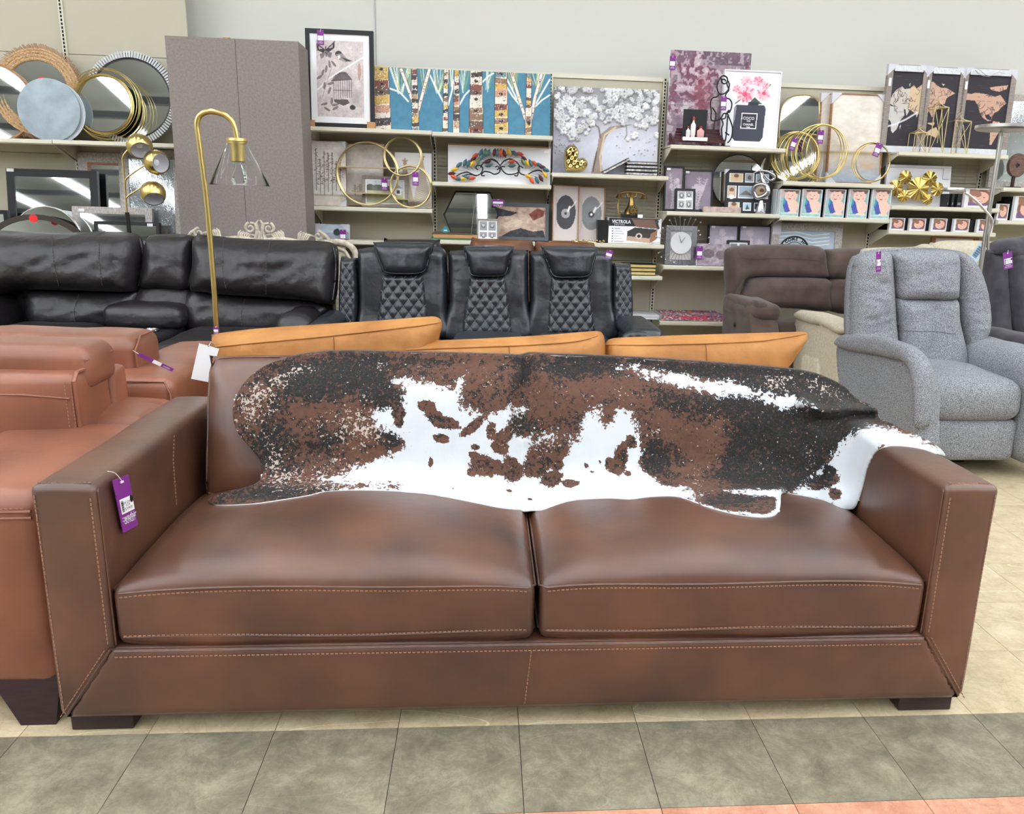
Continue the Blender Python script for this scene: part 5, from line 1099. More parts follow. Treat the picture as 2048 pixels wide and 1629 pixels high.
def xmas(a):
    for cx in (.28, .74):
        top = .16 if cx < .5 else .08
        for s_ in range(26):
            y = top+(.98-top)*s_/26; w = .02+.26*s_/26; c_ = (178, 160, 132)
            a.line([(cx, y), (cx-w, y+.07)], .02, c_); a.line([(cx, y), (cx+w, y+.07)], .02, c_)
        for j in range(5): t_ = math.pi/2+j*2*math.pi/5; a.line([(cx, top), (cx+.06*math.cos(t_), top-.045*math.sin(t_))], .03, (170, 130, 110))
    return a
a = xmas(Art(62, 86, (226, 224, 226))); f = pic('silver_tree_canvas', 'white canvas with two silver glitter fir trees and copper stars', 'picture', (790, 306, 863, 414), 6.46, 1.235, a, 0, WHITE, .1)
t = root('gold_ring_shelf_unit', atY(750, 411, 6.36), 'three overlapping gold hoops with bar shelves, a round wall shelf leaning among canvases', 'wall shelf')
for (cx, cy), r in ((z2((456, 1046))[0], 60), (z2((694, 929))[0], 36.5), (z2((750, 1134))[0], 40)):
    ring(t, cx, cy, r, 6.345, .03, .007, GOLDL); ring(t, cx+2, cy-1, r, 6.42, .03, .007, GOLDL)
for p, q in (((262, 995), (800, 995)), ((300, 1172), (640, 1172)), ((645, 1216), (865, 1216))):
    A, B_ = [atY(*v, 6.345) for v in z2(p, q)]; MB().box((A[0], 6.345, A[2]-.004), (B_[0], 6.43, A[2]+.004)).build('bar_shelf', GOLDL, t)
ptag('purple tag hanging on the smallest gold hoop of the ring shelf', 831, 358, 12, 26, 6.33)
a = Art(56, 34, (186, 200, 214)); a.rect(0, .6, 1, 1, (150, 160, 176)); a.circ(.62, .55, .1, .14, (50, 50, 60)); a.circ(.64, .38, .05, .05, (50, 50, 60)); a.mottle(9, 14, 2)
f = pic('small_bird_canvas', 'small blue canvas of a dark bird with plastic corners, low above the dark sofa', 'picture', (632, 449, 699, 500), 6.38, .99, a, 0, WHITE, .12); corners_(f, f.t, .07, ((0, 1), (1, 1)))
ptag('purple tag on the small blue bird canvas', 686, 472, 12, 24, 6.35)
# ------------------------------------------------------------ section B
f = frame_of((896, 291, 1101, 369), 6.44, .14, 1.437); t = root('metal_leaf_wall_art', (f.O[0]+f.W/2, f.Y, f.zb), 'black scroll wall art with colourful metal leaves mounted in a white box', 'wall art')
lmb(f).box((0, 0, 0), (f.W, .06, f.H)).build('white_box', WHITE, t); lmb(f).box((0, -.012, f.H-.008), (f.W, 0, f.H)).build('box_edge', CARD, t); sticker(f, t, .955, .86)
def L2(*p): return [atP(x, y, 6.40, .14, 1.437) for x, y in z2(*p)]
def scr(P, w=.005): MB().tube(catmull(np.array(L2(*P)), 6, False), w, 6).build('scroll', BLACKM, t, True)
for P in ([(1060, 1060), (1100, 1040), (1140, 1035), (1190, 1055), (1225, 1045), (1240, 1010), (1225, 990), (1200, 990), (1195, 1008), (1210, 1018)],
          [(1225, 1000), (1250, 965), (1290, 945), (1330, 955), (1360, 1000), (1352, 1035), (1320, 1048), (1290, 1035), (1250, 1030), (1232, 1055), (1255, 1058)],
          [(1325, 1000), (1340, 992), (1350, 1005), (1338, 1018)], [(1355, 1035), (1360, 990), (1390, 955), (1430, 945), (1470, 965), (1490, 1000), (1480, 1035), (1440, 1048), (1400, 1045), (1370, 1015), (1370, 995), (1392, 998)],
          [(1515, 1005), (1490, 992), (1480, 1015), (1500, 1045), (1540, 1052), (1580, 1030), (1620, 1020), (1650, 1035)], [(1455, 1055), (1475, 1058), (1482, 1035)], [(1290, 945), (1330, 960), (1355, 985)], [(1100, 1060), (1150, 1048), (1200, 1060)]): scr(P)
LC = {'t': mat('leaf_teal', (70, 104, 112), .4, .4), 'r': mat('leaf_red', (196, 84, 58), .4, .4), 'y': mat('leaf_yellow', (206, 168, 56), .4, .4), 'm': mat('leaf_maroon', (84, 40, 44), .4, .4), 'g': mat('leaf_green', (98, 120, 96), .4, .4)}
LV = [(1030,1043,'m',.1),(1045,1068,'r',-.5),(1075,1080,'t',.0),(1105,1080,'y',.1),(1130,1068,'t',-.3),(1165,1075,'r',.1),(1050,1015,'y',.3),(1080,985,'t',.7),(1120,970,'t',1.2),(1142,978,'t',1.3),(1172,975,'y',.9),(1175,948,'m',.6),(1208,962,'g',1.4),(1190,922,'r',.6),(1228,902,'t',1.2),(1258,900,'g',1.5),(1278,905,'t',1.2),(1320,900,'m',1.4),(1340,900,'t',1.5),(1363,900,'r',1.6),(1388,908,'m',1.9),(1418,895,'y',2.0),(1455,905,'t',2.6),(1492,910,'r',2.9),(1522,945,'m',2.4),(1515,965,'g',2.1),(1272,963,'m',.3),(1280,988,'t',.2),(1437,962,'r',.1),(1437,990,'t',.1),(1540,972,'y',2.2),(1565,972,'t',2.0),(1592,975,'r',2.5),(1622,985,'t',2.8),(1645,1000,'m',2.9),(1668,1018,'t',2.8),(1662,1052,'y',-.9),(1635,1075,'m',-1.0),(1608,1088,'t',-1.1),(1572,1090,'r',-1.0),(1550,1062,'y',-.4),(1235,930,'t',1.2)]
for x, y, k, an in LV:
    c = L2((x, y))[0]; ca, sa = math.cos(an), math.sin(an); l, w_ = .034, .015
    pts = [(-l, 0, 0), (-l*.4, w_*.9, 0), (l*.3, w_, 0), (l, 0, 0), (l*.3, -w_, 0), (-l*.4, -w_*.9, 0)]; V = [(c[0]+a_*ca-b_*sa, c[1]-.006, c[2]+a_*sa+b_*ca) for a_, b_, _ in pts]
    V += [(c[0]-l*.3*ca, c[1]-.014, c[2]-l*.3*sa), (c[0]+l*.4*ca, c[1]-.014, c[2]+l*.4*sa)]; V += [(v[0], v[1]+.004, v[2]) for v in V[:6]]
    link('leaf', V, [(0, 6, 1), (1, 6, 7, 2), (2, 7, 3), (3, 7, 4), (4, 7, 6, 5), (5, 6, 0), (8, 9, 10, 11, 12, 13)], LC[k], t)
b = MB()
for x, y, k, an in LV: c = L2((x, y))[0]; d_ = L2((1355, 1000))[0] if 1180 < x < 1540 else (L2((1200, 1040))[0] if x < 1200 else L2((1520, 1040))[0]); e = c+(d_-c)*.62; b.bar(c, e, .002, .002)
b.build('leaf_stems', BLACKM, t)
hx = z2((1057, 1165), (1292, 1172), (1345, 1330), (1270, 1470), (1035, 1462), (978, 1322)); P = [atP(x, y, 6.44, .12, 1.01) for x, y in hx]
t = root('hexagonal_mirror', tuple(P[4]), 'hexagonal mirror with thin black frame above the cardboard boxes', 'mirror'); b = MB(); n = 6; b.add([tuple(p) for p in P]+[tuple(p+np.array([0, .02, 0])) for p in P], [tuple(range(6)), tuple(range(11, 5, -1))]+[(i, i+6, (i+1) % 6+6, (i+1) % 6) for i in range(6)]); b.build('mirror_glass', MIRROR, t)
MB().tube([tuple(p) for p in P], .007, 6, True).build('frame', BLACKM, t)
q = atY(995, 435, 6.42); MB().bar(tuple(P[0]*.5+P[1]*.5+np.array([.02, -.004, 0])), tuple(P[3]*.5+P[4]*.5+np.array([.01, -.004, 0])), .004, .002).build('centre_joint', STEEL, t)
t = root('teal_hang_tag', atY(891, 462, 6.38), 'teal diamond-shaped hang tag at the foot of the hexagonal mirror', 'tag'); c = atY(891, 461, 6.38); MB().add([(c[0]-.034, 6.38, c[2]), (c[0], 6.38, c[2]-.034), (c[0]+.034, 6.38, c[2]), (c[0], 6.38, c[2]+.034), (c[0]-.034, 6.383, c[2]), (c[0], 6.383, c[2]-.034), (c[0]+.034, 6.383, c[2]), (c[0], 6.383, c[2]+.034)], [(0,1,2,3),(7,6,5,4),(0,4,5,1),(1,5,6,2),(2,6,7,3),(3,7,4,0)]).build('card', TEAL, t); MB().box((c[0]-.012, 6.3785, c[2]-.004), (c[0]+.012, 6.3799, c[2]+.004)).build('sticker', WHITEP, t)
ptag('purple tag laid across the top of the hexagonal mirror and dark abstract canvas', 996, 405, 24, 12, 6.38)
def dark_abs():
    a = Art(96, 70, (190, 164, 146)); a.poly([(0, .05), (.25, .15), (.45, .2), (.3, .32), (.05, .35)], (44, 46, 56)); a.poly([(.1, 1), (.3, .8), (.5, .7), (.75, .8), (.95, .75), (1, 1)], (46, 44, 50)); a.poly([(.66, .25), (.82, .05), (.98, .12), (.95, .3), (.75, .45)], (132, 72, 54)); n = a.noise(5, 8); a.a += ((n-.5)*50)[..., None]
    a.poly([(.1, .6), (.4, .4), (.6, .5), (.5, .65), (.2, .7)], (214, 196, 172), .7); a.mottle(14, 34, 5); return a
f = pic('dark_abstract_canvas', 'grey framed brown and black abstract landscape right of the hexagonal mirror', 'picture', (985, 407, 1097, 490), 6.46, 1.01, dark_abs(), .025, mat('slate_frame', (84, 90, 98), .5), .12)
a = Art(30, 34, (245, 245, 245))
for i, j in ((0, 0), (1, 0), (0, 1), (1, 1)): a.rect(.08+.46*i, .06+.6*j, .46+.46*i, (.56 if j == 0 else .92), (150, 150, 152)); a.circ(.27+.46*i, .3+.55*j, .11, .14, (90, 88, 88)); a.circ(.27+.46*i, .27+.55*j, .07, .09, (200, 196, 194))
f = pic('small_photo_frame', 'small brown photo frame with four black and white photos before the hexagonal mirror', 'photo frame', (954, 438, 997, 481), 6.35, 1.01, a, .01, GWOOD, .15, mat_w=.004)
t = root('cardboard_boxes', atY(905, 482, 6.36), 'low stack of open brown cardboard and green packing at the foot of the hexagonal mirror', 'box')
A = atY(862, 482, 6.34); B_ = atY(960, 486, 6.34); MB().box((A[0], 6.34, 1.006), (B_[0], 6.5, 1.02)).build('green_sheet', mat('green_sheet', (70, 120, 84), .7), t); MB().box((A[0]+.02, 6.335, 1.02), (B_[0]-.02, 6.5, 1.045)).build('brown_box', CARD, t); MB().prism([(A[0], 1.046), (A[0]+.02, 1.062), (B_[0]-.05, 1.05), (B_[0]-.05, 1.046)], 6.34, 6.5).build('lid', mat('dark_card', (96, 70, 48), .8), t)
# ------------------------------------------------------------ section C
def blossom():
    W_, H_ = 196, 164; a = Art(W_, H_, (186, 188, 200)); a.put(np.clip(.62-a.Y, 0, 1)*1.6, (128, 124, 124), .75); a.circ(.75, .75, .5, .4, (214, 216, 226), 0, .8, .6); a.circ(.05, .5, .25, .4, (150, 150, 162), 0, .8, .8); a.circ(.05, .95, .2, .2, (120, 120, 134), 0, .7, .8)
    def c(*p): return [((x-100)/780, (y-(355+(x-100)*.04))/615) for x, y in p]
    a.poly(c((385, 975), (400, 900), (430, 780), (440, 700), (470, 680), (520, 640), (600, 630), (690, 625), (600, 650), (530, 665), (490, 720), (465, 800), (460, 900), (480, 975)), (150, 132, 118)); a.line(c((450, 720), (435, 650), (400, 620), (370, 640), (368, 670)), .014, (110, 104, 104)); a.line(c((640, 640), (645, 700), (630, 730)), .008, (130, 124, 120)); a.line(c((462, 960), (450, 860), (480, 700), (560, 648)), .016, (206, 186, 160)); a.line(c((400, 960), (425, 820)), .012, (88, 76, 70))
    rel = np.zeros((H_, W_)); r = random.Random(9); fl = []
    for k in range(330):
        x = r.random(); y = r.random()*.62
        if y > .40+.2*abs(math.sin(x*7))*(1 if x < .35 or x > .7 else .1): continue
        fl.append((x, y, r.uniform(.016, .034)))
    for k in range(70): x = r.choice((r.uniform(.02, .25), r.uniform(.6, .98))); fl.append((x, r.uniform(.45, .78), r.uniform(.006, .013)))
    for x, y, R_ in fl:
        a0 = r.random()*6; tone = r.randint(186, 240)
        for j in range(5 if R_ > .014 else 1):
            t_ = a0+j*1.257; px_, py = x+R_*.62*math.cos(t_), y+R_*.62*math.sin(t_)/a.asp; d = np.hypot(a.X-px_, (a.Y-py)*a.asp)/(R_*.5); mk = d < 1
            rel = np.where(mk, np.maximum(rel, .018*np.sqrt(np.clip(1-d**2, 0, 1))+.002+.003*r.random()), rel); a.put(mk.astype(float), (tone, tone, tone+3))
        if R_ > .02: a.circ(x, y, R_*.16, R_*.16, (206, 200, 180))
    a.mottle(30, 8, 1); return a, rel
a, rel = blossom(); f = frame_of((1107, 177, 1316, 350), 6.46, .12, 1.53); t = root('blossom_tree_canvas', (f.O[0]+f.W/2, f.Y, f.zb), 'large white canvas of a tree with raised blossoms behind the gold heart', 'picture')
lmb(f).box((0, 0, 0), (f.W, .03, f.H)).build('canvas', WHITE, t); fprint(f, a, t, 0, 0, f.W, f.H, -.002, relief=rel)
t = root('gold_heart', atY(1152, 343, 6.36), 'faceted shiny gold heart ornament on the shelf before the white blossom canvas', 'ornament')
hp = z3((185, 965), (178, 900), (180, 830), (200, 790), (235, 772), (270, 790), (288, 830), (285, 875), (320, 872), (348, 895), (352, 925), (330, 965), (290, 975), (200, 974))
def facet(u, v): x = u*42; y = v*42; return .016*abs(((x+.6*y) % 2)-1)+.012*abs(((x-1.1*y) % 2.4)-1.2)-.012
puff('heart', GOLDP, t, hp, 6.36, .05, .05, .035, .006, 0, 0, fn=facet)
BK = mat('book_box_print', (214, 208, 206), .6, c2=(150, 146, 148), sc=60, lo=.4, hi=.6)
def flatbook(label, px, Y=6.36, d=.16, rot=0., zb=None, m=BK, cov=BLACK, grp='silver book boxes'):
    x0, y0, x1, y1 = px; A = atY(x0, y1, Y); B_ = atY(x1, y0, Y); W_ = B_[0]-A[0]; H_ = abs(atY(x0, y0, Y)[2]-A[2]); zb = zb if zb is not None else A[2]
    t = root('book_box', (A[0]+W_/2, Y, zb), label, 'box', grp); Rm = np.array(Matrix.Rotation(-rot, 3, 'Y')); 
    def B(): b = MB(); b.M = (Rm, np.array([A[0], Y, zb])); return b
    B().box((0, -.001, .004), (W_, d, H_-.004)).build('pages', m, t); B().box((-.002, -.004, 0), (W_+.002, d+.002, .004)).build('cover', cov, t); B().box((-.002, -.004, H_-.004), (W_+.002, d+.002, H_)).build('cover', cov, t); return t
zs_ = 1.530
for k in range(4): flatbook(('lowest', 'second lowest', 'second from the top', 'topmost')[k]+' silver book box in the stack before the blossom canvas', (1254, 326, 1315, 332.3), 6.36+.004*k, .16, 0, zs_+k*.0265)
flatbook('silver book box leaning against the stack of book boxes', (1209, 338, 1266, 344.3), 6.36, .14, .50, 1.531)
def rec(seed, dk):
    a = Art(42, 84, (198, 188, 184)); c0 = dk; a.circ(.5, .48, .40, .62, c0); a.put(((a.X < .12) | (a.X > .92)).astype(float), (198, 188, 184)); a.rect(.1, .22, .14, .76, (182, 172, 168)); 
    for r_ in (.34, .28, .22): a.ring(.5, .49, r_-.008, r_, tuple(x+14 for x in c0))
    a.circ(.5, .50, .17 if seed == 0 else .12, .17 if seed == 0 else .12, (168, 162, 160) if seed == 0 else (50, 50, 54)); a.circ(.5, .5, .06 if seed == 0 else .045, .06 if seed == 0 else .045, c0 if seed == 0 else (240, 240, 240)); a.line([(.92, .27), (.78, .36), (.62, .42)], .03, (236, 232, 232)); a.line([(.66, .38), (.6, .45)], .08, (236, 232, 232)); return a
f = pic('record_print', 'print of a dark record on a turntable in wooden frame, left of the pair', 'picture', (1105, 371, 1157, 484), 6.42, 1.012, rec(0, (58, 60, 66)), .006, WOOD, .16)
f = pic('record_print', 'print of a grey record with white centre, right of the pair', 'picture', (1156, 374, 1209, 486), 6.45, 1.012, rec(1, (120, 122, 124)), .006, WOOD, .14)
f = frame_of((1217, 437, 1322, 489), 6.38, 0, 1.012); t = root('record_player_box', (f.O[0]+f.W/2, f.Y, f.zb), 'white and black carton of a retro wooden record player on the shelf', 'box')
a = Art(120, 62, (236, 236, 240)); a.poly([(0, 0), (.45, 0), (.52, .32), (0, .32)], (28, 28, 32)); a.poly([(.42, .02), (.86, .05), (.93, .40), (.52, .34)], (120, 92, 78)); a.poly([(.45, .0), (.95, .0), (.97, .05), (.46, .05)], (70, 52, 46)); a.poly([(.86, .05), (.9, .02), (.97, .38), (.93, .42)], (50, 48, 50)); a.poly([(.36, .52), (.5, .36), (.93, .42), (.82, .62), (.36, .55)], (54, 50, 52)); a.poly([(.36, .53), (.8, .6), (.79, .95), (.35, .86)], (60, 54, 54)); a.poly([(.35, .7), (.8, .78), (.79, .97), (.35, .88)], (186, 160, 138)); a.poly([(.8, .6), (.93, .44), (.92, .8), (.79, .97)], (150, 112, 84)); a.circ(.58, .70, .06, .06, (210, 200, 190)); a.circ(.58, .70, .035, .035, (40, 38, 40))
for k in range(6): a.circ(.08, .42+.1*k, .012, .012, (60, 60, 70)); a.rect(.12, .41+.1*k, .12+.1+.04*(k % 3), .43+.1*k, (150, 150, 160))
a.circ(.91, .12, .035, .035, (40, 70, 60)); a.mottle(60, 6, 1)
lmb(f).box((0, 0, 0), (f.W, .2, f.H)).build('carton', WHITE, t); fprint(f, a, t, 0, 0, f.W, f.H, -.001, 'front_print')
text('VICTROLA', .036, WHITE, t, f.O+f.U*f.W*.235+f.V*f.H*.85+f.B*-.003, f.U, f.V, bold=.0012, sx=.86); text('E M P I R E', .018, WHITE, t, f.O+f.U*f.W*.2+f.V*f.H*.735+f.B*-.003, f.U, f.V)
lmb(f).box((-.085, .0, 0), (-.004, .2, f.H*.9)).build('side_flap', BLACK, t)
t = root('gold_telephone', atY(1265, 430, 6.42), 'antique gold rotary telephone standing on the record player carton', 'telephone'); zt = f.zb+f.H; c = np.array([atY(1263, 420, 6.45)[0], 6.46, zt]); 
BR = mat('antique_brass', (160, 134, 84), .3, 1.)
MB().box((c[0]-.075, 6.42, zt), (c[0]+.065, 6.53, zt+.03)).build('black_base', BLACK, t); MB().lathe([(.055, .0), (.05, .03), (.03, .06), (.02, .1), (.014, .14), (.02, .165)], (c[0], 6.475, zt+.03), 20).build('body', BR, t, True)
MB().lathe([(.0, -.008), (.036, -.006), (.040, 0), (.038, .012)], (c[0]+.005, 6.42, zt+.06), 24, 'Y', cap=False).build('dial_ring', BR, t, True); b = MB()
for k in range(10): a_ = k*.6; b.lathe([(.0, -.001), (.006, -.001), (.006, .002)], (c[0]+.005+.027*math.cos(a_), 6.412, zt+.06+.027*math.sin(a_)), 8, 'Y', cap=False)
b.build('finger_holes', BLACK, t); MB().lathe([(.0, -.01), (.01, -.01), (.01, .0)], (c[0]+.005, 6.412, zt+.06), 12, 'Y').build('dial_hub', GOLDP, t)
for s in (-1, 1): MB().tube([(c[0], 6.475, zt+.155), (c[0]+s*.035, 6.475, zt+.165), (c[0]+s*.04, 6.475, zt+.19)], .006, 8).build('cradle_arm', BR, t, True)
MB().tube([(c[0]-.095, 6.475, zt+.19), (c[0]-.06, 6.475, zt+.2), (c[0]+.06, 6.475, zt+.2), (c[0]+.1, 6.475, zt+.185)], [.008, .011, .011, .008], 10).build('handset', BR, t, True)
for s, z_ in ((-1, .15), (1, .15)): MB().lathe([(.012, .035), (.018, .02), (.028, 0), (.024, -.002)], (c[0]+s*.1, 6.475, zt+z_), 16).build('handset_cup', BR, t, True)
MB().tube(catmull([(c[0]-.1, 6.475, zt+.15), (c[0]-.108, 6.46, zt+.09), (c[0]-.1, 6.45, zt+.03), (c[0]-.08, 6.44, zt+.012)], 5, False), .004, 6).build('cord', BR, t, True); MB().box((c[0]+.045, 6.41, zt+.005), (c[0]+.085, 6.413, zt+.03)).build('price_sticker', WHITEP, t)
t = root('gold_branch', atY(1175, 484, 6.32), 'thin gold twig ornament lying on the shelf below the record prints', 'ornament')
b = MB(); P = [atY(x, y, 6.34) for x, y in ((1143, 481), (1155, 484), (1175, 484), (1195, 486), (1210, 483))]; b.tube(catmull(P, 5, False), .004, 6)
for k in range(10): p = P[0]+(P[-1]-P[0])*(k+.5)/10; b.ell(p+np.array([0, 0, .006*(k % 2)]), .01, .006, .006, 8, 5)
b.build('twig', GOLDP, t, True)
YPg = mat('yellow_pages', (226, 204, 130), .7, c2=(180, 156, 90), sc=40, stretch=(1, 1, 30))
for k in range(3): flatbook(('bottom', 'middle', 'top')[k]+' black book with yellow page edges on the short low shelf', (1248, 528+7*k, 1311, 535.5+7*k), 6.34, .16, 0, .768+(2-k)*0+.029*k, YPg, BLACK, 'yellow edged books on the short low shelf')
# ------------------------------------------------------------ section D
def purple_abs():
    a = Art(130, 146, (150, 128, 138)); n1 = a.noise(4, 21, 3); n2 = a.noise(9, 22, 3); n3 = a.noise(26, 23, 2)
    a.put((n1 > .56)*1., (108, 56, 76), .8); a.put((n2 > .58)*1., (206, 196, 200), .75); a.rect(.4, 0, 1, .14, (88, 66, 80), .8); a.put(((n2 < .4)*1.), (120, 104, 120), .6); a.circ(.42, .45, .14, .26, (130, 50, 70), 0, .7, .3); a.put((n3 > .62)*1., (222, 206, 212), .5)
    for k in range(9): a.line([(.0, .35+.07*k), (.65, .35+.07*k+.01)], .006, (96, 80, 96), .5)
    a.mottle(40, 16, 5); return a
f = pic('purple_abstract_canvas', 'tall purple and grey abstract canvas rising above the shelving top', 'picture', (1337, 103, 1497, 284), 6.54, 1.763, purple_abs(), 0, WHITE, .05)
ptag('purple tag at the top left corner of the purple abstract canvas', 1345, 126, 12, 26, 6.50)
def perfume():
    a = Art(120, 156, (240, 240, 246)); P_ = [(232, 132, 158), (240, 176, 190), (222, 100, 132), (246, 206, 212)]
    def c(*p): return [((x-1350)/410, (y-(235+(x-1350)*.05))/520) for x, y in p]
    r = random.Random(4)
    a.poly(c((1530, 470), (1580, 420), (1640, 470)), (60, 84, 66)); a.line(c((1440, 460), (1520, 400)), .02, (90, 110, 84)); a.line(c((1620, 400), (1690, 335)), .02, (90, 110, 84))
    for x, y, R_ in ((1510, 395, .18), (1640, 400, .14), (1510, 310, .12), (1600, 315, .12), (1650, 340, .09), (1440, 360, .08)):
        u, v = c((x, y))[0]
        a.circ(u, v, R_, R_*.9, (244, 200, 210), 0, .9, .3)
        for k in range(26): an = r.random()*6.3; q = r.random()*R_*.8; a.circ(u+q*math.cos(an), v+q*math.sin(an)/a.asp*.8, R_*.26, R_*.12, r.choice(P_), an, .75)
    a.circ(*c((1505, 400))[0], .05, .04, (206, 60, 96), 0, .7); a.circ(*c((1645, 395))[0], .04, .03, (206, 60, 96), 0, .7)
    a.poly(c((1535, 450), (1610, 455), (1610, 478), (1535, 475)), (40, 44, 54)); K = (56, 58, 74); a.poly(c((1450, 470), (1655, 478), (1668, 500), (1660, 700), (1640, 730), (1450, 720), (1430, 700), (1433, 490)), K)
    a.poly(c((1436, 490), (1450, 480), (1440, 580), (1434, 600)), (150, 156, 170)); a.poly(c((1490, 525), (1610, 532), (1605, 642), (1488, 636)), (236, 236, 240)); a.poly(c((1496, 532), (1603, 538), (1599, 635), (1494, 630)), (40, 42, 54)); return a
f = pic('perfume_bottle_print', 'white framed print of pink peonies over a black perfume bottle', 'picture', (1444, 141, 1558, 291), 6.42, 1.763, perfume(), .010, WHITE, .05)
for s_, sz, v in (('COCO', .030, .385), ('NOIR', .012, .35), ('CHANEL', .022, .305), ('PARIS', .012, .272)): text(s_, sz, WHITE, f.t, f.O+f.U*f.W*.475+f.V*f.H*v+f.B*-.006, f.U, f.V, bold=.0006)
t = root('wire_woman_sculpture', atY(1450, 286, 6.34), 'black wire line sculpture of a woman standing before the perfume print', 'sculpture')
for P in ([(1345, 300), (1340, 275), (1360, 265), (1385, 280), (1385, 310), (1365, 325), (1345, 312), (1350, 292), (1370, 295), (1372, 308)], [(1338, 275), (1315, 320), (1312, 360), (1325, 395), (1350, 402), (1375, 390), (1395, 365), (1402, 330), (1388, 300), (1385, 330), (1398, 370), (1380, 395), (1372, 415), (1380, 430), (1405, 440), (1420, 470), (1415, 510), (1400, 540)],
          [(1330, 395), (1310, 420), (1275, 432), (1262, 470), (1268, 530), (1265, 575), (1275, 598), (1310, 595), (1340, 578), (1360, 545), (1385, 545), (1400, 520), (1385, 540), (1395, 560), (1385, 570)], [(1275, 500), (1300, 540), (1300, 580), (1290, 620), (1285, 665)], [(1398, 525), (1380, 545), (1370, 580), (1335, 585)],
          [(1395, 565), (1410, 600), (1425, 650), (1420, 710), (1405, 745), (1388, 762)], [(1390, 560), (1385, 620), (1380, 690), (1370, 750), (1360, 740)], [(1370, 685), (1400, 705)], [(1340, 578), (1355, 620), (1345, 660), (1350, 740)]):
    MB().tube(catmull(np.array([atY(x, y, 6.345) for x, y in z3(*P)]), 5, False), .0055, 6).build('wire', BLACKM, t, True)
A = atY(1420, 289, 6.32); MB().box((A[0], 6.325, 1.762), (A[0]+.16, 6.37, 1.768)).build('base', BLACKM, t)
ptag('purple tag hanging on the black wire woman sculpture', 1447, 207, 12, 26, 6.325)
t = root('burgundy_tray', atY(1395, 285, 6.36), 'dark burgundy slatted wooden tray behind the perfume gift box', 'tray')
for k in range(5): A = atY(1347+k*1.5, 281-k*5.5, 6.34+k*.03); B_ = atY(1449-k*2.5, 284-k*5.5, 6.34+k*.03); MB().box((A[0], 6.34+k*.03, A[2]-.008), (B_[0], 6.355+k*.03, A[2]+.010)).build('slat', BURG, t)
A = atY(1349, 284, 6.34); MB().prism([(6.34, 1.763), (6.5, 1.763), (6.5, 1.86), (6.34, 1.79)], A[0]-.01, A[0]+.004, 'YZ').build('end_panel', BURG, t); B_ = atY(1448, 284, 6.34); MB().prism([(6.34, 1.763), (6.5, 1.763), (6.5, 1.86), (6.34, 1.79)], B_[0], B_[0]+.012, 'YZ').build('end_panel', BURG, t)
t = root('perfume_gift_set', atY(1388, 270, 6.335), 'black backed gift box with pink perfume bottles resting on the burgundy tray', 'gift box'); f = frame_of((1366, 219, 1414, 268), 6.345, .0, 1.80)
lmb(f).box((0, 0, 0), (f.W, .006, f.H)).build('black_back_card', BLACK, t); lmb(f).box((0, -.03, 0), (f.W+.005, 0, .022)).build('box_tray', PINK, t); lmb(f).box((0, -.034, -.005), (f.W+.005, -.031, .022)).build('lace_print', WHITEP, t)
def bot(x, w_, h, m, z=.02): 
    b = MB(); b.M = f.M; b.lathe([(w_*.7, 0), (w_, h*.15), (w_, h*.6), (w_*.35, h*.75), (w_*.35, h*.82)], (f.W*x, -.016, z), 14); b.build('bottle', m, t, True); b = MB(); b.M = f.M; b.lathe([(w_*.5, 0), (w_*.6, h*.1), (w_*.2, h*.18)], (f.W*x, -.016, z+h*.82), 12); b.build('stopper', mat('red_stopper', (160, 60, 60), .3), t, True)
bot(.22, .016, .08, WHITEP); bot(.42, .02, .15, mat('pearl_white', (238, 228, 226), .25)); bot(.74, .028, .085, mat('rose_glass', (236, 180, 178), .2))
def bot_art(seed, w_=50, h=90, bg=(150, 136, 150)):
    a = Art(w_, h, bg); a.mottle(5, 14, seed); r = random.Random(seed); L_ = (208, 196, 206)
    for k in range(6):
        x0 = .3+.4*r.random(); x1 = .2+.65*r.random(); y1 = .12+.35*r.random(); a.line([(x0, .97), ((x0+x1)/2+.05, .6), (x1, y1)], .02, L_)
        if r.random() < .6:
            for j in range(9): an = r.random()*6.3; a.circ(x1+.07*math.cos(an), y1+.05*math.sin(an), .07, .05, L_, an, .7)
        else:
            for j in range(12): t_ = j/12; xx = x0+(x1-x0)*t_; yy = .97+(y1-.97)*t_; a.line([(xx, yy), (xx+.08, yy-.04)], .02, L_); a.line([(xx, yy), (xx-.08, yy-.03)], .02, L_)
    return a
f = pic('botanical_print', 'black framed mauve botanical print, leftmost on the shelf above the clock', 'picture', (1328, 333, 1367, 418), 6.42, 1.27, bot_art(3), .012, BLACKM, .14); sticker(f, f.t, .2, .93)
f = pic('botanical_print', 'wider black framed mauve flower print behind the small four-photo frame', 'picture', (1366, 340, 1425, 420), 6.46, 1.27, bot_art(8, 60, 84, (144, 130, 146)), .012, BLACKM, .12); sticker(f, f.t, .12, .93)
a = Art(32, 36, (236, 236, 236))
for x, y, w_, h in ((.08, .06, .4, .38), (.54, .06, .38, .3), (.08, .52, .4, .4), (.54, .5, .38, .42)): a.rect(x, y, x+w_, y+h, (170, 170, 172)); a.circ(x+w_/2, y+h*.55, w_*.33, h*.4, (96, 94, 96)); a.circ(x+w_/2, y+h*.5, w_*.18, h*.24, (206, 204, 202))
f = pic('black_photo_frame', 'small tilted black frame of black and white photos before the mauve flower print', 'photo frame', (1350, 378, 1390, 418), 6.35, 1.27, a, .016, BLACKM, .2)
t = rmirror('round_black_mirror', 'round mirror with thin black rim behind the multi-photo collage frame', 1477, 365, 54, 6.50, .14, 1.2, BLACK)
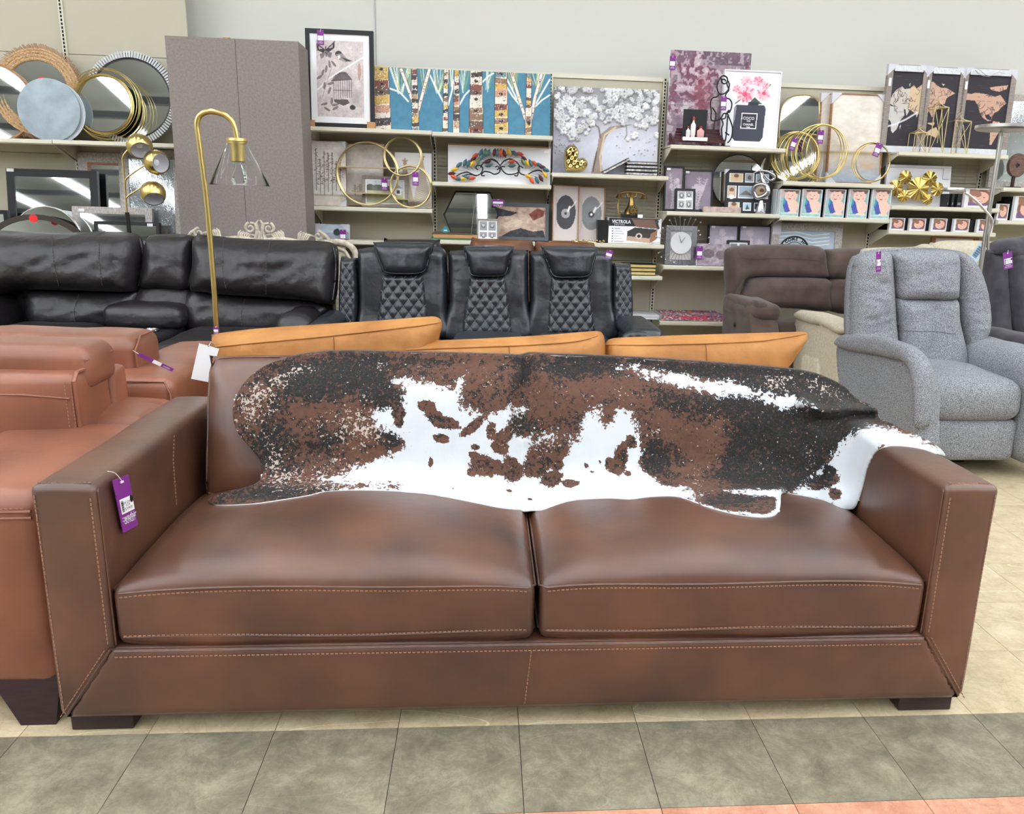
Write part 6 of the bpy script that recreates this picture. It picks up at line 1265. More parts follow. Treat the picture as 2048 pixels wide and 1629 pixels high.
def coll():
    a = Art(90, 80, (24, 24, 28))
    for x0, y0, x1, y1, k in ((.08, .06, .38, .28, 0), (.42, .05, .62, .27, 1), (.66, .06, .95, .27, 2), (.04, .36, .24, .66, 3), (.28, .36, .62, .66, 2), (.66, .36, .95, .66, 0), (.08, .76, .32, .95, 0), (.40, .76, .58, .96, 4), (.64, .76, .9, .95, 5)):
        a.rect(x0, y0, x1, y1, (236, 236, 236)); c_ = [(206, 186, 150), (150, 150, 154), (150, 170, 186), (190, 170, 150), (170, 200, 214), (50, 50, 60)][k]; a.rect(x0+.015, y0+.015, x1-.015, y1-.02, c_); cx, cy = (x0+x1)/2, (y0+y1)/2
        if k in (0, 3): a.circ(cx, cy, .05, .06, (214, 172, 146)); a.circ(cx, cy-.05, .055, .04, (120, 84, 56)); a.circ(cx, cy+.12, .06, .05, (236, 232, 230)) if k == 3 else None
        if k == 2: a.poly([(x0+.02, cy+.08), (cx, cy-.05), (x1-.02, cy+.08)], (110, 104, 100))
        if k == 1: a.circ(cx, cy, .04, .05, (90, 88, 90))
        if k == 4: a.poly([(cx-.04, cy+.08), (cx, cy-.06), (cx+.05, cy+.06)], (50, 80, 90))
    return a
f = pic('photo_collage_frame', 'black multi-opening photo collage frame in clear corners behind the silver knot', 'photo frame', (1449, 341, 1543, 421), 6.40, 1.27, coll(), .008, BLACKM, .15); corners_(f, f.t, .035, ((0, 1), (1, 1))); sticker(f, f.t, .68, .06)
t = root('wooden_sign_block', atY(1445, 420, 6.34), 'small whitewashed wooden block lying before the collage frame', 'sign'); A = atY(1407, 420, 6.33); B_ = atY(1482, 419, 6.33); MB().box((A[0], 6.33, 1.27), (B_[0], 6.36, 1.312)).build('block', mat('whitewash_block', (196, 178, 170), .7, c2=(166, 146, 138), sc=30), t); MB().box((A[0]-.03, 6.33, 1.27), (A[0]-.015, 6.34, 1.29)).build('peg', BLACK, t)
t = root('silver_knot_sculpture', atY(1523, 418, 6.34), 'shiny silver abstract loop sculpture at the right end of the shelf', 'sculpture')
P = z3((1670, 875), (1645, 930), (1640, 990), (1655, 1050), (1680, 1090), (1685, 1130), (1650, 1160), (1605, 1165), (1580, 1120), (1600, 1080), (1650, 1070), (1690, 1100)); MB().tube(catmull(np.array([atY(x, y, 6.36+.03*math.sin(i)) for i, (x, y) in enumerate(P)]), 6, False), np.interp(np.linspace(0, 1, 67), [0, .15, .5, 1], [.004, .016, .022, .014]), 12).build('loop', CHROME, t, True)
P = z3((1575, 990), (1620, 970), (1680, 975), (1725, 1000), (1735, 1025), (1700, 1040), (1660, 1000)); MB().tube(catmull(np.array([atY(x, y, 6.35) for x, y in P]), 6, False), np.interp(np.linspace(0, 1, 37), [0, .5, 1], [.003, .014, .005]), 12).build('arm_loop', CHROME, t, True); A = atY(1523, 395, 6.36); MB().lathe([(.04, 0), (.042, .01), (.014, .1)], (A[0], 6.36, 1.27), 20).build('base', CHROME, t, True)
# low shelf: clock, prints
t = root('starburst_clock', atY(1362, 532, 6.36), 'silver framed mirrored clock with starburst of beaded rods', 'clock'); f = frame_of((1330, 452, 1392, 533), 6.38, .06, .855)
lmb(f).box((0, 0, 0), (f.W, .03, f.H*1.0)).build('back_plate', mat('clock_plate', (190, 186, 184), .5), t); frame_part(f, t, .04, CHROME, .03); b = MB(); b.M = f.M; b.lathe([(0, -.014), (.085, -.014), (.09, -.002)], (f.W*.5, 0, f.H*.56), 32, 'Y', cap=False); b.build('dial', mat('dial_silver', (210, 210, 212), .4), t, True)
b = MB(); b.M = f.M; cx, cz = f.W*.5, f.H*.56; b.bar((cx, -.018, cz), (cx+.03, -.018, cz+.045), .004, .002); b.bar((cx, -.018, cz), (cx-.02, -.018, cz+.06), .003, .002); b.build('hands', BLACK, t)
rd = MB(); rd.M = f.M; bd = MB(); bd.M = f.M; r = random.Random(2)
for k in range(30): an = 2*math.pi*k/30; L_ = .16+.07*r.random(); rd.bar((cx+.06*math.cos(an), -.01, cz+.06*math.sin(an)), (cx+L_*math.cos(an), -.02, cz+L_*math.sin(an)), .002, .002); bd.ell((cx+L_*math.cos(an), -.02, cz+L_*math.sin(an)), .009, .009, .009, 8, 6)
tag(rd.build('rods', CHROME, t), kind='stuff'); tag(bd.build('beads', CHROME, t, True), kind='stuff')
a = Art(50, 36, (150, 136, 146)); a.mottle(10, 40, 3); a.circ(.35, .45, .18, .14, (104, 92, 98)); a.circ(.72, .5, .16, .14, (110, 98, 104)); a.mottle(20, 20, 7)
f = pic('elephant_canvas', 'small mauve canvas with purple tag at the corner of the brown suede sofa', 'picture', (1394, 488, 1460, 532), 6.34, .855, a, 0, WHITE, .2)
ptag('purple tag on the small mauve canvas beside the starburst clock', 1399, 506, 12, 26, 6.325)
f = pic('botanical_print', 'black framed pale botanical print directly above the small canvas, left of the low pair', 'picture', (1415, 450, 1475, 535), 6.46, .855, bot_art(12, 56, 76, (176, 168, 186)), .010, BLACKM, .1); sticker(f, f.t, .15, .94)
f = pic('botanical_print', 'black framed pale botanical print behind the brown suede sofa, right of the low pair', 'picture', (1476, 451, 1540, 536), 6.47, .855, bot_art(13, 60, 78, (178, 170, 188)), .010, BLACKM, .1); sticker(f, f.t, .15, .94)
a = Art(34, 34, (232, 232, 232)); a.rect(.1, .1, .45, .6, (110, 112, 112)); a.rect(.55, .1, .9, .6, (120, 120, 120))
f = pic('black_photo_frame', 'small black photo frame peeking over the top of the brown suede sofa', 'photo frame', (1454, 481, 1498, 530), 6.36, .855, a, .014, BLACKM, .15)
a = Art(100, 18, (150, 110, 130)); r = random.Random(8)
for k in range(260): a.circ(r.random(), r.random(), .012, .02, r.choice([(206, 60, 90), (60, 90, 140), (230, 220, 214), (90, 50, 80), (120, 160, 150), (220, 120, 60)]), r.random()*3)
t = root('puzzle_box', atY(1385, 645, 6.36), 'flat colourful puzzle box on the bottom shelf beside the brown suede sofa', 'box'); A = atY(1322, 652, 6.33); B_ = atY(1450, 652, 6.33)
MB().box((A[0], 6.33, .413), (B_[0], 6.62, .46)).build('carton', WHITE, t); print_mesh('front_print', a, t, (A[0], 6.328, .46), (B_[0]-A[0], 0, 0), (0, 0, -.047)); a2 = Art(100, 30, (120, 110, 130)); a2.a = np.repeat(a.a, 2, 0)[:30] if a.a.shape[0]*2 >= 30 else a2.a; print_mesh('top_print', a2, t, (A[0], 6.62, .4615), (B_[0]-A[0], 0, 0), (0, -.29, 0)); text('NIGORGANT', .036, mat('pink_print', (226, 60, 110), .6), t, ((A[0]+B_[0])/2, 6.3265, .437), (1, 0, 0), (0, 0, 1), bold=.001)
t = root('white_flat_pack', atY(1285, 640, 6.36), 'white wrapped flat pack beside the colourful puzzle box', 'box'); A = atY(1270, 650, 6.33); B_ = atY(1318, 650, 6.33); rounded('pack', PLAST, t, (A[0]-.1, 6.33, .413), (B_[0], 6.6, .455), .01); MB().box((A[0]-.1, 6.328, .42), (B_[0]-.02, 6.3295, .43)).build('tape', WHITEP, t)
# ------------------------------------------------------------ section E
t = root('arched_mirror', atY(1598, 360, 6.5), 'tall arched mirror with thin gold rim behind the gold wire rings', 'mirror')
arch = z4((62, 1030), (70, 700), (78, 560), (100, 450), (150, 390), (240, 368), (330, 372), (385, 410), (400, 480), (400, 1040)); P = [atP(x, y, 6.5, .1, 1.52) for x, y in catmull(arch, 4)]; b = MB(); n = len(P); b.add([tuple(p) for p in P]+[tuple(p+np.array([0, .015, 0])) for p in P], [tuple(range(n)), tuple(range(2*n-1, n-1, -1))]); b.build('mirror_glass', MIRROR, t); MB().tube([tuple(p) for p in P], .006, 6, True).build('gold_rim', GOLDL, t, True)
def sky_art(w_, h):
    a = Art(w_, h, (226, 218, 208)); y = a.Y; a.put(np.clip((y-.3)/.3, 0, 1), (214, 200, 180), .6); a.put(np.clip((y-.64)/.02, 0, 1)*1., (190, 178, 166), .6); a.put(np.clip(1-abs(y-.66)/.03, 0, 1), (160, 140, 90), .8); a.put(np.clip((y-.75)/.2, 0, 1), (150, 166, 186), .9); a.circ(.75, .8, .2, .1, (206, 172, 130), 0, .7, .8); a.mottle(5, 18, 5, 12); a.mottle(14, 9, 6, 40); return a
f = pic('sunset_canvas', 'abstract coastal canvas mostly hidden behind the front coastal canvas', 'picture', (1636, 188, 1700, 362), 6.50, 1.523, sky_art(50, 140), .008, WOOD, .09); corners_(f, f.t, .07, ((0, 1),))
f = pic('sunset_canvas', 'large pale coastal abstract canvas with plastic corners behind gold rings', 'picture', (1658, 188, 1766, 363), 6.44, 1.523, sky_art(90, 146), .008, WOOD, .09); corners_(f, f.t, .08)
f1 = f
for lab, cx, cy, r_, nr, Y in (('gold wire ring cluster lying before the arched mirror, leftmost of three', 1596, 311, 46, 7, 6.40), ('tall cluster of intersecting gold wire rings in front of the coastal canvas', 1644, 303, 53, 6, 6.35), ('small double gold ring decoration at the right end of the shelf', 1745, 325, 38, 3, 6.36)):
    t = root('gold_wire_rings', atY(cx, cy+r_, Y), lab, 'ornament', 'gold wire ring decorations')
    for k in range(nr): ring(t, cx+(k-nr/2)*2.2, cy+(k % 2)*1.5, r_*(.98-.012*(k % 3)), Y, .05, .0038, GOLD, tilt=(k-nr/2)*.26*(1 if nr > 3 else .5), ex=1.-.055*abs(k-nr/2)*(1 if nr > 3 else .4))
    MB().bar(tuple(atY(cx-8, cy+r_-1, Y)), tuple(atY(cx+10, cy+r_-1, Y)), .012, .008).build('joining_clip', GOLD, t)
ptag('purple tag inside the leftmost gold wire ring cluster', 1587, 288, 11, 26, 6.33, .3); ptag('purple tag on the hidden coastal canvas behind the tall gold rings', 1641, 274, 12, 26, 6.33); ptag('tilted purple tag on the small double gold ring', 1755, 300, 13, 26, 6.32, .3)
def baby(s_):
    a = Art(48, 62, (150, 190, 184)); a.circ(.1, .1, .6, .3, (206, 170, 166), 0, .8, .5); a.mottle(5, 22, s_); a.circ(.56, .24, .33, .33, (238, 200, 184)); a.circ(.56, -.04, .38, .15, (132, 98, 88)); a.circ(.30, .02, .14, .1, (132, 98, 88)); a.circ(.86, .06, .1, .12, (132, 98, 88)); a.circ(.36, .3, .06, .05, (228, 160, 150), 0, .5); a.circ(.74, .32, .06, .05, (228, 160, 150), 0, .5); a.circ(.56, .26, .03, .02, (216, 160, 146)); a.circ(.40, .2, .03, .02, (80, 60, 60)); a.circ(.62, .21, .03, .02, (80, 60, 60)); a.circ(.50, .34, .08, .03, (196, 90, 96)); a.circ(.66, .62, .36, .3, (240, 202, 184)); a.poly([(.2, .35), (.36, .42), (.5, .7), (.62, .86), (.3, .85), (.16, .6)], (74, 86, 168)); a.poly([(.18, .3), (.3, .38), (.3, .5), (.2, .6)], (60, 150, 170)); a.circ(.7, .86, .24, .06, (244, 208, 190)); a.rect(0, .88, 1, .9, (238, 232, 226)); a.mottle(20, 8, s_+1); return a
def smile(s_):
    a = Art(44, 44, (196, 158, 150)); a.circ(.62, .5, .46, .46, (128, 92, 84)); a.circ(.45, .85, .4, .2, (110, 90, 122)); a.circ(.60, .48, .31, .34, (228, 176, 154), .4); a.circ(.36, .2, .3, .16, (150, 108, 86), .6); a.circ(.58, .63, .11, .05, (170, 70, 72), .3); a.circ(.58, .62, .09, .025, (244, 238, 236), .3); a.circ(.50, .42, .045, .02, (70, 50, 50), .3); a.circ(.74, .46, .045, .02, (70, 50, 50), .3); a.circ(.6, .52, .04, .03, (214, 150, 128)); a.rect(0, 0, .16, 1, (226, 224, 226)); a.rect(.16, .92, 1, 1, (226, 224, 226)); a.mottle(10, 10, s_); return a
bd_ = ['leftmost', 'second', 'third', 'fourth', 'rightmost']
BG = 'boxed photo frames with a baby picture'
for k, (x0, x1) in enumerate(((1559, 1598), (1603, 1642), (1650, 1689), (1696, 1735), (1742, 1780))):
    f = pic('baby_photo_frame', bd_[k]+' boxed photo frame showing a baby in a blue swimsuit', 'photo frame', (x0, 379, x1, 431), 6.325, 1.256, baby(k), .004, WHITE, .0, .02, BG)
    for j in (1, 2, 3, 4): 
        g = root('baby_photo_frame', (f.O[0]+f.W/2, 6.325+.045*j, 1.256), ('first', 'second', 'third', 'last')[j-1]+' frame back in the file behind the '+bd_[k]+' baby photo frame', 'photo frame', BG); b = MB().box((f.O[0], 6.325+.045*j, 1.256), (f.O[0]+f.W, 6.325+.045*j+.03, 1.256+f.H-.004)); b.build('carton', BLACK, g)
for j in range(4):
    x0 = 1543+4*j; f = pic('baby_photo_frame', ('outermost', 'second', 'third', 'innermost')[j]+' of the baby frames fanned at the left end of the row', 'photo frame', (x0, 379+j*.5, x0+22, 430), 6.43-.022*j, 1.256, baby(9+j), .003, WHITE, 0, .012, BG)
a = Art(120, 60, (176, 190, 204)); a.rect(0, .6, 1, 1, (150, 166, 176))
for k in range(4): a.line([(0, .1+k*.12), (.3, .05+k*.12), (.6, .16+k*.12), (.9, .08+k*.12)], .012, (240, 244, 246))
a.mottle(6, 14, 3)
f = pic('framed_beach_print', 'whitewashed framed pale blue seascape with clear plastic corner behind the suede sofa', 'picture', (1541, 447, 1681, 560), 6.44, .855, a, .06, SWOOD, .08); sticker(f, f.t, .06, .9, .07, .12, PCORN)
t = root('round_word_sign', atY(1585, 530, 6.34), 'black round cut-metal word sign peeking above the brown suede sofa', 'sign'); ring(t, 1587, 505, 31, 6.34, 0, .007, BLACKM, 'outer_ring'); ring(t, 1587, 509, 24, 6.34, 0, .003, BLACKM, 'inner_ring')
for k, ch in enumerate('WELCOME HOME'):
    an = math.pi*(1-(k+.5)/12); c = atY(1587, 506, 6.335); s = scale_at(c); r_ = 27*s; U = np.array([math.sin(an), 0, -math.cos(an)]); V = np.array([math.cos(an), 0, math.sin(an)]); 
    if ch != ' ': text(ch, .034, BLACKM, t, c+V*r_, U, V, bold=.0015)
# ------------------------------------------------------------ section F
def map_art(px, off):
    w_, h = adim(px, 1.1); a = Art(w_, h, (34, 28, 38)); x0, x1 = off[0], off[1]; y0, y1 = off[2], off[3]
    def c(*p): return [((x-x0)/(x1-x0), (y-(y0+(x-x0)*.03))/(y1-y0)) for x, y in p]
    L_ = [((945, 450), (1000, 460), (1080, 470), (1092, 520), (1060, 560), (1040, 620), (1010, 650), (990, 630), (985, 570), (950, 540), (940, 490)), ((955, 420), (975, 370), (1000, 340), (1045, 315), (1070, 335), (1110, 330), (1145, 305), (1170, 330), (1215, 300), (1230, 290), (1270, 280), (1300, 300), (1350, 325), (1400, 325), (1450, 345), (1490, 365), (1440, 385), (1415, 400), (1405, 440), (1370, 440), (1345, 480), (1310, 500), (1300, 540), (1270, 500), (1240, 490), (1200, 520), (1170, 500), (1130, 480), (1100, 480), (1060, 470), (1000, 455), (960, 440)), ((1095, 480), (1130, 485), (1110, 525)), ((1180, 490), (1200, 540), (1210, 500)), ((1260, 650), (1300, 625), (1350, 610), (1378, 650), (1362, 690), (1300, 668), (1262, 670)), ((1255, 580), (1330, 575), (1320, 600)), ((1000, 350), (990, 380), (1015, 360)), ((1060, 600), (1072, 590), (1068, 625)),
          ((1565, 345), (1610, 350), (1640, 340), (1720, 350), (1790, 370), (1830, 355), (1885, 420), (1850, 450), (1830, 480), (1800, 495), (1788, 540), (1760, 505), (1730, 515), (1750, 545), (1790, 555), (1760, 560), (1715, 530), (1690, 490), (1670, 440), (1640, 400), (1580, 400), (1563, 380)), ((1740, 300), (1790, 290), (1880, 280), (1870, 310), (1820, 330), (1760, 320)), ((1800, 560), (1850, 565), (1870, 620), (1840, 680), (1812, 745), (1797, 745), (1790, 660), (1795, 600)), ((1105, 300), (1115, 290), (1110, 320)), ((1355, 295), (1390, 300), (1370, 310))]
    col = [(196, 190, 184), (206, 180, 146)] if off[0] < 1200 else ([(206, 184, 148), (196, 160, 140)] if off[0] < 1500 else [(196, 156, 134), (196, 156, 134)])
    for k, P in enumerate(L_): a.poly(c(*P), col[1 if (k in (1,) and off[0] > 900) else 0])
    if off[0] < 1200: a.put(((a.X < .62) & (a.a[..., 0] > 150)).astype(float), (196, 192, 188), .8)
    r = random.Random(int(off[0])); msk = a.a[..., 0] > 120
    for k in range(34):
        x, y = r.random(), .15+.5*r.random(); P = [(x, y)]
        for j in range(4): x += r.uniform(-.09, .09); y += r.uniform(-.05, .05); P.append((x, y))
        b = Art(a.w, a.h, (0, 0, 0)); b.line(P, .012, (255, 255, 255)); mk = (b.a[..., 0] > 100) & msk; a.put(mk.astype(float), (96, 76, 70), .8)
    for k in range(30): y = r.random(); x = r.random(); a.rect(x, y, x+.2*r.random(), y+.006, (70, 60, 76), .7)
    a.line(c((930, 605), (1010, 590), (1110, 550), (1200, 500)), .05, (226, 226, 230), .85) if off[0] < 1200 else None
    return a
for lab, px, off in (('left world map frame showing Europe and Africa in gold on black', (1768, 130, 1849, 299), (955, 1215, 200, 750)), ('middle world map frame showing Asia and Australia in gold on black', (1845, 135, 1922, 300), (1248, 1520, 215, 765)), ('right world map frame showing the Americas in copper on black', (1918, 138, 2023, 302), (1568, 1895, 195, 785))):
    f = pic('world_map_frame', lab, 'picture', px, 6.46, 1.772, map_art(px, off), .042, GWOOD, .04); corners_(f, f.t, .08, ((0, 1), (1, 1))); sticker(f, f.t, .06, .8, .02, .06)
    lmb(f).box((0, -.016, 0), (f.W, -.013, .05)).build('plastic_band', PLAST, f.t); lmb(f).box((.05, -.016, f.H-.05), (f.W-.05, -.013, f.H-.005)).build('plastic_band', PLAST, f.t)
t = root('plastic_strap', atY(1975, 150, 6.4), 'loose clear plastic straps drooping over the right world map frame', 'strap')
for P in ([(1945, 146), (1955, 138), (1972, 150), (1985, 150), (2003, 140)], [(1950, 140), (1962, 150), (1978, 153), (1995, 145), (2010, 148)]): MB().tube(bend(P, 6.43), .004, 5, flat=.4).build('strap', PCORN, t, True)
def lantern(lab, px, roof):
    x0, y0, x1, y1 = px; Y = 6.36; A = atY(x0, y1, Y); B_ = atY(x1, y1, Y); T_ = atY((x0+x1)/2, roof, Y)[2]; top = atY((x0+x1)/2, y0, Y)[2]; z0 = 1.773; w_ = (B_[0]-A[0])*.82; t = root('gold_lantern', ((A[0]+B_[0])/2, Y, z0), lab, 'lantern', 'gold wire lanterns'); xs = (A[0]+.0, A[0]+w_); ys = (Y-.0, Y+w_*.9)
    c4 = [(xs[0], ys[0]), (xs[1], ys[0]), (xs[1], ys[1]), (xs[0], ys[1])]
    for x, y in c4: MB().bar((x, y, z0), (x, y, T_), .005, .005).build('post', GOLDL, t)
    for z in (z0+.003, T_):
        b = MB(); [b.bar(c4[i]+(z,), c4[(i+1) % 4]+(z,), .005, .005) for i in range(4)]; b.build('ring_frame', GOLDL, t)
    b = MB(); m_ = ((xs[0]+xs[1])/2, (ys[0]+ys[1])/2, top)
    for q in c4: b.tube(catmull([q+(T_,), ((q[0]*.45+m_[0]*.55), (q[1]*.45+m_[1]*.55), T_+(top-T_)*.3), m_], 4, False), .0028, 5)
    b.build('roof', GOLDL, t); b = MB()
    b.bar(c4[0]+(z0,), c4[1]+(T_,), .0035, .0035); b.bar(c4[1]+(z0,), c4[0]+(T_,), .0035, .0035); b.bar(c4[1]+(z0,), c4[2]+(T_,), .0035, .0035); b.build('cross_braces', GOLDL, t); ring(t, (x0+x1)/2, y0-2, 3, Y+w_*.45, 0, .002, GOLDL, 'hanging_ring', 14)
lantern('smallest gold wire lantern at the left before the world maps', (1826, 255, 1857, 301), 265); lantern('tallest gold wire lantern before the middle world map', (1858, 200, 1892, 301), 214); lantern('medium gold wire lantern before the right world map', (1903, 231, 1941, 302), 242)
# lotus wall art
f = frame_of(( 1772, 331, 1900, 411), 6.44, .1, 1.365); t = root('gold_lotus_wall_art', (f.O[0]+f.W/2, f.Y, f.zb), 'cluster of seven crinkled gold lotus discs mounted in a white box', 'wall art'); lmb(f).box((0, 0, 0), (f.W, .03, f.H)).build('white_box', WHITE, t); lmb(f).box((f.W-.07, -.01, f.H-.1), (f.W-.01, -.001, f.H-.01)).build('foam_corner', PCORN, t); lmb(f).box((0, -.01, f.H-.02), (f.W*.9, -.001, f.H-.005)).build('foam_edge', PCORN, t)
for (cx, cy), r_ in zip(z4((1088, 1028), (1008, 1112), (1072, 1180), (1190, 1120), (1282, 1040), (1345, 1125), (1266, 1205)), (13, 15, 11.5, 22, 15, 13, 10.5)):
    c = atY(cx, cy, 6.39); s = scale_at(c); V = []; Fc = []; n = 40; rings_ = (0, .3, .6, .85, 1)
    for i, q in enumerate(rings_):
        for k in range(n): a_ = 2*math.pi*k/n; w_ = (math.sin(a_*9)*.5+.5*math.sin(a_*17+cx))*.010*q; V.append((c[0]+r_*s*q*math.cos(a_), c[1]-.004-.018*(1-q)-w_, c[2]+r_*s*q*1.02*math.sin(a_)))
    for i in range(4):
        for k in range(n): l = (k+1) % n; Fc.append((i*n+k, i*n+l, (i+1)*n+l, (i+1)*n+k))
    o = link('lotus_disc', V, Fc, GOLDP if 0 else mat('crinkled_gold', (196, 172, 104), .25, 1.), t)
    o.modifiers.new('thick', 'SOLIDIFY').thickness = .003; MB().ell((c[0], c[1]-.024, c[2]), .008, .006, .008, 8, 6).build('centre_stud', GOLD, t, True)
for k, (x0, x1) in enumerate(((1893, 1900), (1902, 1910), (1913, 1925))):
    A = atY(x0, 412, 6.34); B_ = atY(x1, 388, 6.34); t = root('black_box_frame', ((A[0]+B_[0])/2, 6.34, 1.365), ('left', 'middle', 'right')[k]+' upright black frame carton beside the gold lotus art', 'box', 'black frame cartons'); MB().box((A[0], 6.34, 1.365), (B_[0], 6.5, B_[2])).build('carton', BLACK, t); MB().box((A[0]+.005, 6.338, 1.38), (B_[0]-.005, 6.3395, 1.4)).build('label', mat('grey_print', (120, 120, 130), .6), t)
SG = 'small photo frames with a smiling face'
for k, (x0, y0, x1, y1, Y, zb, lab) in enumerate(((1928, 378, 1982, 418, 6.33, 1.365, 'larger smiling face photo frame behind the silver reading lamp arm'), (1778, 436, 1808, 459, 6.33, 1.172, 'leftmost small smiling face frame on the lowest shelf, with a white glare'), (1818, 437, 1850, 460, 6.33, 1.172, 'second small smiling face frame on the lowest shelf'), (1861, 437, 1892, 461, 6.33, 1.172, 'third small smiling face frame on the lowest shelf'), (1906, 438, 1937, 461, 6.33, 1.172, 'fourth small smiling face frame on the lowest shelf'), (1953, 439, 1985, 461, 6.33, 1.172, 'fifth small smiling face frame, touching the silver lamp pole'),
    (1993, 408, 2015, 440, 6.33, 1.274, 'narrow smiling face frame on the right edge shelf'), (2026, 393, 2075, 441, 6.33, 1.274, 'large smiling face frame cut by the right edge of the picture'))):
    f = pic('smiling_photo_frame', lab, 'photo frame', (x0, y0, x1, y1), Y, zb, smile(k), .004, WHITE, 0, .02, SG)
    if zb < 1.3:
        for j in (1, 2, 3): lmb(f).box((0, .02+.04*j, 0), (f.W, .05+.04*j, f.H-.004)).build('backing_box', BLACK, f.t)
# black stock filling the low shelves
for nm, x0, x1, Yb, zb, h, lab in (('black_frame_stack', 1805, 1817, 6.36, 1.172, .095, 'first'), ('black_frame_stack', 1850, 1860, 6.36, 1.172, .095, 'second'), ('black_frame_stack', 1893, 1905, 6.36, 1.172, .095, 'third'), ('black_frame_stack', 1938, 1952, 6.36, 1.172, .095, 'fourth'), ('black_frame_stack', 2014, 2026, 6.36, 1.274, .15, 'right edge')):
    A = atY(x0, 450, Yb); B_ = atY(x1, 450, Yb); t = root(nm, ((A[0]+B_[0])/2, Yb, zb), lab+' gap of dark backing frames between the small smiling photo frames', 'photo frame', 'dark backing frames')
    for j in range(4): MB().box((A[0], Yb+.05*j, zb), (B_[0], Yb+.03+.05*j, zb+h)).build('carton', BLACK, t)
t = root('brown_wood_frame', atY(1905, 482, 6.4), 'brown wooden frame end hanging under the lowest shelf right of centre', 'frame'); f = frame_of((1862, 470, 1955, 500), 6.42, 0); frame_part(f, t, .03, WOOD, .03); lmb(f).box((.04, 0, .02), (f.W-.04, .01, f.H-.03)).build('white_panel', WHITE, t)
# ------------------------------------------------------------ section G
f = mirror_frame('wrapped_wall_mirror', 'large mirror wrapped in clear plastic at the right edge of the shelving', (1985, 190, 2120, 372), 6.5, .06, .05, SWOOD, 1.53, True)
t = root('wooden_disc_ornament', atY(2035, 372, 6.36), 'brown wooden disc ornament with diamond hole on a small stand', 'ornament'); disc(t, 2034, 331, [(3, -.02), (22, -.02), (23, -.012), (23, .012), (22, .02), (3, .02), (3, -.02)], 6.36, 0, 'wooden_disc', mat('walnut_disc', (116, 88, 78), .6, c2=(92, 66, 56), sc=25, stretch=(1, 1, 4)), ex=.85)
c = atY(2034, 331, 6.34); MB().add([(c[0]-.012, 6.337, c[2]), (c[0], 6.337, c[2]-.022), (c[0]+.012, 6.337, c[2]), (c[0], 6.337, c[2]+.022)], [(0, 1, 2, 3)]).build('diamond_hole', BLACK, t); MB().box((c[0]-.01, 6.35, 1.53), (c[0]+.01, 6.37, c[2]-.085)).build('stem', ESP, t); MB().box((c[0]-.05, 6.32, 1.528), (c[0]+.05, 6.4, 1.536)).build('foot', ESP, t)
# ------------------------------------------------------------ tags on the furniture
def hang(lab, cx, cy, w_, h, Y, ang=0., txt=True): return ptag(lab, cx, cy, w_, h, Y, ang, txt)
c = atX(252, 1008, AL+.01); 
def main_tag():
    X = AL+.012; Q = [atX(x, y, X) for x, y in ((226, 962), (257, 950), (277, 1048), (247, 1067))]; t = root('price_tag', tuple(Q[2]), 'large purple price tag hanging on the left arm of the cowhide sofa', 'price tag', PT)
    O = Q[0]; U = Q[1]-Q[0]; V = Q[3]-Q[0]; N = np.array([1., 0, 0])
    def quad(u0, v0, u1, v1, e, n_, m, th=.0006):
        P = [O+U*u+V*v+N*e for u, v in ((u0, v0), (u1, v0), (u1, v1), (u0, v1))]; P += [p-N*th for p in P]; return MB().add([tuple(p) for p in P], [(0,1,2,3),(7,6,5,4),(0,4,5,1),(1,5,6,2),(2,6,7,3),(3,7,4,0)]).build(n_, m, t)
    quad(0, 0, 1, 1, 0, 'card', PURPLE, .002); quad(.12, .38, .95, .66, .0012, 'sticker', WHITEP); quad(.4, .06, .6, .10, .0012, 'eyelet', WHITEP)
    u = U/np.linalg.norm(U); v = -V/np.linalg.norm(V); W_ = np.linalg.norm(U); 
    for s_, sz, b_, a_, m in (('▪▪wayfair', .28, .74, .5, WHITEP), ('OUTLET', .20, .82, .5, WHITEP), ('NEW CONST.', .11, .47, .55, BLACK), ('KC 70', .10, .52, .55, BLACK), ('$1199.00', .13, .59, .58, BLACK)): text(s_.replace('▪▪', '::'), W_*sz, m, t, O+U*a_+V*b_+N*.0016, u, v, bold=.0002 if m is WHITEP else 0)
    for k in range(10): quad(.17, .42+k*.021, .30, .432+k*.021+.003*(k % 2), .0018, 'barcode_bar', BLACK)
    dd = O+U*.86+V*.44+N*.0016; b = MB(); b.add([tuple(dd+u*W_*.1*math.cos(a)+v*W_*.1*math.sin(a)*1.3) for a in np.linspace(0, 6.28, 17)[:-1]], [tuple(range(16))]); b.build('black_dot', BLACK, t)
    s0 = O+U*.5+V*.08+N*.002; s1 = np.array(atX(215, 943, X-.004)); MB().tube(catmull([tuple(s0), tuple(s0*.4+s1*.6+np.array([.004, 0, .006])), tuple(s1)], 6, False), .0008, 5).build('string', WHITEP, t)
main_tag()
t = root('price_tag', atY(312, 726, 2.9), 'long purple price tag dangling from the rust headrest', 'price tag', PT); Pq = [atY(x, y, 2.86) for x, y in ((279, 706), (348, 738), (343, 747), (275, 712))]; O = Pq[0]; U = Pq[1]-Pq[0]; V = Pq[3]-Pq[0]
def q2(u0, u1, e, n_, m, th=.0008):
    P = [O+U*u+V*v+np.array([0, -e, 0]) for u, v in ((u0, 0), (u1, 0), (u1, 1), (u0, 1))]; P += [p+np.array([0, th, 0]) for p in P]; MB().add([tuple(p) for p in P], [(0,1,2,3),(7,6,5,4),(0,4,5,1),(1,5,6,2),(2,6,7,3),(3,7,4,0)]).build(n_, m, t)
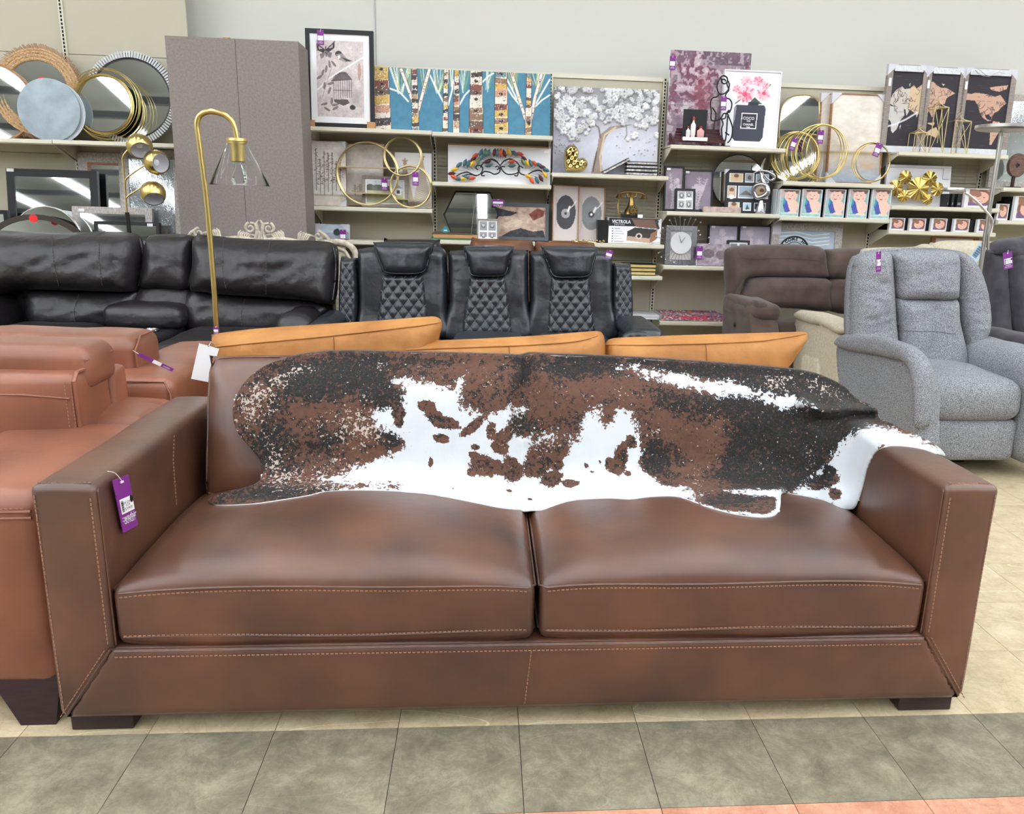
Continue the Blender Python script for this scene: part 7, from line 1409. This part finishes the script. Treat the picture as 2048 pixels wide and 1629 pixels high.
q2(0, 1, 0, 'card', PURPLE, .0015); q2(.42, .66, .001, 'sticker', WHITEP); u = U/np.linalg.norm(U); text('wayfair', .009, WHITEP, t, O+U*.82+V*.5+np.array([0, -.001, 0]), u, np.array([-u[2], 0, u[0]])); MB().tube([tuple(O+V*.4), tuple(O+V*.2+np.array([-.02, .0, .01]))], .0008, 5).build('string', WHITEP, t)
t = root('blank_white_tag', atY(410, 760, 2.77), 'blank white card hanging beside the tan cushion above the sofa arm', 'tag'); Pq = [atY(x, y, 2.765) for x, y in ((398, 687), (438, 698), (418, 765), (382, 758))]; P = Pq+[p+np.array([0, .001, 0]) for p in Pq]; MB().add([tuple(p) for p in P], [(0,1,2,3),(7,6,5,4),(0,4,5,1),(1,5,6,2),(2,6,7,3),(3,7,4,0)]).build('card', WHITEP, t); MB().lathe([(.002, -.0006), (.002, 0)], tuple(atY(417, 693, 2.764)), 10, 'Y').build('eyelet', mat('blue_eyelet', (60, 60, 110), .4), t); MB().tube([tuple(atY(417, 693, 2.764)), tuple(atY(422, 684, 2.80)), tuple(atY(432, 690, 2.96))], .0007, 5).build('string', WHITEP, t)
hang('purple tag tied to the gold arched floor lamp pole', 432, 661, 10, 14, 3.13, 0, False); hang('purple tag on the right seat of the black theatre recliner', 1218, 509, 14, 16, 4.95, .25, False)
hang('purple tag hanging on the left wing of the grey recliner', 1757, 524, 10, 40, 4.14, -.12); hang('purple tag on the charcoal recliner at the right edge', 2016, 521, 19, 34, 4.78, -.25)
t = root('barcode_hang_tag', atY(1958, 508, 4.9), 'pale blue barcode tag tilted on the cream sofa beside the silver lamp', 'tag'); c = atY(1955, 507, 4.95); s = scale_at(c); ca, sa = math.cos(.55), math.sin(.55); Rm = np.array([[ca, 0, sa], [0, 1, 0], [-sa, 0, ca]])
def B5(): b = MB(); b.M = (Rm, c); return b
B5().box((-.033, 0, -.06), (.033, .001, .06)).build('card', mat('pale_blue_card', (190, 214, 226), .6), t); b = B5(); [b.box((-.022, -.001, -.03+k*.007), (.012, -.0002, -.027+k*.007+.002*(k % 2))) for k in range(11)]; b.build('barcode', mat('navy_print', (50, 80, 120), .6), t)
